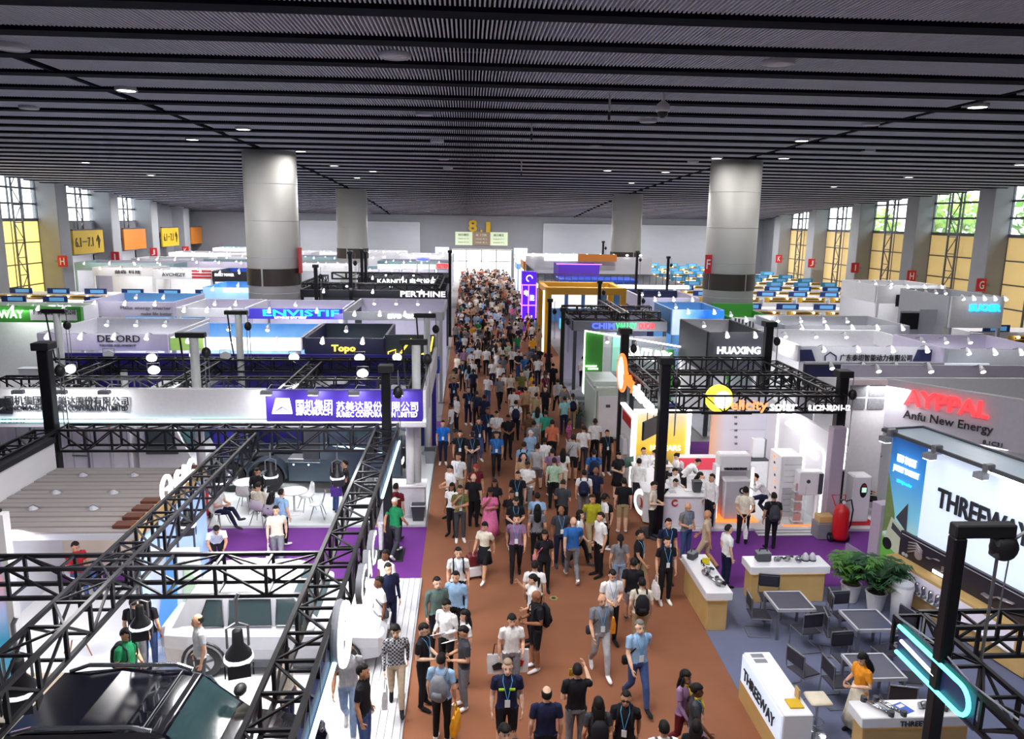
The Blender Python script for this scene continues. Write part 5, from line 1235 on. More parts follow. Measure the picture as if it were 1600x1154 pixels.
part('wall_end', M().box(-.12, 21.45, 0, .3, 21.75, 3.2, .02), mat('lilac_grey', (178, 166, 184), .5), t)
def frame_loop(y0, y1, z0, z1, r=.25):
    pts = []
    for cy, cz, a0 in ((y1 - r, z1 - r, 0), (y0 + r, z1 - r, PI / 2)):
        pts += [(-.07, cy + r * math.cos(a0 + PI / 2 * k / 5), cz + r * math.sin(a0 + PI / 2 * k / 5)) for k in range(6)]
    return [(-.07, y1, z0)] + pts + [(-.07, y0, z0)]
part('light_frame', M().tube(frame_loop(21.95, 23.4, .1, 2.3), .03, 6), m_glow, t); part('light_frame', M().tube(frame_loop(23.6, 25.6, .9, 2.9), .03, 6), m_glow, t)
for y, z, L in ((22.5, 1.95, .6), (23.9, 2.45, .9), (25.1, 2.7, .6)): part('light_bar', M().tube([(-.1, y, z), (-.1, y + L, z)], .055, 8), m_glow, t)
for k in range(5): bx('led_dash', m_glow, t, .31, 21.5, 1.9 + k * .26, .36, 21.6, 2.12 + k * .26)
bx('dark_joint', m_black, t, .31, 21.45, .1, .35, 21.6, 1.85)
t = thing('battery_rack', 'tall white battery rack with grey drawers and orange marks', 'cabinet', (10.05, 22.7, .1)); part('frame', M().box(-.32, -.4, 0, .36, .5, 2.05, .02), m_white, t)
for k in range(10): bx('drawer', m_lgrey if k < 5 else m_white, t, -.22, -.43, .1 + k * .19, .32, -.4, .26 + k * .19); bx('drawer_mark', m_ltro if k % 2 else m_ink, t, -.33, -.35 + .05 * k, .15 + k * .19, -.32, -.25 + .05 * k, .22 + k * .19)
t = thing('wall_battery', 'flat grey and white wall battery beside the rounded light frame', 'battery', (10.55, 22.0, 1.05)); part('case', M().box(-.42, -.16, 0, .35, .2, .75, .03), m_lac, t); bx('side_panel', m_dgrey, t, .2, -.18, .05, .34, -.16, .7); part('emblem', M().cyl((-.12, -.155, .45), (-.12, -.175, .45), .06), m_dgrey, t); part('bracket', M().box(-.1, .2, .2, .38, .25, .6), m_steel, t); part('stand_leg', M().box(-.3, 0, -.95, -.22, .1, 0), m_offw, t); part('stand_leg', M().box(.2, 0, -.95, .28, .1, 0), m_offw, t)
t = thing('inverter_unit', 'white inverter with dark side on a plinth by the back wall', 'inverter', (10.2, 25.4, .1)); part('plinth', M().box(-.3, -.3, 0, .3, .3, 1.0, .02), m_white, t); part('case', M().box(-.22, -.12, 1.05, .2, .16, 1.75, .03), m_lac, t); bx('side_panel', m_grey, t, .2, -.1, 1.08, .26, .14, 1.72); bx('tray', m_dgrey, t, -.35, -.3, 1.0, .3, .3, 1.05)
t = thing('brochure_shelf', 'narrow brochure shelf with pink leaflets at the solar stand edge', 'shelf', (10.2, 21.85, .1)); part('side', M().box(-.16, -.02, 0, -.14, .25, 1.25), m_clear, t); part('side', M().box(.16, -.02, 0, .18, .25, 1.25), m_clear, t)
for k in range(4): bx('shelf_board', m_white, t, -.16, -.02, .1 + k * .32, .18, .25, .12 + k * .32); bx('leaflet', mat('leaflet_pink', (206, 160, 160), .5), t, -.13, .02, .13 + k * .32, .1, .06, .36 + k * .32)
bx('orange_base', m_ltro, t, -.5, -.12, 0, .6, -.06, .03)
for lab, x, y in (('low pink poster counter at the rear of the solar stand', 8.1, 25.9),):
    t = thing('poster_counter', lab, 'counter', (x, y, .1)); part('body', M().box(-.7, -.2, 0, .8, .2, .95, .02), m_white, t); bx('poster', mat('poster_pink', (226, 70, 90), .5, emit=.2), t, -.66, -.22, .5, .7, -.2, .93)
for i, (x, y) in enumerate(((6.7, 25.6), (7.5, 24.6), (9.3, 25.6))):
    t = thing('display_table', 'white display table with small dark devices, %s in the solar stand' % ('by the yellow poster', 'in the middle', 'before the back wall')[i], 'table', (x, y, .1)); part('top', M().box(-.5, -.3, .72, .5, .3, .76, .01), m_white, t)
    for sx_ in (-1, 1): bx('leg', m_white, t, sx_ * .42 - .03, -.25, 0, sx_ * .42 + .03, .25, .72)
    for k in range(3): part('device', M().box(-.35 + k * .28, -.12, .76, -.2 + k * .28, .08, .92, .015), m_dgrey, t)
area_light('stand_wash', (7.4, 24.2, 3.7), 1.6, 48, (1, .98, .99)); area_light('stand_wash', (9.7, 23.6, 3.7), 1.6, 40, (.97, .95, 1))
# violet cross aisle behind, blue racks
pc = part('cross_aisle_carpet', M().box(6.36, 28.3, 0, 17, 31.2, .014), m_vio, None); tag(pc, 'violet carpet behind the solar stand, below the green edged room', 'carpet')
t = thing('display_rack', 'tall narrow rack of blue boxes behind the solar stand', 'rack', (8.35, 30.0, 0)); bx('pole', m_dgrey, t, -.03, 0, 0, .03, .06, 2.1)
for k in range(5): part('box', M().box(-.22, -.15, .15 + k * .4, .22, .1, .42 + k * .4, .02), mat('rack_blue', (60, 70, 150), .4), t)
# extinguisher and grey trolley
extinguisher('big red wheeled extinguisher on the violet carpet by the lilac wall end', 10.98, 20.72, .016, False, 1.05)
t = thing('tool_crate', 'pale wooden crate on a grey chest behind the red extinguisher', 'crate', (10.75, 21.1, .016)); part('chest', M().box(-.35, -.2, .0, .6, .25, .5, .02), m_grey, t); part('crate', M().box(-.3, -.15, .5, .15, .2, .7, .01), m_wood, t)

# ================================================================ CHARGER STAND (lit red letters)
t = thing('charger_stand', 'white stand with red lit letters over the word Energy, chargers on its wall', 'stand', (0, 0, 0))
P0, P1 = V((13.42, 23.3, 0)), V((16.9, 19.15, 0)); dv = (P1 - P0).normalized(); ang = math.atan2(dv.y, dv.x)
f = link('slanted_fascia', None, t, (P0.x, P0.y, 0), (0, 0, ang))
part('panel', M().box(0, -.1, 2.85, 5.4, .1, 4.42, .02), mat('fascia_pale', (196, 194, 204), .5), f)
Lf = 3.9
rotf = Matrix.Rotation(PI / 2, 3, 'X')
letters('AYPPAL', m_ltrr, f, (.62, -.14, 3.72), 2.35, .5, depth=.1, fat=.02); letters('Anfu New Energy', m_ink, f, (.62, -.12, 3.2), 2.5, .34, depth=.03, fat=.005); bx('red_wedge', m_red, f, .7, -.12, 2.93, 1.3, -.1, 3.0)
letters('8.1C31', m_ink, f, (2.9, -.12, 2.95), .5, .12)
part('picture_wall', M().box(12.0, 23.2, .1, 13.4, 23.35, 4.4, .01), m_white, t)
for k in range(2):
    for j in range(2): bx('photo', mat('photo_grey', (120, 122, 128), .5, grain=.5, scale=6), t, 12.15 + k * .62, 23.16, 3.45 + j * .42, 12.68 + k * .62, 23.2, 3.8 + j * .42)
part('back_wall', M().box(11.45, 24.0, .1, 19, 24.1, 4.3), m_white, t)
part('rear_wall', M().box(13.4, 26.3, 0, 22, 26.4, 4.3), MATS['lilac_grey2'] if False else mat('lilac_pale', (206, 200, 220), .5), t)
for k in range(4): spot(t, 14.4 + k * 1.9, 26.2, 4.3)
bx('stand_floor', m_offw, t, 11.4, 21.5, 0, 19, 24, .1)
for y0, y1, z0, z1 in ((11.6, 13.0, .2, 2.4), (11.7, 13.1, 2.6, 3.1)):
    r = .16; part('light_frame', M().tube([(y0, 23.95, z1), (y1 - r, 23.95, z1)] + [(y1 - r + r * math.sin(a), 23.95, z1 - r + r * math.cos(a)) for a in [PI / 2 * k / 5 for k in range(6)]] + [(y1, 23.95, z0)], .03 if z1 < 2.5 else .012, 6), m_glow if z1 < 2.5 else m_dgrey, t)
part('side_wall', M().box(13.3, 22.0, .1, 19, 22.1, 2.85), m_white, t)
for x0, z in ((14.0, 2.45), (15.3, 1.7)):
    part('light_frame', M().tube([(x0, 21.95, z), (x0 + 2.2, 21.95, z), (x0 + 2.35, 21.95, z - .15), (x0 + 2.35, 21.95, z - 1)], .035, 6), m_glow, t)
    for k in range(4): bx('text_line', m_grey, t, x0 + .2, 21.97, z + .1 + .07 * k, x0 + 1.4, 22.0, z + .11 + .07 * k)
for lab, px, py, col in (('black wall charger with lit white mark and coiled cable, topmost', 1333, 695, m_ltr), ('black wall charger with red glowing display and coiled cable', 1357, 700, m_ltrr), ('black wall charger below the others with coiled cable', 1327, 730, m_navy)):
    p = gy(px, py, 23.9); q = thing('wall_charger', lab, 'charger', (p.x, 23.9, p.z)); part('case', M().box(-.14, -.08, -.22, .14, .08, .2, .03), m_black, q); bx('display', col, q, -.07, -.1, .08, .07, -.08, .13)
    part('cable', M().tube([(.3 + .11 * math.cos(a), -.03, -.2 + .13 * math.sin(a)) for a in [k * PI / 8 for k in range(17)]], .028, 6), m_black, q); part('plug', M().tube([(.3, -.05, -.05), (.32, -.12, .02)], .035, 8), m_black, q); bx('shelf', m_grey, q, -.2, -.1, -.27, .45, .06, -.25)
t = thing('charging_pillar', 'white charging pillar with dark oval screen behind the extinguisher', 'charger', (12.15, 22.1, .1)); part('pillar', M().box(-.28, -.25, .05, .3, .25, 1.55, .04), m_lac, t); part('base', M().box(-.4, -.35, 0, .45, .3, .06), m_red, t); part('screen_frame', M().ell((.05, -.25, 1.1), (.12, .03, .24), 20, 10), m_black, t, True); bx('screen', mat('screen_green', (190, 240, 215), .4, emit=.8), t, -.02, -.29, 1.05, .12, -.275, 1.2); part('button', M().ell((.05, -.28, 1.26), (.05, .01, .03), 10, 6), m_red, t)
area_light('stand_wash', (13.2, 22.9, 4.2), 1.2, 50); area_light('stand_wash', (15.5, 21.0, 2.9), 1.0, 25)

# ================================================================ CAR-PARTS STAND (near east)
A0, A1 = V((11.0, 18.55, 0)), V((12.4, 11.6, 0)); dv = A1 - A0; ang = math.atan2(dv.y, dv.x); LW = dv.length
t = thing('lightbox_wall', 'tall lightbox wall with dark lettering, camper poster and car parts band', 'display', tuple(A0), ang)
# local: x along the wall towards the viewer, -y faces the aisle
bx('wall_core', m_lgrey, t, 0, .02, .05, LW, .3, 4.05)
part('camper_poster', M().box(.02, -.03, .4, 1.15, .02, 4.0), grad_mat('sky_picture', [(0, (86, 150, 62)), (.2, (96, 160, 60)), (.24, (190, 215, 205)), (.45, (120, 190, 215)), (.75, (50, 140, 215)), (1, (34, 104, 190))], 2, .4, 4.0, .35, .07), t)
part('hill', M().prism([(.03, 1.3), (.42, 1.5), (.38, 1.9), (.2, 2.4), (.03, 2.9)], -.045, -.032, 'xz'), mat('hill_green', (120, 140, 86), .7, grain=.3), t)
cp = link('camper_picture', None, t); cp.location = (0, 0, 0)
part('camper_body', M().prism([(.12, 1.05), (1.0, .75), (1.05, 1.35), (.75, 1.62), (.3, 1.8), (.2, 1.45)], -.05, -.034, 'xz'), mat('camper_cream', (206, 214, 190), .5), cp); part('camper_window', M().prism([(.34, 1.5), (.72, 1.36), (.7, 1.52), (.36, 1.68)], -.055, -.05, 'xz'), m_dgrey, cp)
part('camper_tent', M().prism([(.45, 1.85), (.85, 1.6), (.8, 2.35)], -.055, -.05, 'xz'), m_dgrey, cp)
for x, z in ((.25, 1.05), (.8, .85)): part('camper_wheel', M().tube([(x, -.06, z), (x, -.05, z)], .16, 18), m_black, cp, fix=True)
letters('HEAD TO LIGHT', m_ltr, t, (.28, -.05, 3.3), .64, .2, depth=.02); letters('JOURNEY TO DELIGHT', m_ltr, t, (.18, -.05, 3.0), .86, .2, depth=.02); letters('LED light maker', m_ltrc, t, (.35, -.05, 2.75), .5, .1, depth=.02); letters('BLACKFOG', m_ltr, t, (.55, -.05, .62), .5, .12, depth=.02)
bx('white_lightbox', m_soft, t, 1.2, -.03, 1.62, 4.75, .02, 4.0); letters('THREEWAY', m_ink, t, (1.7, -.06, 2.62), 2.5, .48, depth=.04, fat=.02)
part('ocean_poster', M().box(4.8, -.03, .4, LW, .02, 4.0), grad_mat('ocean_picture', [(0, (225, 232, 236)), (.2, (70, 140, 200)), (.5, (36, 110, 190)), (.62, (30, 36, 60)), (1, (90, 150, 205))], 2, .4, 4.0, .3, .3), t)
bx('parts_band', mat('parts_band', (44, 38, 48), .4), t, .75, -.12, .98, 4.75, .0, 1.62); bx('band_line', m_lgrey, t, .8, -.13, 1.55, 4.7, -.12, 1.565)
def partpic(x, z, s, kind):
    g_ = link('part_picture', None, t, (x, -.13, z)); mm = M(); rr = random.Random(int(x * 100))
    if kind == 0:
        for k in range(4): mm.tube([(-.3 * s, 0, -.15 * s + k * .1 * s), (0, 0, .0 + k * .08 * s), (.25 * s, 0, -.12 * s + k * .07 * s)], .035 * s, 6)
        mm.ell((.12 * s, 0, -.1 * s), (.16 * s, .02, .14 * s), 12, 8)
    else:
        mm.tube([(-.4 * s, 0, -.1 * s), (-.2 * s, 0, -.12 * s), (0, 0, 0), (.2 * s, 0, .02), (.45 * s, 0, .05 * s)], [.1 * s, .12 * s, .05 * s, .11 * s, .07 * s], 12, flat=.3)
    part('shape', mm, mat('part_silver', (176, 166, 172), .3, .5), g_, True)
partpic(1.3, 1.3, .8, 0); partpic(1.85, 1.35, .45, 1); partpic(2.25, 1.2, .4, 0); partpic(3.7, 1.28, .9, 1)
for x in (.92, 1.02, 2.3, 2.42): part('badge', M().tube([(x, -.14, 1.06), (x, -.12, 1.06)], .045, 14), m_lgrey, t, fix=True)
letters('PRECISION', m_ltr, t, (1.9, -.14, 1.02), .35, .09, depth=.02)
part('wood_case', M().box(.7, -.45, .05, 4.8, .0, .98, .01), m_wood, t); bx('niche', mat('niche_lit', (214, 208, 224), .5, emit=.25), t, .95, -.46, .5, 2.7, -.45, .9); bx('niche_shelf', m_white, t, .95, -.56, .47, 2.7, -.45, .5); bx('niche', MATS['niche_lit'], t, 3.0, -.46, .5, 4.5, -.45, .9); bx('niche_shelf', m_white, t, 3.0, -.56, .47, 4.5, -.45, .5)
bx('top_rail', m_dgrey, t, -.02, -.35, 4.02, LW, -.28, 4.1); bx('glass_roof', mat('lit_canopy', (200, 220, 238), .3), t, -.02, -.3, 4.04, LW, .9, 4.06); bx('top_rail', m_dgrey, t, -.02, .86, 4.02, LW, .94, 4.1); bx('top_rail', m_dgrey, t, -.05, -.35, 4.02, .02, .94, 4.1)
for x in (.3, 1.75, 3.2): h = link('track_lamp', None, t, (x, -.32, 4.05)); part('joint', M().box(-.07, -.12, -.1, .07, .12, .12, .02), m_steel, h); part('lamp_head', M().box(-.13, -.3, -.2, .13, -.08, -.06, .02), m_grey, h); bx('bulb', m_spot, h, -.1, -.28, -.215, .1, -.1, -.2)
part('light_tube', M().tube([(3.3, -.32, 4.0), (4.7, -.32, 4.0)], .035, 8), m_spot, t)
part('end_column', M().box(-.35, -.12, .05, 0, .3, 2.0, .01), mat('lilac_grey', (178, 166, 184)), t); bx('clear_rail', m_clear, t, -.2, -.95, .4, .9, -.9, .95)
wallM = Matrix.Translation(A0) @ Matrix.Rotation(ang, 4, 'Z')
for i in range(8):
    q = wallM @ V((1.1 + i * .2, -.52, .5)); k = i % 4
    t = thing('exhaust_part', 'shiny metal car part in the wooden niche, %s from the poster end' % words_n[i], 'car part', tuple(q), i * .7, 'metal car parts displayed in the wooden niche')
    part('pipe', M().tube([(0, 0, .02), (.0, 0, .12), (.03, 0, .2), (.02, 0, .28)], [.06, .05, .04 + .01 * k, .055], 12), m_chrome, t, True); part('flange', M().lathe([(.075, 0), (.075, .025), (.04, .03)], 14), m_steel, t)
# counters
def wcounter(label, x0, y0, x1, y1, lit=False, txt=None, txtside='-y'):
    t = thing('display_counter', label, 'counter', ((x0 + x1) / 2, (y0 + y1) / 2, .02)); w, d = (x1 - x0) / 2, (y1 - y0) / 2
    part('counter_body', M().box(-w + .08, -d + .08, 0, w - .08, d - .08, .8, .01), m_wood, t); part('counter_top', M().box(-w, -d, .78, w, d, .98, .015), m_lac, t); bx('glow_strip', mat('warm_strip', (255, 226, 150), .4, emit=2.2), t, -w + .06, -d + .06, .755, w - .06, d - .06, .78)
    bx('plinth', m_dgrey, t, -w + .1, -d + .1, -.005, w - .1, d - .1, .02)
    if txt: letters(txt, m_ink, t, (-.35, -d - .01, .82), .7, .1, depth=.02)
    return t
wcounter('white-topped wooden counter with warm light, along the aisle edge of the grey carpet', 5.42, 15.8, 6.04, 17.85)
wcounter('white-topped wooden counter with warm light, beside the violet carpet', 6.92, 17.08, 8.92, 17.72)
wcounter('white-topped wooden counter with small THREEWAY print, nearest the viewer', 6.72, 11.3, 8.75, 11.8, txt='THREEWAY')
t = thing('lit_counter', 'white counter with glowing THREEWAY front facing the aisle', 'counter', (5.63, 12.4, .02)); part('counter_body', M().box(-.22, -.98, 0, .3, .98, .98, .015), m_lac, t); bx('lit_front', m_soft, t, -.25, -.95, .4, -.22, .95, .95); bx('lower_front', m_wood, t, -.25, -.98, 0, -.2, .98, .4)
letters('THREEWAY', m_ink, t, (-.27, .75, .56), 1.5, .22, '-x', .02, 0.)
for y in (.6, .78): bx('top_plate', m_grey, t, -.12, y, .98, .12, y + .13, .984)
t = thing('flyer_box', 'yellow flyers in a clear holder on the lit counter', 'flyers', (5.72, 11.75, 1.0)); part('flyers', M().box(-.13, -.16, 0, .12, .1, .03, .005), m_yel, t); bx('card', m_wood, t, .1, .06, 0, .13, .22, .2)
# goods on the counters
def device(label, x, y, z, kind, s=1., rz=0.):
    t = thing('car_part' if kind else 'carry_case', label, 'car part' if kind else 'case', (x, y, z), rz); t.scale = (s,) * 3
    if kind == 0: part('case', M().box(-.18, -.12, 0, .18, .12, .2, .03), m_dgrey, t); part('lid', M().box(-.18, -.12, .2, .18, .12, .24, .02), m_grey, t); part('handle', M().tube([(-.1, 0, .24), (-.08, 0, .31), (.08, 0, .31), (.1, 0, .24)], .015, 6), m_black, t)
    elif kind == 1: part('pump_body', M().ell((0, 0, .08), (.1, .08, .08), 14, 10), m_steel, t, True); part('pump_neck', M().tube([(0, 0, .1), (.1, -.04, .14), (.16, -.06, .1)], .035, 8), m_dgrey, t, True); part('pulley', M().cyl((-.1, -.02, .08), (-.13, -.02, .08), .07, n=16), m_chrome, t)
    elif kind == 2: part('flask', M().lathe([(.01, 0), (.07, .01), (.08, .06), (.06, .13), (.03, .18), (.01, .19)], 16), m_lgrey, t, True); part('collar', M().lathe([(.085, 0), (.085, .03), (.06, .04)], 16), m_dgrey, t)
    elif kind == 3: part('arm', M().tube([(-.25, 0, .04), (0, .03, .07), (.25, -.03, .05)], [.04, .055, .04], 8, flat=.6), m_chrome, t, True); part('bush', M().cyl((-.25, 0, 0), (-.25, 0, .09), .05, n=12), m_dgrey, t); part('bush', M().cyl((.25, -.03, 0), (.25, -.03, .09), .05, n=12), m_dgrey, t)
for args in (('dark carry case on the counter by the violet carpet', 7.35, 17.45, 1.0, 0), ('metal pump beside the dark carry case', 7.72, 17.4, 1.0, 1, .8), ('metal pump with dark neck, second on the counter by the violet carpet', 7.97, 17.42, 1.0, 1, .85, .6), ('small metal pump with gold cast, third on that counter', 8.2, 17.35, 1.0, 1, .9, 1.2),
             ('pale metal flask, left of the pair on the counter', 8.42, 17.42, 1.0, 2, 1.1), ('pale metal flask, right of the pair on the counter', 8.6, 17.42, 1.0, 2, 1.1),
             ('pale tool case at the far end of the aisle counter', 5.62, 17.6, 1.0, 0, .8, .8), ('yellow-tagged metal arm on the aisle counter', 5.78, 17.15, 1.0, 3, .8, 1.6), ('bright metal pump midway on the aisle counter', 5.72, 16.75, 1.0, 1, 1., .5), ('bright metal arm on the aisle counter', 5.75, 16.45, 1.0, 3, .9, 1.9), ('bright metal pump at the near end of the aisle counter', 5.82, 16.15, 1.0, 1, 1.1, 2.),
             ('long chrome arm on the nearest counter', 7.1, 11.55, 1.0, 3, 1., 2.2), ('second chrome arm on the nearest counter', 7.32, 11.55, 1.0, 3, 1., 2.2), ('small metal pump on the nearest counter', 7.95, 11.55, 1.0, 1, .8), ('metal arm at the far end of the nearest counter', 8.45, 11.55, 1.0, 3, .8, .5)): device(*args)
t = thing('price_tag', 'yellow tag card standing on the aisle counter', 'tag', (5.85, 17.25, 1.0)); part('card', M().box(-.09, -.01, 0, .09, .01, .17), mat('tag_yellow', (236, 214, 40), .5), t); bx('foot', m_ink, t, -.09, -.03, 0, .09, .03, .01)
t = thing('leaflet', 'blue leaflet lying on the nearest counter', 'leaflet', (7.58, 11.55, 1.0), .4); bx('sheet', m_blue, t, -.1, -.14, 0, .1, .14, .006); bx('sheet_text', m_white, t, -.07, .02, .006, .07, .1, .008)
# tables and chairs
m_ttop = mat('table_slate', (62, 60, 78), .35)
def stable(label, x, y, rz=0):
    t = thing('steel_table', label, 'table', (x, y, .02), rz); part('top', M().box(-.4, -.4, .72, .4, .4, .74), m_ttop, t)
    for a in (-1, 1): bx('rim', m_lgrey, t, a * .42 - .02, -.44, .69, a * .42 + .02, .44, .755); bx('rim', m_lgrey, t, -.44, a * .42 - .02, .69, .44, a * .42 + .02, .755)
    for a in (-1, 1):
        for b in (-1, 1): part('leg', M().box(a * .4 - .025, b * .4 - .025, 0, a * .4 + .025, b * .4 + .025, .7), m_steel, t)
    return t
def schair(label, x, y, rz):
    t = thing('cantilever_chair', label, 'chair', (x, y, .02), rz, 'black cantilever chairs on the grey carpet'); t_ = m_black
    part('seat', M().box(-.23, -.24, .43, .23, .22, .47, .02), mat('seat_black', (44, 42, 56), .6), t); part('backrest', M().box(-.24, .2, .62, .24, .235, .92, .03), MATS['seat_black'], t)
    for a in (-1, 1): part('leg', M().tube([(a * .24, .23, .93), (a * .24, .22, .6), (a * .24, .2, .44), (a * .24, -.24, .44), (a * .24, -.22, .012), (a * .24, .24, .012)], .013, 6), m_steel, t)
    part('runner', M().tube([(-.24, .24, .012), (.24, .24, .012)], .013, 6), m_steel, t); part('top_rail', M().tube([(-.24, .235, .93), (.24, .235, .93)], .016, 6), m_steel, t)
    return t
for i, (x, y, nm) in enumerate(((7.38, 15.85, 'by the wooden counter'), (8.75, 14.95, 'by the potted palms'), (7.95, 13.2, 'beside the woman in yellow'))):
    stable('square steel table with dark slate top ' + nm, x, y)
    nn = ('behind', 'at the western side of', 'at the eastern side of', 'in front of')
    for j, (dx, dy, rz) in enumerate(((-.15, .72, 0), (-.72, -.05, PI / 2), (.75, .05, -PI / 2), (.1, -.74, PI))):
        schair('black cantilever chair %s the slate table %s' % (nn[j], nm), x + dx, y + dy, rz + RND.uniform(-.25, .25))
schair('black cantilever chair standing alone by the white bar stool', 6.72, 13.55, 1.9)
p = gz(1278, 1092, .75); t = thing('bar_stool', 'cream bar stool with steel foot beside the lit counter', 'stool', (p.x, p.y, .02)); part('seat', M().box(-.2, -.2, .7, .2, .2, .78, .03), mat('stool_cream', (222, 212, 190), .5), t, True); part('stem', M().cyl((0, 0, .03), (0, 0, .7), .025), m_chrome, t); part('foot', M().lathe([(.22, 0), (.2, .03), (.03, .05)], 20), m_chrome, t); part('footrest', M().tube([(.14 * math.cos(a), .14 * math.sin(a), .28) for a in [k * PI / 8 for k in range(17)]], .012, 6), m_chrome, t)
# potted palms and bucket
m_palm = mat('palm_leaf', (32, 72, 40), .6, grain=.35); m_palm2 = mat('palm_leaf_light', (78, 128, 50), .6, grain=.3)
def palm(label, x, y, h, m_, seed):
    t = thing('potted_palm', label, 'plant', (x, y, .02)); part('pot', M().lathe([(.01, .01), (.17, .01), (.24, .42), (.26, .46), (.22, .47), (.21, .4)], 20), m_offw, t); part('soil', M().lathe([(.01, .4), (.21, .4), (.2, .42)], 16), mat('soil', (60, 46, 36), .9), t)
    rr = random.Random(seed)
    for k in range(46):
        a = rr.uniform(0, 2 * PI); ln = rr.uniform(.55, 1.05) * h * .72; up = rr.uniform(.5, 1.)
        pts = [V((0, 0, .42)) + V((math.cos(a) * ln * s * .62, math.sin(a) * ln * s * .62, h * .75 * up * (s * 1.6 - s * s * .95))) for s in (0, .25, .5, .75, 1)]
        mm = M(); mm.tube(pts, [.012, .01, .008, .006, .003], 4)
        for s in range(1, 10):
            u = s / 10. * 4; i = int(u); q = pts[i].lerp(pts[i + 1], u - i); d = (pts[i + 1] - pts[i]).normalized(); sd = d.cross(V((0, 0, 1))).normalized()
            for g_ in (-1, 1):
                l_ = .27 * (1 - abs(s - 5) / 9); e = q + sd * g_ * l_ + d * .1 - V((0, 0, .06)); mm.add([q - d * .02, q + d * .05, e], [(0, 1, 2)])
        part('frond', mm, m_, t)
palm('light green potted palm in white pot by the end of the lightbox wall', 9.55, 17.2, 1.5, m_palm2, 3); palm('large dark green potted palm in white pot before the lightbox wall', 9.95, 16.75, 1.75, m_palm, 5)
t = thing('white_bin', 'pale round bin by the wooden case behind the slate table', 'bin', (10.25, 16.2, .02)); part('tub', M().lathe([(.2, 0), (.24, .9), (.22, .92), (.01, .92)], 24), m_offw, t, True); part('lid', M().lathe([(.245, .9), (.23, .96), (.01, .98)], 24), m_lgrey, t)
# foreground mast, truss and neon
mast('tall black mast with hoist arm in front of the lightbox wall', 6.95, 9.85, 4.9, .095, arm=.75, hoist=False)
t = thing('chain_hoist', 'black chain hoist hanging from the arm of the foreground mast', 'hoist', (7.65, 9.85, 4.98)); part('body', M().ell((0, 0, -.25), (.2, .16, .2), 14, 10), m_black, t, True); part('hook', M().tube([(0, 0, .05), (0, 0, -.1)], .03, 6), m_steel, t); part('gear_box', M().box(-.17, -.1, -.4, .05, .1, -.1, .03), m_dgrey, t)
part('chain', M().tube([(-.08, 0, -.4), (-.1, 0, -2.5)], .025, 6).tube([(.1, 0, -.4), (.06, 0, -1.5)], .012, 5), m_steel, t); part('lever', M().tube([(.1, 0, -.15), (.28, -.04, .02)], .025, 6), m_steel, t)
truss_beam('black truss beside the aisle carrying the cyan neon outline', (7.2, 11.1, 2.5), (7.2, 6.0, 2.5), .5, .7)
truss_beam('black truss crossing in front of the lightbox wall', (7.4, 10.95, 2.5), (13, 10.95, 2.5), .5, .7)
t = thing('neon_outline', 'cyan neon tube bent round a short white bar on the foreground truss', 'light', (6.88, 0, 0))
za, zb = 2.96, 2.52; yr = 9.3; r = (za - zb) / 2
part('neon_tube', M().tube([(0, 10.85, za), (0, yr, za)] + [(0, yr - r * math.sin(a), (za + zb) / 2 + r * math.cos(a)) for a in [PI * k / 10 for k in range(1, 10)]] + [(0, yr, zb), (0, 10.85, zb)], .032, 8), m_neon, t)
part('white_bar', M().tube([(0, 10.75, 2.76), (0, 9.85, 2.72)], .028, 8), m_ltr, t); bx('backing', m_navy, t, .04, 9.0, 2.44, .07, 10.9, 3.04)
part('cable', M().tube([(.05, 10.9, 3.05), (.1, 10, 3.12), (.08, 9.2, 3.02), (.1, 8.3, 3.1)], .015, 5), m_grey, t)
t = thing('floor_lamp_sign', 'white glowing disc on the foreground truss at the picture corner', 'light', (7.5, 8.75, 2.15)); part('disc', M().tube([(0, .02, 0), (0, -.03, 0)], .2, 24), m_ltr, t, fix=True); part('rim', M().tube([(.21 * math.cos(a), 0, .21 * math.sin(a)) for a in [k * PI / 10 for k in range(21)]], .02, 6), m_dgrey, t)
area_light('stand_wash', (9.0, 14.5, 4.6), 1.4, 45, (.96, .95, 1))
# ================================================================ STANDS FARTHER DOWN THE HALL
m_skyp = grad_mat('sky_panel', [(0, (230, 240, 250)), (.3, (150, 200, 240)), (1, (60, 140, 220))], 2, 2.4, 4.6, .5, .5)
m_lilac = mat('lilac_white', (214, 208, 232), .5); m_dgreen = mat('dark_slate', (62, 74, 82), .5); m_teal = mat('pale_teal', (150, 184, 190), .5)
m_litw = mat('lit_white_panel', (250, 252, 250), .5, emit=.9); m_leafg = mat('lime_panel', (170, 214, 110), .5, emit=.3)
# ---- west side
booth('pale stand with DEFORD lettering behind the truck stand', 60, 264, 521, 547, 4.5, 5, m_offw, m_lilac, [('DEFORD', m_ink, 155, 220, 523, 533, 0), ('POWER EQUIPMENT', m_grey, 158, 214, 537, 540)], 4, inner=m_offw, Y=31.3)
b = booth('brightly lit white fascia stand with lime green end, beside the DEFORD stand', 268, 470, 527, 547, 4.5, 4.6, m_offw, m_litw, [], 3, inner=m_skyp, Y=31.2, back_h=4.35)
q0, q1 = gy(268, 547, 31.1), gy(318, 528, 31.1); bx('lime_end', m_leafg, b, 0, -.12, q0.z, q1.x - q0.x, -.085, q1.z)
b = booth('navy stand with yellow glowing Topo lettering', 477, 600, 528, 553, 4.5, 4.5, m_navy, mat('dark_navy', (44, 46, 78), .5), [('Topo', m_ltry, 519, 556, 538, 551, .03)], 2, inner=m_dgreen, Y=31.0)
X6, X7 = gy(601, 540, 31.2).x, -1.35
t = thing('angled_fascia', 'dark slate angled fascia with yellow glowing lines next to the Topo lettering', 'fascia', (X6, 31.2, 0)); w = X7 - X6
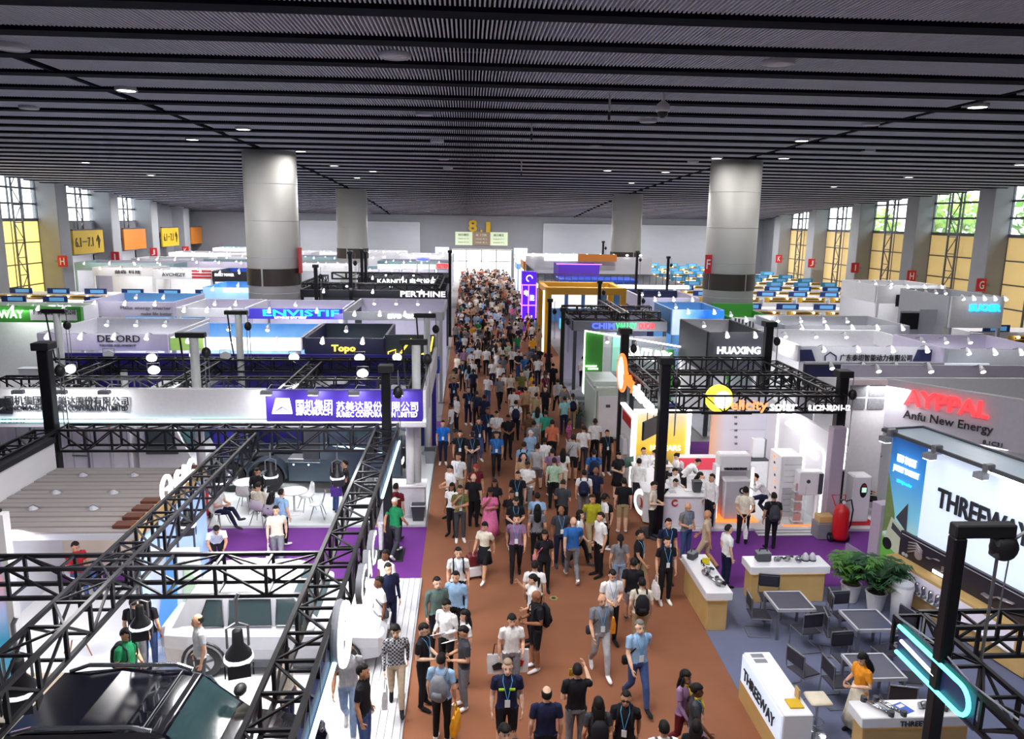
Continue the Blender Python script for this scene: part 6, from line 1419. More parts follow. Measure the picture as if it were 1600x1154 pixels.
part('panel', M().box(0, -.06, 3.55, w, .06, 4.55, .01), m_dgreen, t); part('glow_line', M().tube([(.5, -.1, 3.6), (1.1, -.1, 4.4)], .04, 6), m_ltry, t); part('glow_line', M().tube([(1.5, -.1, 3.75), (w - .15, -.1, 3.9), (w - .05, -.1, 4.5)], .04, 6), m_ltry, t); part('glow_mark', M().tube([(.15, -.1, 3.6), (.15, -.1, 3.85), (.45, -.1, 3.95), (.45, -.1, 3.65)], .025, 6), m_ltry, t)
part('post', M().box(w - .2, -.05, 0, w, .1, 3.55), m_offw, t); part('side_panel', M().box(w - .06, .06, 3.0, w + .06, 4.5, 4.5), m_lgrey, t); part('blue_flag', M().box(w + .06, .2, 2.9, w + .2, .9, 3.5, .02), m_blue, t); part('post', M().box(w - .15, 4.3, 0, w, 4.5, 3.), m_offw, t)
b = booth('green and white stand with BESTWAY lettering', -70, 128, 478, 503, 4.5, 1.8, m_offw, m_green, [('BESTWAY', m_ltr, -34, 38, 484, 496, .01)], 5, inner=m_white, Y=41)
q0, q1 = gy(48, 500, 40.9), gy(119, 484, 40.9); X0 = gy(-70, 490, 41).x
bx('white_inset', m_white, b, q0.x - X0, -.11, q0.z, q1.x - X0, -.085, q1.z); letters('广州电源机械有限公司', m_ink, b, (q0.x - X0 + .2, -.13, q0.z + .3), (q1.x - q0.x) * .9, .3)
booth('lilac white stand saying Make energy smarter, make life better', 132, 272, 471, 494, 4.6, 5, m_lilac, m_lilac, [('Make energy smarter', m_grey, 190, 268, 478, 484, 0), ('make life better', m_grey, 222, 270, 487, 492, 0)], 3, inner=m_sky, Y=43)
booth('white stand with shallow fascia under bright lamps, beside the blue lit stand', 276, 382, 481, 495, 4.5, 4.5, m_white, m_white, [], 3, inner=m_lilac, Y=39.5)
booth('stand with blue and white glowing lettering near the western column', 388, 535, 482, 498, 4.5, 4.4, m_lilac, mat('violet_blue_fascia', (70, 60, 190), .5, emit=.4), [('ENVISTIF', m_ltrc, 412, 530, 484, 493, .02), ('LITHIUM BATTERY', m_ltr, 430, 480, 494, 497, .03)], 2, inner=m_lilac, Y=40.2)
b = booth('grey stand with white glowing lettering beside the aisle', 537, 692, 487, 500, 4.5, 6.5, m_lgrey, m_lgrey, [('SIVO', m_ltr, 606, 628, 490, 497, .04), ('动力', m_ltr, 634, 648, 490, 497, .02)], 4, inner=m_lilac, Y=38.2)
# black truss stands
for lab, xl, xr, yt, yb, Y, txt, a, bb in (('black fascia stand with white PERTHINE lettering, nearer of two', 470, 697, 453, 465, 50, 'PERTHINE', 626, 696), ('black fascia stand with white lettering, farther of two', 560, 700, 433, 445, 62, 'KARNITH 电气设备', 590, 683)):
    booth(lab, xl, xr, yt, yb, 4.5, 6, m_black, mat('black_fascia', (26, 28, 40), .5), [(txt, m_ltr, a, bb, yt + 2, yb - 2, .02)], 3, inner=m_dgrey, Y=Y)
for lab, a, b_ in (('black truss above the PERTHINE fascia', (-11.5, 52.5, 4.3), (-2, 52.5, 4.3)), ('black truss linking the two black fascia stands by the aisle', (-2.1, 50.5, 4.2), (-2.1, 62, 4.2)), ('black truss linking the two black fascia stands, western one', (-11.3, 50.5, 4.2), (-11.3, 62, 4.2)), ('black truss over the farther black fascia', (-11, 63.5, 4.3), (-2, 63.5, 4.3))): truss_beam(lab, a, b_, .5, 1.1, .07)
for lab, px, pt, Y in (('thin black mast by the western column', 493, 418, 49.3), ('black mast, shorter one right of the farther western column', 547, 397, 49.4), ('thin black mast, taller one by the farther western column', 565, 392, 61.2), ('thin black mast before the far white stands', 571, 396, 61.3), ('tall black mast at the aisle corner of the black stands', 703, 395, 61)):
    p = gy(px, pt, Y); mast(lab, p.x, Y, p.z, .11, hoist=Y < 60)
booth('pale blue glowing stand with EZRE lettering left of the western column', 318, 394, 449, 470, 4.6, 5, m_skyp, mat('ice_blue_lit', (170, 215, 250), .5, emit=.5), [('EZRE', m_ltr, 350, 394, 450, 456, .03)], 2, inner=m_skyp, Y=52)
booth('dark stand with blue screen and yellow corner beyond the EZRE stand', 332, 392, 424, 440, 4.5, 5, m_dgrey, mat('black_fascia', (26, 28, 40)), [('SMART POWER', m_ltr, 336, 366, 427, 431, .02)], 2, inner=m_blue, Y=70, lightbox=m_ltrc)
booth('white stand with grey striped end under the H pier', 145, 240, 418, 431, 4.5, 4, m_white, m_white, [('益森 科技', m_ink, 180, 220, 422, 427, 0)], 3, Y=76)
b = booth('white stand with black mark and red striped end', 240, 332, 422, 436, 4.5, 4, m_white, m_white, [('AVCHEZY', m_ink, 254, 290, 426, 431, 0)], 3, Y=72)
p0 = gy(300, 434, 71.9); p1 = gy(330, 424, 71.9); X0 = gy(240, 430, 72).x
for k in range(3): bx('red_stripe', m_red, b, p0.x - X0, -.12, p0.z + k * .28, p1.x - X0, -.09, p0.z + .14 + k * .28)
# standard shell booths: one built, then copied
def shell_proto(name, w, board, rail, lab, grp):
    t = thing(name, lab, 'booth', (0, 0, 0), 0, grp)
    bx('back_wall', m_white, t, 0, 2.9, 0, w, 2.98, 2.5); bx('side_wall', m_offw, t, -.04, 0, 0, .04, 2.9, 2.5); bx('side_wall', m_offw, t, w - .04, 0, 0, w + .04, 2.9, 2.5)
    s = bx('header_board', board, t, w * .2, 2.86, 2.52, w * .8, 2.96, 2.98); bx('header_glow', mat('header_blue', (110, 180, 235), .5, emit=.35), t, w * .36, 2.84, 2.6, w * .72, 2.86, 2.88)
    bx('back_bay', m_white, t, 0, 2.98, 0, w, 5.6, 2.45)
    f = bx('name_board', rail, t, w * .08, -.05, 2.25, w * .92, .05, 2.7); bx('name_stripe', m_ink, f, 0, 0, 0, 1, 1, 1) if False else None
    bx('name_stripe', m_ink, t, w * .22, -.07, 2.33, w * .88, -.05, 2.42); bx('name_stripe', m_ink, t, w * .22, -.07, 2.52, w * .88, -.05, 2.61)
    for a in (.25, .75): part('bulb', M().ell((w * a, -.2, 2.62), (.1, .1, .08), 8, 6), mat('warm_bulb', (255, 236, 200), .4, emit=9), t)
    c = link('counter', None, t, (w * .5, .8, 0)); bx('counter_body', m_offw, c, -.5, -.25, 0, .5, .25, .75); bx('counter_top', m_white, c, -.54, -.29, .75, .54, .29, .8)
    bx('fascia_post', m_lgrey, t, 0, -.04, 0, .07, .04, 2.5); bx('fascia_post', m_lgrey, t, w - .07, -.04, 0, w, .04, 2.5)
    bx('fascia', m_white, t, 0, -.03, 2.45, w, .03, 2.5)
    return t
m_hb = mat('header_navy', (30, 60, 130), .5, grain=.3, scale=2); m_hb2 = mat('header_cyan', (70, 160, 205), .5, grain=.25, scale=2); m_rl = mat('rail_yellow', (206, 166, 60), .5)
pa = shell_proto('shell_booth', 3.0, m_hb, m_rl, 'white shell booth with navy header and yellow name board, in the eastern rows', 'navy-headed shell booths in the eastern rows')
pb = shell_proto('shell_booth', 3.0, m_hb2, m_rl, 'white shell booth with cyan header and yellow name board, far in the eastern rows', 'cyan-headed shell booths far in the eastern rows')
rows = [(45, 33, 45), (57, 21, 36.5), (68, 20.5, 44), (74, 20.5, 44), (80, 20, 44), (86, 20, 44), (92, 14, 44), (98, 14, 44), (104, 12, 42), (110, 12, 42), (116, 12, 40)]
first = {0: True, 1: True}
for ri, (y, x0, x1) in enumerate(rows):
    x = x0; k = 0 if y < 79 else 1; src = (pa, pb)[k]
    while x + 3 <= x1 + .1:
        if first[k]: src.location = (x, y, 0); first[k] = False; o = src
        else: o = copy_tree(src, (x, y, 0), 0)
        o['label'] = 'white shell booth with %s header, %s from west in the %s eastern row' % (('navy', 'cyan')[k], words_n[int((x - x0) / 3.04)], words_n[ri])
        x += 3.05
pc_ = shell_proto('shell_booth', 3.0, m_hb, m_rl, 'white shell booth with navy header and yellow name board, in the western rows', 'shell booths in the western rows')
ft_ = True
for ri, (y, x0, x1) in enumerate(((57.5, -39, -20), (64, -39, -17))):
    x = x0
    while x + 3 <= x1 + .1:
        if ft_: pc_.location = (x, y, 0); ft_ = False; o = pc_
        else: o = copy_tree(pc_, (x, y, 0), 0)
        o['label'] = 'white shell booth with navy header, %s from the west in the %s western row' % (words_n[int((x - x0) / 3.04)], words_n[ri])
        x += 3.05
# white stands in the far west and the far middle
cols_ = [m_white, m_offw, m_lilac, m_teal, m_lgrey]
FW = [(-40, -30, 81.2), (-29, -20, 82), (-19, -11, 78), (-38, -30, 90), (-29, -22, 92), (-21, -14, 90), (-10.5, -2, 76), (-38, -29, 101), (-28, -20, 101), (-19, -11, 100), (-10, -2.2, 87), (-36, -26, 112), (-25, -16, 112), (-15, -9, 112), (-8.6, -2, 98), (-8, -2, 109)]
wn_ = ['pale teal', 'lilac', 'white', 'light grey', 'off-white']
for i, (x0, x1, y) in enumerate(FW):
    m1 = [m_teal, m_lilac, m_white, m_lgrey, m_offw][i % 5]
    lab = '%s fascia stand far down the western side, %s nearest of these' % (wn_[i % 5], words_n[sorted(range(len(FW)), key=lambda q: (FW[q][2], FW[q][0])).index(i)])
    booth(lab, 0, 0, 0, 0, 4.3 + .2 * (i % 3), 5, m1, m1, [], 4 if x1 - x0 > 7 else 3, inner=cols_[(i + 2) % 5], Y=y, Xs=(x0, x1), fh=.8 + .2 * (i % 2))
for lab, px0, px1, py0, py1, Y, m_, s in (('white lit sign board over the far western stands near the aisle', 590, 625, 413, 420, 75, m_ltr, ''), ('red glowing sign on the far stand beside the aisle', 682, 702, 411, 420, 74, m_ltrr, 'ESTER'), ('violet blue glowing emblem over the far stand', 650, 672, 402, 408, 74, m_ltrb, '◆'), ('long white lit sign next to the red glowing sign', 626, 681, 413, 420, 74.5, m_ltr, '')):
    p0 = gy(px0, py1, Y); p1 = gy(px1, py0, Y); t = thing('lit_sign', lab, 'sign', (p0.x, Y, p0.z)); w, h = p1.x - p0.x, p1.z - p0.z
    bx('panel', m_litw if not s else m_offw, t, 0, 0, 0, w, .1, h)
    if s: letters(s, m_, t, (.05, -.03, .1), w - .1, h - .15, fat=.03)
    bx('post', m_lgrey, t, .05, .1, -p0.z, .15, .2, 0); bx('post', m_lgrey, t, w - .15, .1, -p0.z, w - .05, .2, 0)
# ---- east side
b = booth('dark grey stand with white HUAXING lettering behind the solar stand', 1106, 1192, 519, 585, 4.6, 4.5, m_dgrey, mat('slate_fascia', (92, 96, 106), .5), [('HUAXING', m_ltr, 1119, 1187, 541, 552, .03), ('华星动力', m_ltr, 1139, 1166, 556, 561, .01)], 2, inner=m_offw, Y=31.9)
b = booth('white stand with navy corners and Chinese company name', 1250, 1462, 541, 566, 4.45, 5, m_white, mat('soft_white', (224, 226, 236), .5), [('广东泰坦智能动力有限公司', m_ink, 1310, 1423, 553, 563, 0)], 4, inner=m_white, Y=30.6)
X0 = gy(1250, 553, 30.6).x
for px0, px1, d in ((1250, 1274, 1), (1434, 1462, -1)):
    def q(x, y): p = gy(x, y, 30.5); return (p.x - X0, p.z)
    part('navy_corner', M().prism([q(px0, 546), q(px1 - 6 if d > 0 else px1, 546), q(px1, 564), q(px0 if d > 0 else px0 - 8, 564)], -.12, -.085, 'xz'), m_navy, b, fix=True)
part('house_mark', M().tube([(q(1289, 563)[0], -.12, q(1289, 563)[1]), (q(1289, 556)[0], -.12, q(1289, 556)[1]), (q(1297, 550)[0], -.12, q(1297, 550)[1]), (q(1306, 556)[0], -.12, q(1306, 556)[1]), (q(1306, 563)[0], -.12, q(1306, 563)[1])], .03, 6), m_navy, b)
t = thing('stand_wall', 'navy topped partition with lamps in front of the Chinese named stand', 'partition', (13.2, 28.9, 0)); bx('panel', m_dgrey, t, 0, 0, 3.0, 5.6, .1, 3.85); bx('navy_band', m_navy, t, .05, -.05, 2.9, 5.5, 0, 3.75); bx('cap', m_lgrey, t, 0, -.12, 3.85, 5.6, .12, 3.93); bx('panel', m_offw, t, 0, 0, 0, 5.6, .1, 3.0); bx('blue_picture', m_skyp, t, 5.7, -.05, 3.0, 7.5, .05, 3.9)
for k in range(4): spot(t, .8 + k * 1.3, -.1, 3.9)
b = booth('white stand with cyan-blue SUOER lettering in the eastern rows', 1484, 1566, 463, 512, 4.9, 5, m_lgrey, m_white, [('SUOER', m_ltrc, 1512, 1563, 475, 486, .03)], 5, inner=m_lgrey, Y=40)
for k in range(3): bx('text_line', m_grey, b, 1.2, -.1, 3.3 + k * .16, 2.5, -.085, 3.33 + k * .16)
t = thing('big_screen', 'large black screen on the grey side of the SUOER stand', 'screen', (gy(1424, 470, 41).x, 41, 0)); bx('panel', m_black, t, -.5, -.08, 3.6, .5, .02, 4.5); bx('frame', m_lgrey, t, -.55, .02, 0, .55, .12, 4.6); bx('frame', m_lgrey, t, .55, .0, 0, 1.6, .12, 4.7)
b = booth('white stand with black fascia and pale cyan lamp, before the H pier', 1370, 1476, 446, 474, 4.8, 5, m_white, m_white, [], 4, inner=m_offw, Y=50)
bx('black_panel', m_black, b, 1.3, -.12, 3.9, 4.2, -.085, 4.7); part('cyan_lamp', M().ell((3.0, -.2, 4.3), (.2, .1, .2), 10, 8), m_ltrc, b)
booth('grey stand with lamps on a plain fascia behind the Chinese named stand', 1225, 1420, 508, 522, 4.4, 4, m_lgrey, m_lgrey, [], 5, inner=m_lgrey, Y=36.2)
booth('pale stand behind the charger stand with lamp row', 1478, 1640, 545, 575, 4.3, 4, m_lilac, m_lgrey, [], 4, inner=m_lilac, Y=29.6)
# green edged room
Yg = 36.0
t = thing('green_room', 'glass room edged in white light with green wall and white SAITLINK lettering', 'stand', (5.58, Yg, 0))
bx('green_wall', m_green, t, 0, -.05, 0, .9, .05, 4.05); letters('GLOBAL ENERGY', m_ltr, t, (.08, -.08, 2.35), .55, .08, fat=.02); letters('SOLUTIONS', m_ltr, t, (.2, -.08, 2.22), .5, .08, fat=.02)
sl = -.19
part('lit_edge', M().tube([(0, -.1, 0), (0, -.1, 4.1), (4.7, -.1, 3.35), (4.7, -.1, 0)], .05, 6), m_glow, t)
bx('glass', m_clear, t, .95, -.02, 0, 4.65, .02, 3.3); bx('white_wall', m_offw, t, .95, 2.8, 0, 2.1, 2.9, 3.6); bx('cyan_wall', mat('mint_lit', (160, 240, 215), .5, emit=.3), t, 1.9, 2.75, 1.6, 2.35, 2.8, 3.4); bx('slate_post', m_dgreen, t, 2.3, -.1, 0, 2.5, .1, 3.7); bx('green_strip', m_green, t, 4.0, -.04, .2, 4.35, .0, 3.2); bx('grey_wall', m_grey, t, 2.5, 2.8, 0, 4.7, 2.9, 3.4)
letters('SAITLINK', m_ltr, t, (2.1, -.16, 2.85), 2.1, .55, depth=.1, fat=.03, rot=Matrix.Rotation(.15, 3, 'Y') @ Matrix.Rotation(PI / 2, 3, 'X'))
for x in (1.0, 2.4, 3.7): spot(t, x, 0, 3.9 - .16 * x)
t = thing('battery_container', 'pale green battery container cabinet with stepped lid by the aisle', 'cabinet', (5.35, 31.3, 0))
part('body', M().box(0, 0, .1, 1.15, 2.6, 2.25, .03), mat('container_green', (190, 206, 196), .45), t); part('lid', M().box(.0, .5, 2.25, 1.2, 2.7, 2.5, .03), mat('container_lid', (210, 224, 216), .4), t); part('lid', M().box(.1, .02, 2.25, 1.15, .6, 2.35, .02), MATS['container_lid'], t); part('front_door', M().box(.18, -.05, .2, 1.1, 0, 2.0, .03), m_offw, t); bx('vent', m_dgrey, t, .5, -.07, 1.5, .68, -.05, 1.62); bx('plinth', m_dgrey, t, .05, .05, 0, 1.1, 2.5, .1); bx('door_seam', m_grey, t, .1, -.02, .1, .14, 0, 2.2)
t = thing('grey_machine', 'grey planter machine beside the green battery container', 'cabinet', (4.9, 34.2, 0)); part('body', M().box(0, 0, 0, .55, 1.4, 1.3, .04), m_grey, t); part('band', M().box(-.02, -.03, 1.05, .57, 1.42, 1.12), m_lgrey, t)
p = gz(905, 585, 0); t = thing('planter', 'green leafed planter before the grey machine', 'plant', (4.95, 33.6, 0)); part('box', M().box(-.2, -.2, 0, .2, .2, .6, .02), m_dgreen, t)
mm = M(); rr = random.Random(4)
for k in range(90):
    q_ = V((rr.gauss(0, .14), rr.gauss(0, .14), .75 + rr.gauss(0, .13))); e1 = V((rr.gauss(0, 1), rr.gauss(0, 1), rr.gauss(0, 1))).normalized() * .09; e2 = e1.orthogonal().normalized() * .04; mm.add([q_ - e1, q_ + e2, q_ + e1, q_ - e2], [(0, 1, 2, 3)])
part('foliage', mm, m_palm, t)
b = booth('stand with blue, green and red glowing CHIMVALLEY and DUCAR lettering', 896, 1042, 502, 517, 4.1, 4.5, m_dgrey, m_grey, [('CHIM', m_ltrb, 924, 960, 504, 513, .03), ('VALLEY', m_ltrg, 961, 994, 504, 513, .03), ('DUCAR', m_ltrr, 998, 1023, 504, 513, .03)], 0, inner=m_lilac, Y=39.6)
for lab, a, b_ in (('black truss behind the DUCAR lettering', (5.4, 43.5, 4.0), (10.5, 43.5, 4.0)), ('black truss slanting behind the CHIMVALLEY stand', (8.3, 40, 4.0), (8.3, 47, 4.0)), ('black truss over the CHIMVALLEY stand front', (5.2, 41, 4.0), (10.4, 41, 4.0))): truss_beam(lab, a, b_, .45, .8, .06)
for lab, x, Y, h in (('thin black mast by the aisle at the CHIMVALLEY stand', 4.95, 39.4, 4.6), ('thin black mast behind the yellow portal post', 4.75, 44, 4.6), ('black mast with hoist left of the DUCAR lettering', 8.2, 47.5, 5.4), ('black mast with hoist before the white Chinese fascia', 10.5, 46.5, 5.0), ('black mast with red top far behind the white ledge', 14.2, 81, 7), ('black mast right of the farther eastern column', 14.4, 65.3, 6.6), ('second black mast right of the farther eastern column', 17.0, 64.9, 6.2)): mast(lab, x, Y, h, .1)
t = thing('flag_sign', 'small blue, green and red flag sign over the aisle', 'sign', (4.95, 39.55, 3.6)); bx('blue_end', m_ltrb, t, -.05, .7, 0, .05, 1.1, .5); bx('green_mid', m_ltrg, t, -.05, .3, 0, .05, .7, .5); bx('red_end', m_ltrr, t, -.05, -.1, 0, .05, .3, .5)
booth('lilac white stand with grey Chinese lettering left of the eastern column', 1005, 1092, 465, 487, 4.7, 5, m_lilac, m_lilac, [('深圳电源科技股份有限公司', m_grey, 1026, 1086, 471, 476, 0)], 3, inner=m_navy, Y=46.5)
b = booth('blue and white glowing screen stand before the eastern column', 1050, 1130, 484, 523, 4.5, 4, m_sky, grad_mat('blue_screen', [(0, (230, 245, 255)), (.35, (130, 200, 240)), (.6, (30, 110, 220)), (1, (60, 150, 235))], 0, 0, 3, .5, .5), [('WAVE', mat('peach', (255, 190, 170), .4, emit=.8), 1078, 1100, 502, 508, .02), ('GFE', m_ltrg, 1107, 1126, 501, 508, .03)], 2, inner=m_sky, Y=40.5)
b = booth('white stand with green roof and black striped front', 1142, 1212, 496, 521, 4.4, 3.6, m_green, m_white, [], 2, inner=m_green, Y=40.6, back_h=4.6)
for k in range(8): bx('dark_stripe', m_dgrey, b, .15 + k * .2, -.12, 3.55, .25 + k * .2, -.085, 4.2 - .04 * k)
letters('GREENPOWER', m_green, b, (1.65, -.12, 3.95), .95, .16, fat=.02)
# yellow portal
t = thing('yellow_portal', 'tall yellow portal frame beside the crowded aisle', 'frame', (5.65, 54, 0))
for x in (0, 5.4): part('post', M().box(x - .22, -.22, 0, x + .22, .22, 4.5, .02), m_ywood, t); part('post', M().box(x - .22, 4.8, 0, x + .22, 5.2, 4.5, .02), m_ywood, t)
for y in (0, 5): part('beam', M().box(-.2, y - .2, 4.1, 5.6, y + .2, 4.6, .02), m_ywood, t)
for x in (0, 5.4): part('beam', M().box(x - .18, 0, 4.15, x + .18, 5, 4.55, .02), m_ywood, t)
part('lit_edge', M().tube([(-.3, -.25, 0), (-.3, -.25, 4.4)], .06, 6), m_glow, t)
for k in range(3): bx('lit_window', m_litw, t, .8 + k * 1.3, 4.7, 2.6, 1.8 + k * 1.3, 4.78, 3.8)
bx('roof_panel', m_wood, t, .3, .3, 4.2, 5.2, 4.7, 4.26)
# two-storey stand
t = thing('two_storey_stand', 'two storey stand with white glowing ledge, railing and purple upper room', 'stand', (6.2, 66, 0))
bx('ledge', m_glow, t, -.2, -.2, 3.55, 13, .0, 3.85); bx('ledge_side', m_glow, t, -.3, -.2, 3.55, -.2, 14, 3.85); bx('upper_floor', m_dgrey, t, -.2, 0, 3.55, 13, 14, 3.8); bx('rear_wall', m_offw, t, -.2, 13.8, 0, 13, 14, 5.6); bx('lower_wall', m_sky, t, 0, 5, 0, 13, 5.1, 3.5)
for k in range(24): bx('rail_post', m_dgrey, t, -.15 + k * .57, .05, 3.85, -.1 + k * .57, .1, 4.7)
for k in range(20): bx('rail_post', m_dgrey, t, -.2, .4 + k * .68, 3.85, -.15, .45 + k * .68, 4.7)
bx('handrail', m_dgrey, t, -.2, .03, 4.7, 13, .12, 4.76); bx('handrail', m_dgrey, t, -.22, 0, 4.7, -.12, 14, 4.76)
bx('purple_room', mat('purple_lit', (84, 44, 170), .5, emit=.25), t, 2.5, 8, 3.85, 6.5, 12, 5.1); bx('purple_line', mat('violet_neon', (190, 90, 255), .4, emit=4), t, 2.3, 7.9, 5.1, 6.7, 8, 5.17); bx('blue_floor', m_blue, t, 2, 2, 3.85, 9, 6, 4.1); bx('white_canopy', m_litw, t, 1.6, 12.4, 5.2, 5, 13, 5.9); bx('orange_canopy', m_orange, t, 5, 12.4, 5.2, 9, 13, 5.9)
for k in range(9): part('lamp', M().ell((.5 + k * 1.4, 13.6, 5.8), (.14, .14, .1), 8, 6), m_spot, t)
t = thing('purple_tower', 'glowing purple tower with white lettering beside the aisle', 'tower', (4.55, 64.2, 0)); part('shaft', M().box(0, 0, 0, 1.2, 1.2, 5.0, .03), mat('purple_tower_lit', (72, 22, 190), .4, emit=.8), t)
for z in (.9, 2.2, 3.9): part('ring_light', M().tube([(-.03, -.03, z), (1.23, -.03, z), (1.23, 1.23, z), (-.03, 1.23, z), (-.03, -.03, z)], .05, 6), MATS['violet_neon'], t)
for x in (0, .55, 1.2): part('edge_light', M().tube([(x, -.04, .9), (x, -.04, 3.9)], .04, 6), MATS['violet_neon'], t)
letters('电', m_ltr, t, (.15, -.08, 3.0), .4, .5); letters('能', m_ltr, t, (.65, -.08, 2.6), .4, .5); part('mark', M().tube([(.6 + .25 * math.cos(a), -.06, 4.45 + .25 * math.sin(a)) for a in [k * .5 for k in range(10)]], .04, 6), m_ltr, t)
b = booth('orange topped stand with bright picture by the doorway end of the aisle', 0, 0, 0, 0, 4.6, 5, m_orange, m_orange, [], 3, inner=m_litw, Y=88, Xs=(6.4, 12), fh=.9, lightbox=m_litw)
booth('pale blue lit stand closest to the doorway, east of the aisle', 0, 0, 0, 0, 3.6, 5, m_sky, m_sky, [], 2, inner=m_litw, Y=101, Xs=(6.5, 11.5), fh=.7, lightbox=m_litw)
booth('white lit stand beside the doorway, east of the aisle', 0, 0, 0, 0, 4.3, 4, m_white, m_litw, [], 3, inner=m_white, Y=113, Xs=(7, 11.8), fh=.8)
# small furniture by the aisle
p = gz(694, 560, .9); t = thing('totem', 'white totem with violet stripe at the aisle corner of the truck stand', 'sign', (-1.5, 30.9, 0)); bx('board', m_offw, t, -.25, -.06, 0, .25, .06, 2.1); bx('stripe', m_purpleB, t, -.1, -.08, .1, .0, -.06, 2.0); bx('foot', m_lgrey, t, -.3, -.2, 0, .3, .2, .04)
for i in range(6): area_light('stand_wash', ((-14, -6, 9, 14, -22, 10)[i], (33.5, 40, 38, 32, 43.5, 60)[i], 4.3), 2, 110)
# ================================================================ VISITORS
HZ = {'sit': 1.145, 'sitcross': 1.145, 'lean': 1.38, 'step': 1.33}
PEOPLE = []
def who(px, py, deg, pose, shirt, pants, hair, detail, base=.012, top=None, bot=None, pack=None, hand=None, sl=None, h=None, **k):
    h = h or (.94 if k.get('fem') else 1.) * RND.uniform(.97, 1.03)
    p = gz(px, py, base + HZ.get(pose, 1.6) * h)
    # the head leans out of the vertical axis in bent poses
    hd = POSES[pose]['head']; a = math.radians(deg); ox, oy = hd.x * h, hd.y * h
    p = V((p.x - (ox * math.cos(a) - oy * math.sin(a)), p.y - (ox * math.sin(a) + oy * math.cos(a)), base))
    top = top or 'top'; bot = bot or ('skirt' if k.get('skirt') in ('skirt', 'longskirt') else 'shorts' if k.get('shorts') else 'trousers')
    if k.get('skirt') == 'dress': lab = 'person in %s dress, %s' % (k.get('skirtc', shirt), detail)
    else: lab = 'person in %s %s and %s %s, %s' % (shirt, top, k.get('skirtc') or pants, bot, detail)
    lab = ' '.join(lab.split()[:16])
    if p.x < 0 and ((base == .1 and p.y < 22.1) or (base == .06 and p.y > 18.6)): p.z = .014
    o = person(p, deg, pose, shirt, pants, hair, h=h, label=lab, **k)
    PEOPLE.append((p.x, p.y))
    if 'sunglasses' in detail:
        g_ = link('sunglasses', M().box(-.06, -.1, .0, -.008, -.085, .026).box(.008, -.1, .0, .06, -.085, .026).box(-.075, -.095, .015, .075, -.088, .024).mesh('sunglasses', m_black), o); g_.matrix_local = head_matrix(POSES[pose])
    if 'chest stripe' in detail:
        for a_, b_ in ((-.14, -.05), (.03, .12)): bx('chest_stripe', mat('stripe_lime', (170, 220, 40), .5), o, a_, -.138, 1.285, b_, -.118, 1.315)
    if 'yellow scarf' in detail:
        link('scarf', M().tube([(.06, .03, 1.47), (0, -.07, 1.46), (-.06, .03, 1.47)], .035, 8).tube([(.02, -.08, 1.45), (.03, -.14, 1.3), (.04, -.13, 1.15)], [.04, .05, .03], 8, flat=.4).mesh('scarf', m_yel, True), o)
    short = '%s-topped person %s' % (shirt, detail)
    if pose.startswith('sit'): shell_chair(' '.join(('white shell chair under the ' + short).split()[:16]), p.x, p.y, math.radians(deg), base, False)
    if pack: backpack(o, pack, ' '.join(('%s backpack worn by the %s' % (pack, short)).split()[:16]))
    if hand: handbag(o, pose, k.get('hq', 'R'), hand, ' '.join(('%s carrier bag held by the %s' % (hand, short)).split()[:16]))
    if sl: sling(o, sl, ' '.join(('%s shoulder bag of the %s' % (sl, short)).split()[:16]), 1 if RND.random() < .5 else -1)
    return o
F, B, L, R = 0, 180, -80, 80
W = dict(fem=True)
# nearest rows, aisle
who(716, 864, 5, 'stand', 'white', 'black', 'short', 'black straps, beside the maroon trolley case', pack='black', lanyard=1, top='tee')
who(757, 823, -25, 'walk', 'cream', 'black', 'fringe', 'pulling the maroon trolley case', fem=True, skirt='skirt', top='blouse', shoe='white')
who(683, 911, 20, 'stand', 'grey-green', 'black', 'short', 'looking over the group by the plank edging', sleeve=1, top='jacket')
who(712, 902, -15, 'stand', 'light blue', 'black', 'short', 'behind the grey-green jacket', sleeve=1, top='shirt')
who(697, 946, -35, 'phone', 'white', 'black', 'short', 'reading in the group by the platform', sleeve=1, top='jacket')
who(662, 984, 70, 'phone', 'black', 'black', 'short', 'holding a phone by the plank edging', lanyard=1, top='polo')
who(726, 962, -70, 'stand', 'white', 'grey', 'long', 'long hair, at the back of the reading group', **W)
who(724, 988, -75, 'phone', 'dark grey', 'grey', 'short', 'holding paper, white sneakers', shoe='white', top='shirt')
who(690, 1031, 165, 'stand', 'light blue', 'black', 'short', 'back turned, in the reading group', pack='grey', hand='yellow', top='shirt')
who(800, 970, 5, 'bag', 'white', 'grey', 'fringe', 'young, carrying two big printed totes', top='tee', h=.97)
who(793, 1043, 0, 'stand', 'navy', 'black', 'short', 'big build, green chest stripe, walking to the viewer', shorts=1, lanyard=1, h=1.08, tone=SK_TONES[3], top='tee', hc=(150, 130, 110))
who(789, 1146, 15, 'walk', 'dark grey', 'black', 'fringe', 'at the bottom edge before the shorts wearer')
who(838, 932, -75, 'phone', 'black', 'black', 'bald', 'bald, white sneakers, looking at a phone', shorts=1, shoe='white', pack='black', top='tee', tone=SK_TONES[4])
who(832, 906, -80, 'reach', 'white', 'black', 'pony', 'arm stretched, behind the bald phone user', **W)
who(836, 884, 170, 'stand', 'white', 'black', 'short', 'back turned, behind the stretched arm', top='shirt')
who(854, 1084, 180, 'stand', 'navy', 'black', 'ring', 'balding, back turned, at the bottom edge', top='polo', h=1.04)
who(902, 1048, 178, 'reach', 'black', 'grey', 'short', 'raising a yellow-cased phone', top='tee', h=1.02)
who(935, 1100, 180, 'stand', 'dark grey', 'dark grey', 'long', 'very long black hair, back turned', pack='black', **W)
who(978, 1092, -15, 'walk', 'black', 'black', 'short', 'in sunglasses, walking to the viewer', lanyard=1, pack='black', top='tee')
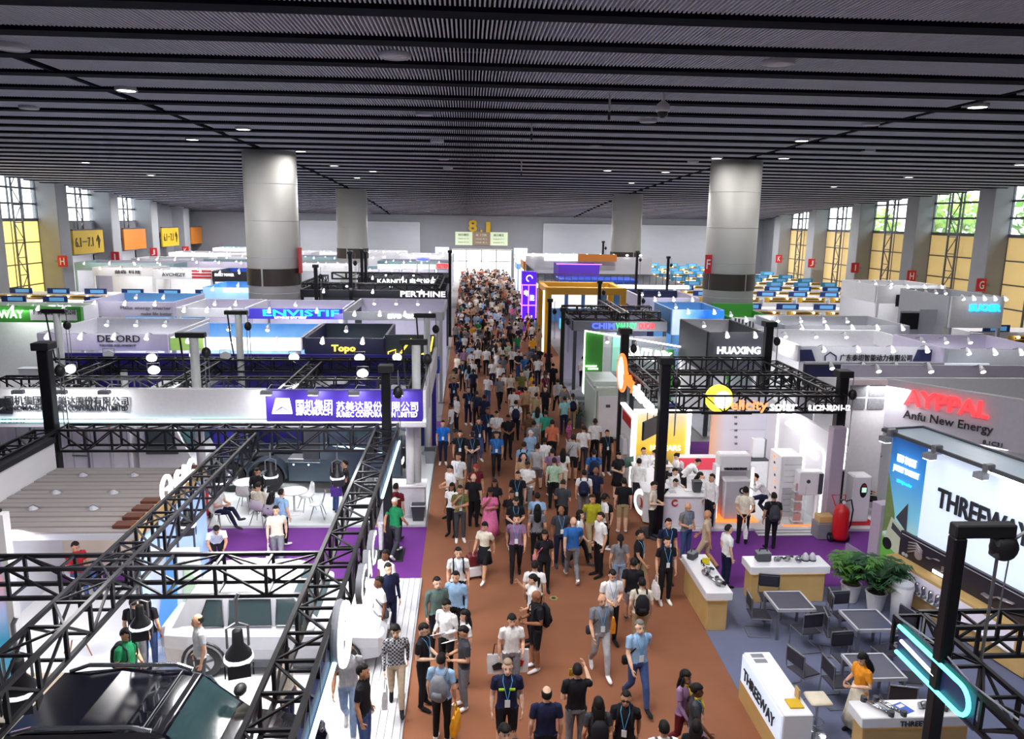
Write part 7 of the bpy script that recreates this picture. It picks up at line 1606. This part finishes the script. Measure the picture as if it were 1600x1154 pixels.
who(941, 938, 5, 'walk', 'grey', 'light grey', 'bald', 'bald, crossbody strap, striding', lanyard=1, sl='dark grey', top='shirt', tone=SK_TONES[1], h=1.03)
who(957, 899, 8, 'phone', 'white', 'black', 'short', 'lanyard, looking down, orange bag', lanyard=1, hand='orange', top='shirt')
who(1000, 980, 10, 'walk', 'light blue', 'jeans-blue', 'short', 'grey hair, black messenger bag', hc=(120, 116, 112), lanyard=1, sl='black', top='polo', tone=SK_TONES[3], h=1.05)
who(1003, 911, 175, 'stand', 'cream', 'khaki', 'short', 'back turned with big pack', pack='black', top='tee')
who(990, 880, 170, 'walk', 'black', 'light grey', 'short', 'back turned, ahead of the big pack', shorts=1, top='tee')
who(1037, 1138, 180, 'stand', 'white', 'black', 'short', 'pack on, at the bottom edge by the counter', pack='dark grey', top='tee')
who(1072, 1058, 40, 'walk', 'mauve', 'maroon', 'long', 'yellow scarf, walking with a companion', sleeve=1, tone=SK_TONES[4], **W)
who(1090, 1079, 70, 'walk', 'dark grey', 'pale denim', 'bun', 'dark patterned, beside the yellow scarf', tone=SK_TONES[5], lanyard=1, **W)
who(1088, 1136, 160, 'stand', 'black', 'black', 'long', 'pink bag, nearest the lit counter', sl='pink', **W)
who(1043, 847, 5, 'stand', 'black', 'black', 'short', 'standing by the aisle counter end, white bag', lanyard=1, hand='white', top='polo')
who(1045, 818, 10, 'stand', 'navy', 'jeans-blue', 'short', 'behind the black polo at the counter', lanyard=1, top='shirt')
who(1000, 836, 60, 'walk', 'black', 'khaki', 'short', 'lanyard, crossing toward the violet carpet', lanyard=1, shorts=1, top='tee')
who(969, 842, 178, 'stand', 'grey', 'pale denim', 'pony', 'ponytail, back turned', **W)
who(1075, 792, 25, 'phone', 'grey', 'jeans-blue', 'bald', 'bald, walking on the violet carpet', lanyard=1, top='polo')
who(1105, 804, -120, 'walk', 'beige', 'beige', 'bald', 'bald, blurred, walking to the counter', shorts=1, top='tee')
who(1139, 827, 100, 'stand', 'white', 'navy', 'short', 'hands down between the two wooden counters', top='polo')
who(1165, 767, 165, 'behind', 'cream', 'black', 'short', 'hands behind, before the lit portal', hand='white', top='tee')
who(1209, 776, 175, 'stand', 'black', 'black', 'short', 'back turned before the battery rack', pack='dark grey', top='top')
who(1180, 746, -95, 'step', 'white', 'navy', 'short', 'one foot up on the solar platform', base=.1, sleeve=1, top='shirt')
who(1022, 759, 60, 'phone', 'cream', 'black', 'short', 'side striped, leaning at the solar counter', top='tee')
who(975, 753, 175, 'stand', 'black', 'khaki', 'short', 'back turned by the round emblem', shorts=1, top='tee')
who(1350, 747, 60, 'sit', 'black', 'black', 'bald', 'bald, seated behind the charging pillar', base=.1, lanyard=1, sleeve=1)
who(1348, 1030, -75, 'phone', 'orange', 'white', 'long', 'long hair, at the third slate table', fem=True, skirt='longskirt', skirtc='cream', base=.02)
# solar stand staff
for px, py, dg, po, hr, dt, kw in ((1056, 754, 10, 'sit', 'short', 'seated, writing at the solar counter', {}), (1055, 737, 40, 'sit', 'short', 'behind the counter writer', {}), (1094, 743, 60, 'sit', 'long', 'long hair, behind the dark basket', W), (1090, 722, 90, 'lean', 'short', 'bending over the display tables', {}),
                                (1057, 713, -80, 'sit', 'bun', 'by the yellow poster', W), (1006, 705, 15, 'stand', 'short', 'under the hanging screen', {}), (1023, 708, 120, 'lean', 'short', 'leaning beside the front mast', {}), (999, 722, 150, 'stand', 'short', 'back turned at the side counter', {}), (1112, 747, -60, 'stand', 'short', 'beside the lit portal, white counter edge', {})):
    who(px, py, dg, po, 'white', 'black', hr, dt, base=.1, sleeve=1, top='shirt', **kw)
who(967, 712, 20, 'phone', 'black', 'black', 'short', 'holding a dark green board', fem=True, skirt='skirt')
who(1131, 648, 160, 'stand', 'white', 'navy', 'short', 'standing past the blue box rack')
# aisle, middle distance by the photo
CROWD = '''692 662 0 stand bright_blue navy short L polo, nearest the white platform edge
719 678 0 stand black black short L tee, beside the bright blue polo
738 680 5 phone black dark_grey cap L tee, reading a sheet in a cap
748 658 10 stand navy jeans-blue short L top, behind the sheet reader
776 680 8 walk blue black short L shirt, strolling alone
732 609 5 stand navy navy short L shirt, lanyard, beyond the white post
713 621 -60 stand white black long f blouse, facing the truck stand
704 635 -100 stand white grey short - tee, facing the truck stand posts
716 714 -30 stand white beige short L tee, close to the white platform
703 733 -60 phone white black short - shirt, holding a tablet at the platform
719 765 10 chin olive dark_grey short L polo, hand on chin, white sneakers
706 761 -30 stand white black long f blouse, beside the chin holder
740 746 160 stand black black bald - shirt, grey hair, near the maroon shirt
744 731 30 stand maroon black cap - shirt, red cap
773 755 -10 stand black black long f top, next to the pink dress
800 773 0 walk black black short - tee, facing, before the lanyard crowd
806 784 5 phone black dark_grey short L tee, looking at a phone mid aisle
807 811 5 walk mauve black short L polo, middle of the aisle
809 743 -5 stand black black short L tee, facing, lanyard mid aisle
824 727 -30 phone white grey short - tee, looking down mid aisle
840 776 178 stand light_blue black short - shirt, back turned mid aisle
840 795 180 stand grey black long f top, very long hair mid aisle
851 836 10 stand black black long f top, pink waist bag
877 798 0 stand dark_grey navy bald L polo, bald, mid aisle
896 815 175 walk blue grey bald - polo, bald, back turned
907 804 80 walk white black long f blouse, walking east mid aisle
926 780 5 walk yellow-green khaki short - tee, white sneakers
938 808 -70 stand white black short - tee, facing the yellow-green tee
947 779 -60 stand black black short f vest, white tote, near the counter end
946 778 100 stand white black pony f tee, ponytail near the round emblem
866 721 178 stand pale_green black short - tee, back turned, dark trousers
840 699 175 walk light_grey grey short s tee, shorts, back turned
863 706 -170 stand mauve dark_grey short - shirt, rolled sleeves, back turned
880 706 180 stand white cream long f blouse, long black hair, back turned
896 684 178 stand light_grey black fringe s tee, black cross strap
912 670 175 stand white dark_grey short - tee, back turned by the container
930 659 170 stand white black short - shirt, near the battery container
949 677 0 stand black black short L polo, holding out white brochures
851 689 178 stand white grey short - top, mid aisle among backs
829 677 10 stand light_blue grey cap - shirt, white cap
819 696 178 stand light_blue navy short - shirt, dark pack straps
818 715 175 stand tan dark_grey bald - top, head bent, mid aisle
880 756 150 phone dark_grey black short - shirt, by the yellow-green tee
913 740 178 stand white grey short - tee, navy pack, by the solar counter
931 736 150 stand navy black bald - top, balding, near the green board
928 708 178 stand blue black short - shirt, dark pack, near the solar wall
863 661 180 stand coral black short - shirt, broad back, coral
834 662 175 stand grey dark_grey short - tee, cross strap, mid aisle
840 640 178 stand aqua white long f top, long hair, aqua
853 646 178 stand teal black short - top, teal, among backs
826 649 20 stand brown black short - top, dark brown, facing
806 630 178 stand white black short - shirt, dark pack, mid aisle
803 611 175 stand white grey short - tee, plain back, mid aisle
821 609 -170 stand tan brown short - shirt, pinkish, back turned
834 599 178 stand cream khaki short - shirt, pale, back turned
838 618 170 stand khaki grey short - top, beige, back turned
852 608 -30 stand black black short - shirt, facing west mid aisle
864 571 170 stand black black short - suit, alone at the eastern edge
882 624 178 stand aqua navy short - top, at the eastern edge
895 619 175 stand white khaki pony f tee, pack, at the eastern edge
890 659 60 stand pink cream short f top, chequered, eastern edge
794 653 20 phone black black short - shirt, facing, among backs
776 647 5 phone white dark_grey short L shirt, patterned, mid aisle
762 642 10 stand navy navy short L shirt, western side of the aisle
745 615 175 stand dark_grey black short - tee, dark pack, western side
757 621 170 stand navy black short - shirt, back turned, western side
781 591 10 walk grey black short - top, facing, far mid aisle
709 594 0 stand navy navy short L polo, at the corner totem
723 566 0 stand black black short L polo, behind the corner totem
738 565 10 stand white black short - shirt, western side beyond totem
762 589 -20 stand white jeans-blue short - shirt, pale, western side
798 586 0 stand cream black long f tee, smiling, mid aisle
815 584 5 walk olive black short - shirt, dark green, mid aisle
786 559 5 walk grey black short - tee, grey, mid aisle
841 560 170 walk white navy short - tee, cross strap, eastern side
857 548 175 stand maroon black short - shirt, dark red, eastern side
810 547 0 stand white black short - tee, beyond dark green shirt
760 545 175 stand white black short - tee, farther western side
775 540 178 stand white cream long f dress-like top, white, mid aisle
735 540 10 stand light_blue black short - shirt, farther western edge
825 575 178 stand light_grey khaki short - tee, light, eastern half
'''
CN_ = {'L': dict(lanyard=1), '-': {}, 'f': dict(fem=True), 's': dict(shorts=1)}
for ln in CROWD.strip().splitlines():
    a = ln.split(None, 8)
    garment, _, det = a[8].partition(', ') if False else (a[8].split(',')[0], '', a[8].split(',', 1)[1].strip())
    sh, pn = a[4].replace('_', ' '), a[5].replace('_', ' ')
    packs = {'pack': 'navy'} if ' pack' in a[8] else {'sl': 'dark grey'} if 'strap' in a[8] else {'sl': 'pink'} if 'waist bag' in a[8] else {'hand': 'white'} if 'white tote' in a[8] else {}
    who(int(a[0]), int(a[1]), float(a[2]) + RND.uniform(-12, 12), a[3], sh, pn, a[6], det, top=garment, hc=RND.choice(((20, 18, 18), (28, 22, 20), (44, 34, 30))) if a[6] != 'cap' else ((230, 230, 235) if 'white cap' in a[8] else (150, 40, 40) if 'red cap' in a[8] else (30, 30, 40)),
        flip=RND.random() < .5, tone=SK_TONES[4] if RND.random() < .2 else None, **packs, **CN_[a[7]])
who(766, 770, 5, 'chin', 'pink', 'pink', 'long', 'long pink, middle of the aisle', fem=True, skirt='dress', skirtc='pink', tone=SK_TONES[4])
# car stand visitors
who(197, 992, 70, 'phone', 'green', 'dark grey', 'short', 'behind the black car, pack strap', base=.06, pack='black', top='tee')
who(210, 941, 170, 'stand', 'black', 'grey', 'short', 'back turned, near the blue totem', base=.06, top='tee')
who(228, 938, 175, 'stand', 'black', 'jeans-blue', 'long', 'long hair, looking at the white car', base=.06, **W)
who(308, 970, -60, 'stand', 'light grey', 'dark grey', 'ring', 'balding, between the two cars', base=.06, top='shirt', h=1.03)
who(446, 1022, 80, 'stand', 'cream', 'navy', 'short', 'behind the aisle truss by the black car', base=.06, sleeve=1)
who(543, 1013, 0, 'walk', 'light grey', 'pale denim', 'short', 'head behind the lit ring, pale jeans', base=.06, top='tee', h=1.06)
who(568, 1050, 80, 'stand', 'black', 'jeans-blue', 'short', 'heavy build on the platform edge', base=.06, top='polo', h=1.05)
who(618, 987, 5, 'walk', 'light grey', 'beige', 'fringe', 'chequered, on the plank edging', base=.06, sleeve=1, hand='white', top='shirt')
who(591, 910, -60, 'stand', 'white', 'grey', 'short', 'strap across, by the white car nose', base=.06, tone=SK_TONES[5], sl='dark grey', top='tee')
who(607, 889, 30, 'stand', 'navy', 'navy', 'short', 'suit, behind the strapped tee', base=.06, sleeve=1, top='jacket')
who(602, 868, -40, 'stand', 'white', 'light grey', 'short', 'on the violet carpet before the suit', tone=SK_TONES[5], top='tee')
who(118, 854, 60, 'sit', 'red', 'jeans-blue', 'short', 'inside the warm lit showroom', base=.07, top='shirt')
who(338, 828, 20, 'lean', 'white', 'black', 'short', 'leaning by the white car on the violet carpet', top='tee')
o = who(431, 798, 10, 'walk', 'cream', 'grey', 'short', 'crossing the violet carpet with white bag', hand='white', top='tee')
# truck stand visitors
who(440, 766, 150, 'stand', 'light blue', 'black', 'short', 'brown bag, back turned by the cafe table', base=.1, sl='brown', top='shirt', h=.97)
who(402, 737, 0, 'sit', 'black', 'black', 'short', 'seated before the truck wheel', base=.1, sleeve=1)
who(404, 760, 165, 'sit', 'cream', 'khaki', 'short', 'seated with back turned at the papers table', base=.1)
who(425, 770, 160, 'sit', 'white', 'black', 'long', 'seated, long hair, beside the blue shirt', base=.1, **W)
who(340, 763, 70, 'sitcross', 'white', 'navy', 'short', 'seated with crossed legs by the red drum', base=.1)
who(538, 725, -80, 'crossed', 'black', 'black', 'short', 'standing under the stage lamp, purple tote', base=.1, hand='purple', top='tee')
who(523, 728, 120, 'stand', 'black', 'jeans-blue', 'long', 'long hair, facing the truck skirt', base=.1, **W)
who(619, 757, 160, 'stand', 'maroon', 'black', 'short', 'back turned at the reception counter', base=.1)
who(617, 784, 150, 'walk', 'green', 'dark grey', 'cap', 'white cap by the aisle mast', hc=(236, 232, 224), shoe='white')
who(600, 772, 170, 'stand', 'light grey', 'white', 'short', 'half hidden behind the aisle mast', base=.1)
# staff in the green room and stands beyond
who(957, 564, 30, 'stand', 'white', 'white', 'short', 'inside the glass green room, standing', base=.06)
who(966, 572, 170, 'sit', 'white', 'black', 'short', 'seated inside the green room', base=.06)
who(911, 560, 170, 'stand', 'white', 'black', 'short', 'under the CHIMVALLEY lettering', base=.06)
who(899, 545, 120, 'stand', 'blue', 'navy', 'short', 'in blue workwear by the CHIMVALLEY stand', base=.06)
# ---- rest of the crowd, thinning into the distance
PLACES = [(36, 40, 'by green room'), (40, 44, 'by CHIMVALLEY stand'), (44, 48, 'under flag sign'), (48, 52, 'between near columns'), (52, 56, 'by yellow portal'), (56, 60, 'past yellow portal'), (60, 65, 'by black fascias'), (65, 70, 'before purple tower'), (70, 76, 'around purple tower')]
SH = ['white'] * 6 + ['black'] * 5 + ['navy'] * 3 + ['light blue', 'light blue', 'grey', 'grey', 'cream', 'light grey', 'dark grey', 'blue', 'maroon', 'red', 'pink', 'green', 'tan', 'coral', 'khaki', 'mauve', 'pale green', 'yellow']
PT = ['black'] * 6 + ['navy', 'dark grey', 'dark grey', 'grey', 'jeans-blue', 'jeans-blue', 'khaki', 'beige']
todo = {}
tries = 0; nauto = 0
NMAX = 300 - len(PEOPLE)
while nauto < NMAX and tries < 20000:
    tries += 1
    Y = 34 + 40 * (RND.random() ** .85); x1 = 4.7 if Y < 50 else 5.3
    X = RND.uniform(-.95, x1)
    if any((X - a) ** 2 + (Y - b) ** 2 < (.36 if Y < 44 else .25) for a, b in PEOPLE): continue
    if Y < 38 and RND.random() < .5: continue
    PEOPLE.append((X, Y)); nauto += 1
    fem = RND.random() < .33
    s_, p_ = RND.choice(SH), RND.choice(PT)
    hr = RND.choice(('long', 'pony', 'bun', 'long')) if fem else RND.choice(('short', 'short', 'fringe', 'ring', 'bald', 'short', 'cap'))
    dg = RND.choice((0, 0, 180, 180, 180, 60, -60, 120)) + RND.uniform(-25, 25)
    pl_ = [c for a, b, c in PLACES if a <= Y < b] or ['beyond corner totem']
    hn = {'long': 'long hair', 'pony': 'ponytail', 'bun': 'hair bun', 'short': 'short hair', 'fringe': 'thick hair', 'ring': 'balding', 'bald': 'bald', 'cap': 'cap'}[hr]
    lab = 'person in %s top, %s trousers, %s, %s, %s' % (s_, p_, hn, 'facing us' if abs((dg + 180) % 360 - 180) < 90 else 'back turned', pl_[0])
    o = person((X, Y, .012), dg, RND.choice(('stand', 'walk', 'walk', 'phone', 'stand', 'behind', 'chin')), s_, p_, hr, fem=fem, h=(.94 if fem else 1.) * RND.uniform(.95, 1.05), flip=RND.random() < .5, lanyard=RND.random() < .25 and Y < 52,
               hc=(24, 20, 20) if hr != 'cap' else RND.choice(((220, 220, 225), (30, 30, 40))), tone=SK_TONES[4 + (RND.random() < .4)] if RND.random() < .25 else None, shorts=RND.random() < .12)
    todo.setdefault(lab, []).append((X, o))
for lab, v in todo.items():
    v.sort(key=lambda q: q[0])
    for i, (X, o) in enumerate(v):
        tag(o, lab if len(v) == 1 else lab[10:] + ', %s from west' % words_n[i], 'person', 'visitors crowding the hall')
# beyond: past the three hundredth visitor the crowd is one mass
cm = M(); shirt_m = [mat('crowd_' + n.replace(' ', '_'), CN[n], .8) for n in ('white', 'black', 'navy', 'light blue', 'grey', 'cream', 'maroon', 'coral', 'tan', 'dark grey')]
cmats = [mat('crowd_skin', SK_TONES[1], .7), mat('crowd_hair', (26, 22, 22), .7)] + shirt_m
lows = []
for nm, me in LOWM.items(): lows.append(([v.co.copy() for v in me.vertices], [(tuple(p.vertices), p.material_index) for p in me.polygons]))
nst = 0; spots_ = []
while nst < 250:
    Y = 74.5 + 49 * RND.random(); X = RND.uniform(-1.0, 5.6 if Y < 88 else 6.0)
    if any((X - a) ** 2 + (Y - b) ** 2 < .22 for a, b in spots_[-120:]): continue
    spots_.append((X, Y)); nst += 1
    vs, fs = RND.choice(lows); a = RND.choice((0, PI)) + RND.uniform(-.6, .6); ca, sa = math.cos(a), math.sin(a); h = RND.uniform(.92, 1.04)
    n0 = len(cm.v); cm.v += [(X + (v.x * ca - v.y * sa) * h, Y + (v.x * sa + v.y * ca) * h, v.z * h + .012) for v in vs]
    s_ = 2 + RND.choice((0, 0, 0, 1, 1, 2, 3, 4, 5, 6, 7, 8, 9)); p_ = 2 + RND.choice((1, 1, 2, 9, 4, 8))
    rm = {0: 0, 1: s_, 2: p_, 3: 0, 4: p_, 5: 3}
    for f, k in fs: cm.f.append(tuple(i + n0 for i in f)); cm.mi.append(rm.get(k, 0))
    cm.cur = 1; cm.ell((X, Y + .02 * ca, 1.65 * h), (.095, .11, .09), 8, 5)
cr = link('crowd', cm.mesh('crowd', cmats, True)); tag(cr, 'dense mass of visitors filling the far aisle before the lit doorway', 'crowd', None, 'stuff')
# trolley case, totes, papers
t = thing('trolley_case', 'maroon and white trolley case on wheels behind the pale bloused visitor', 'suitcase', tuple(gz(741, 902, .012)), .3)
part('shell', M().box(-.2, -.13, .06, .2, .13, .36, .04), m_offw, t); part('upper_shell', M().box(-.2, -.13, .36, .2, .13, .68, .04), mat('case_maroon', (104, 28, 40), .5), t); part('pull_handle', M().tube([(-.12, .1, .66), (-.12, .1, 1.0), (.12, .1, 1.0), (.12, .1, .66)], .012, 6), m_steel, t)
for a in (-1, 1):
    for b_ in (-1, 1): part('wheel', M().cyl((a * .15 - .02, b_ * .09, .03), (a * .15 + .02, b_ * .09, .03), .03, n=10), m_black, t)
def big_tote(lab, px, py, print_m, s):
    p = gz(px, py, .55); t = thing('carrier_bag', lab, 'bag', (p.x, p.y, .32)); t.scale = (s,) * 3
    part('bag_body', M().loft([[(-.24, -.08, 0), (.24, -.08, 0), (.24, .08, 0), (-.24, .08, 0)], [(-.26, -.06, .28), (.26, -.06, .28), (.26, .06, .28), (-.26, .06, .28)], [(-.25, -.03, .46), (.25, -.03, .46), (.25, .03, .46), (-.25, .03, .46)]]), m_offw, t)
    part('print', M().prism([(-.1, .1), (.12, .14), (.16, .26), (0, .3), (-.14, .22)], -.1, -.082, 'xz'), print_m, t); part('handle', M().tube([(-.12, 0, .45), (-.08, 0, .72), (.08, 0, .72), (.12, 0, .45)], .014, 6), m_black, t)
big_tote('big white printed tote with dark car, carried by the young white tee', 778, 1033, m_ink, .85); big_tote('big white printed tote with red picture, carried by the young white tee', 806, 1030, m_red, 1.)
for lab, px, py, z in (('white sheet held by the phone user in black polo group', 684, 990, 1.15), ('white catalogue held by the dark grey shirt', 702, 1002, 1.15), ('white brochures held out at the battery container', 946, 696, 1.1)):
    p = gz(px, py, z); t = thing('paper_sheet', lab, 'paper', tuple(p), .5); t.rotation_euler.x = -.5; part('sheet', M().box(-.13, -.1, 0, .13, .1, .006), m_white, t); bx('print', m_lgrey, t, -.1, -.07, .006, .1, .02, .008)
p = gz(983, 722, 1.1); t = thing('green_board', 'dark green board held up at the side of the solar counter', 'board', tuple(p), .6); part('panel', M().box(-.22, -.012, -.15, .22, .012, .2, .005), mat('board_green', (70, 104, 96), .5), t); bx('edge', m_dgrey, t, -.23, -.015, -.16, .23, .015, -.15)
p = gz(893, 1050, 1.62); t = thing('phone', 'phone in yellow case held up by the black tee wearer', 'phone', tuple(p), 0); t.rotation_euler.x = .2; part('case', M().box(-.045, -.008, -.08, .045, .008, .08, .006), m_yel, t); bx('display', m_ink, t, -.04, .008, -.07, .04, .01, .07)
p = gz(865, 934, .013); t = thing('floor_sticker', 'small yellow floor sticker on the brown carpet', 'sticker', tuple(p)); part('disc', M().cyl((0, 0, 0), (0, 0, .004), .12, n=6), mat('sticker_olive', (150, 140, 84), .6), t); part('mark', M().cyl((0, 0, .004), (0, 0, .006), .06, n=6), m_ink, t)
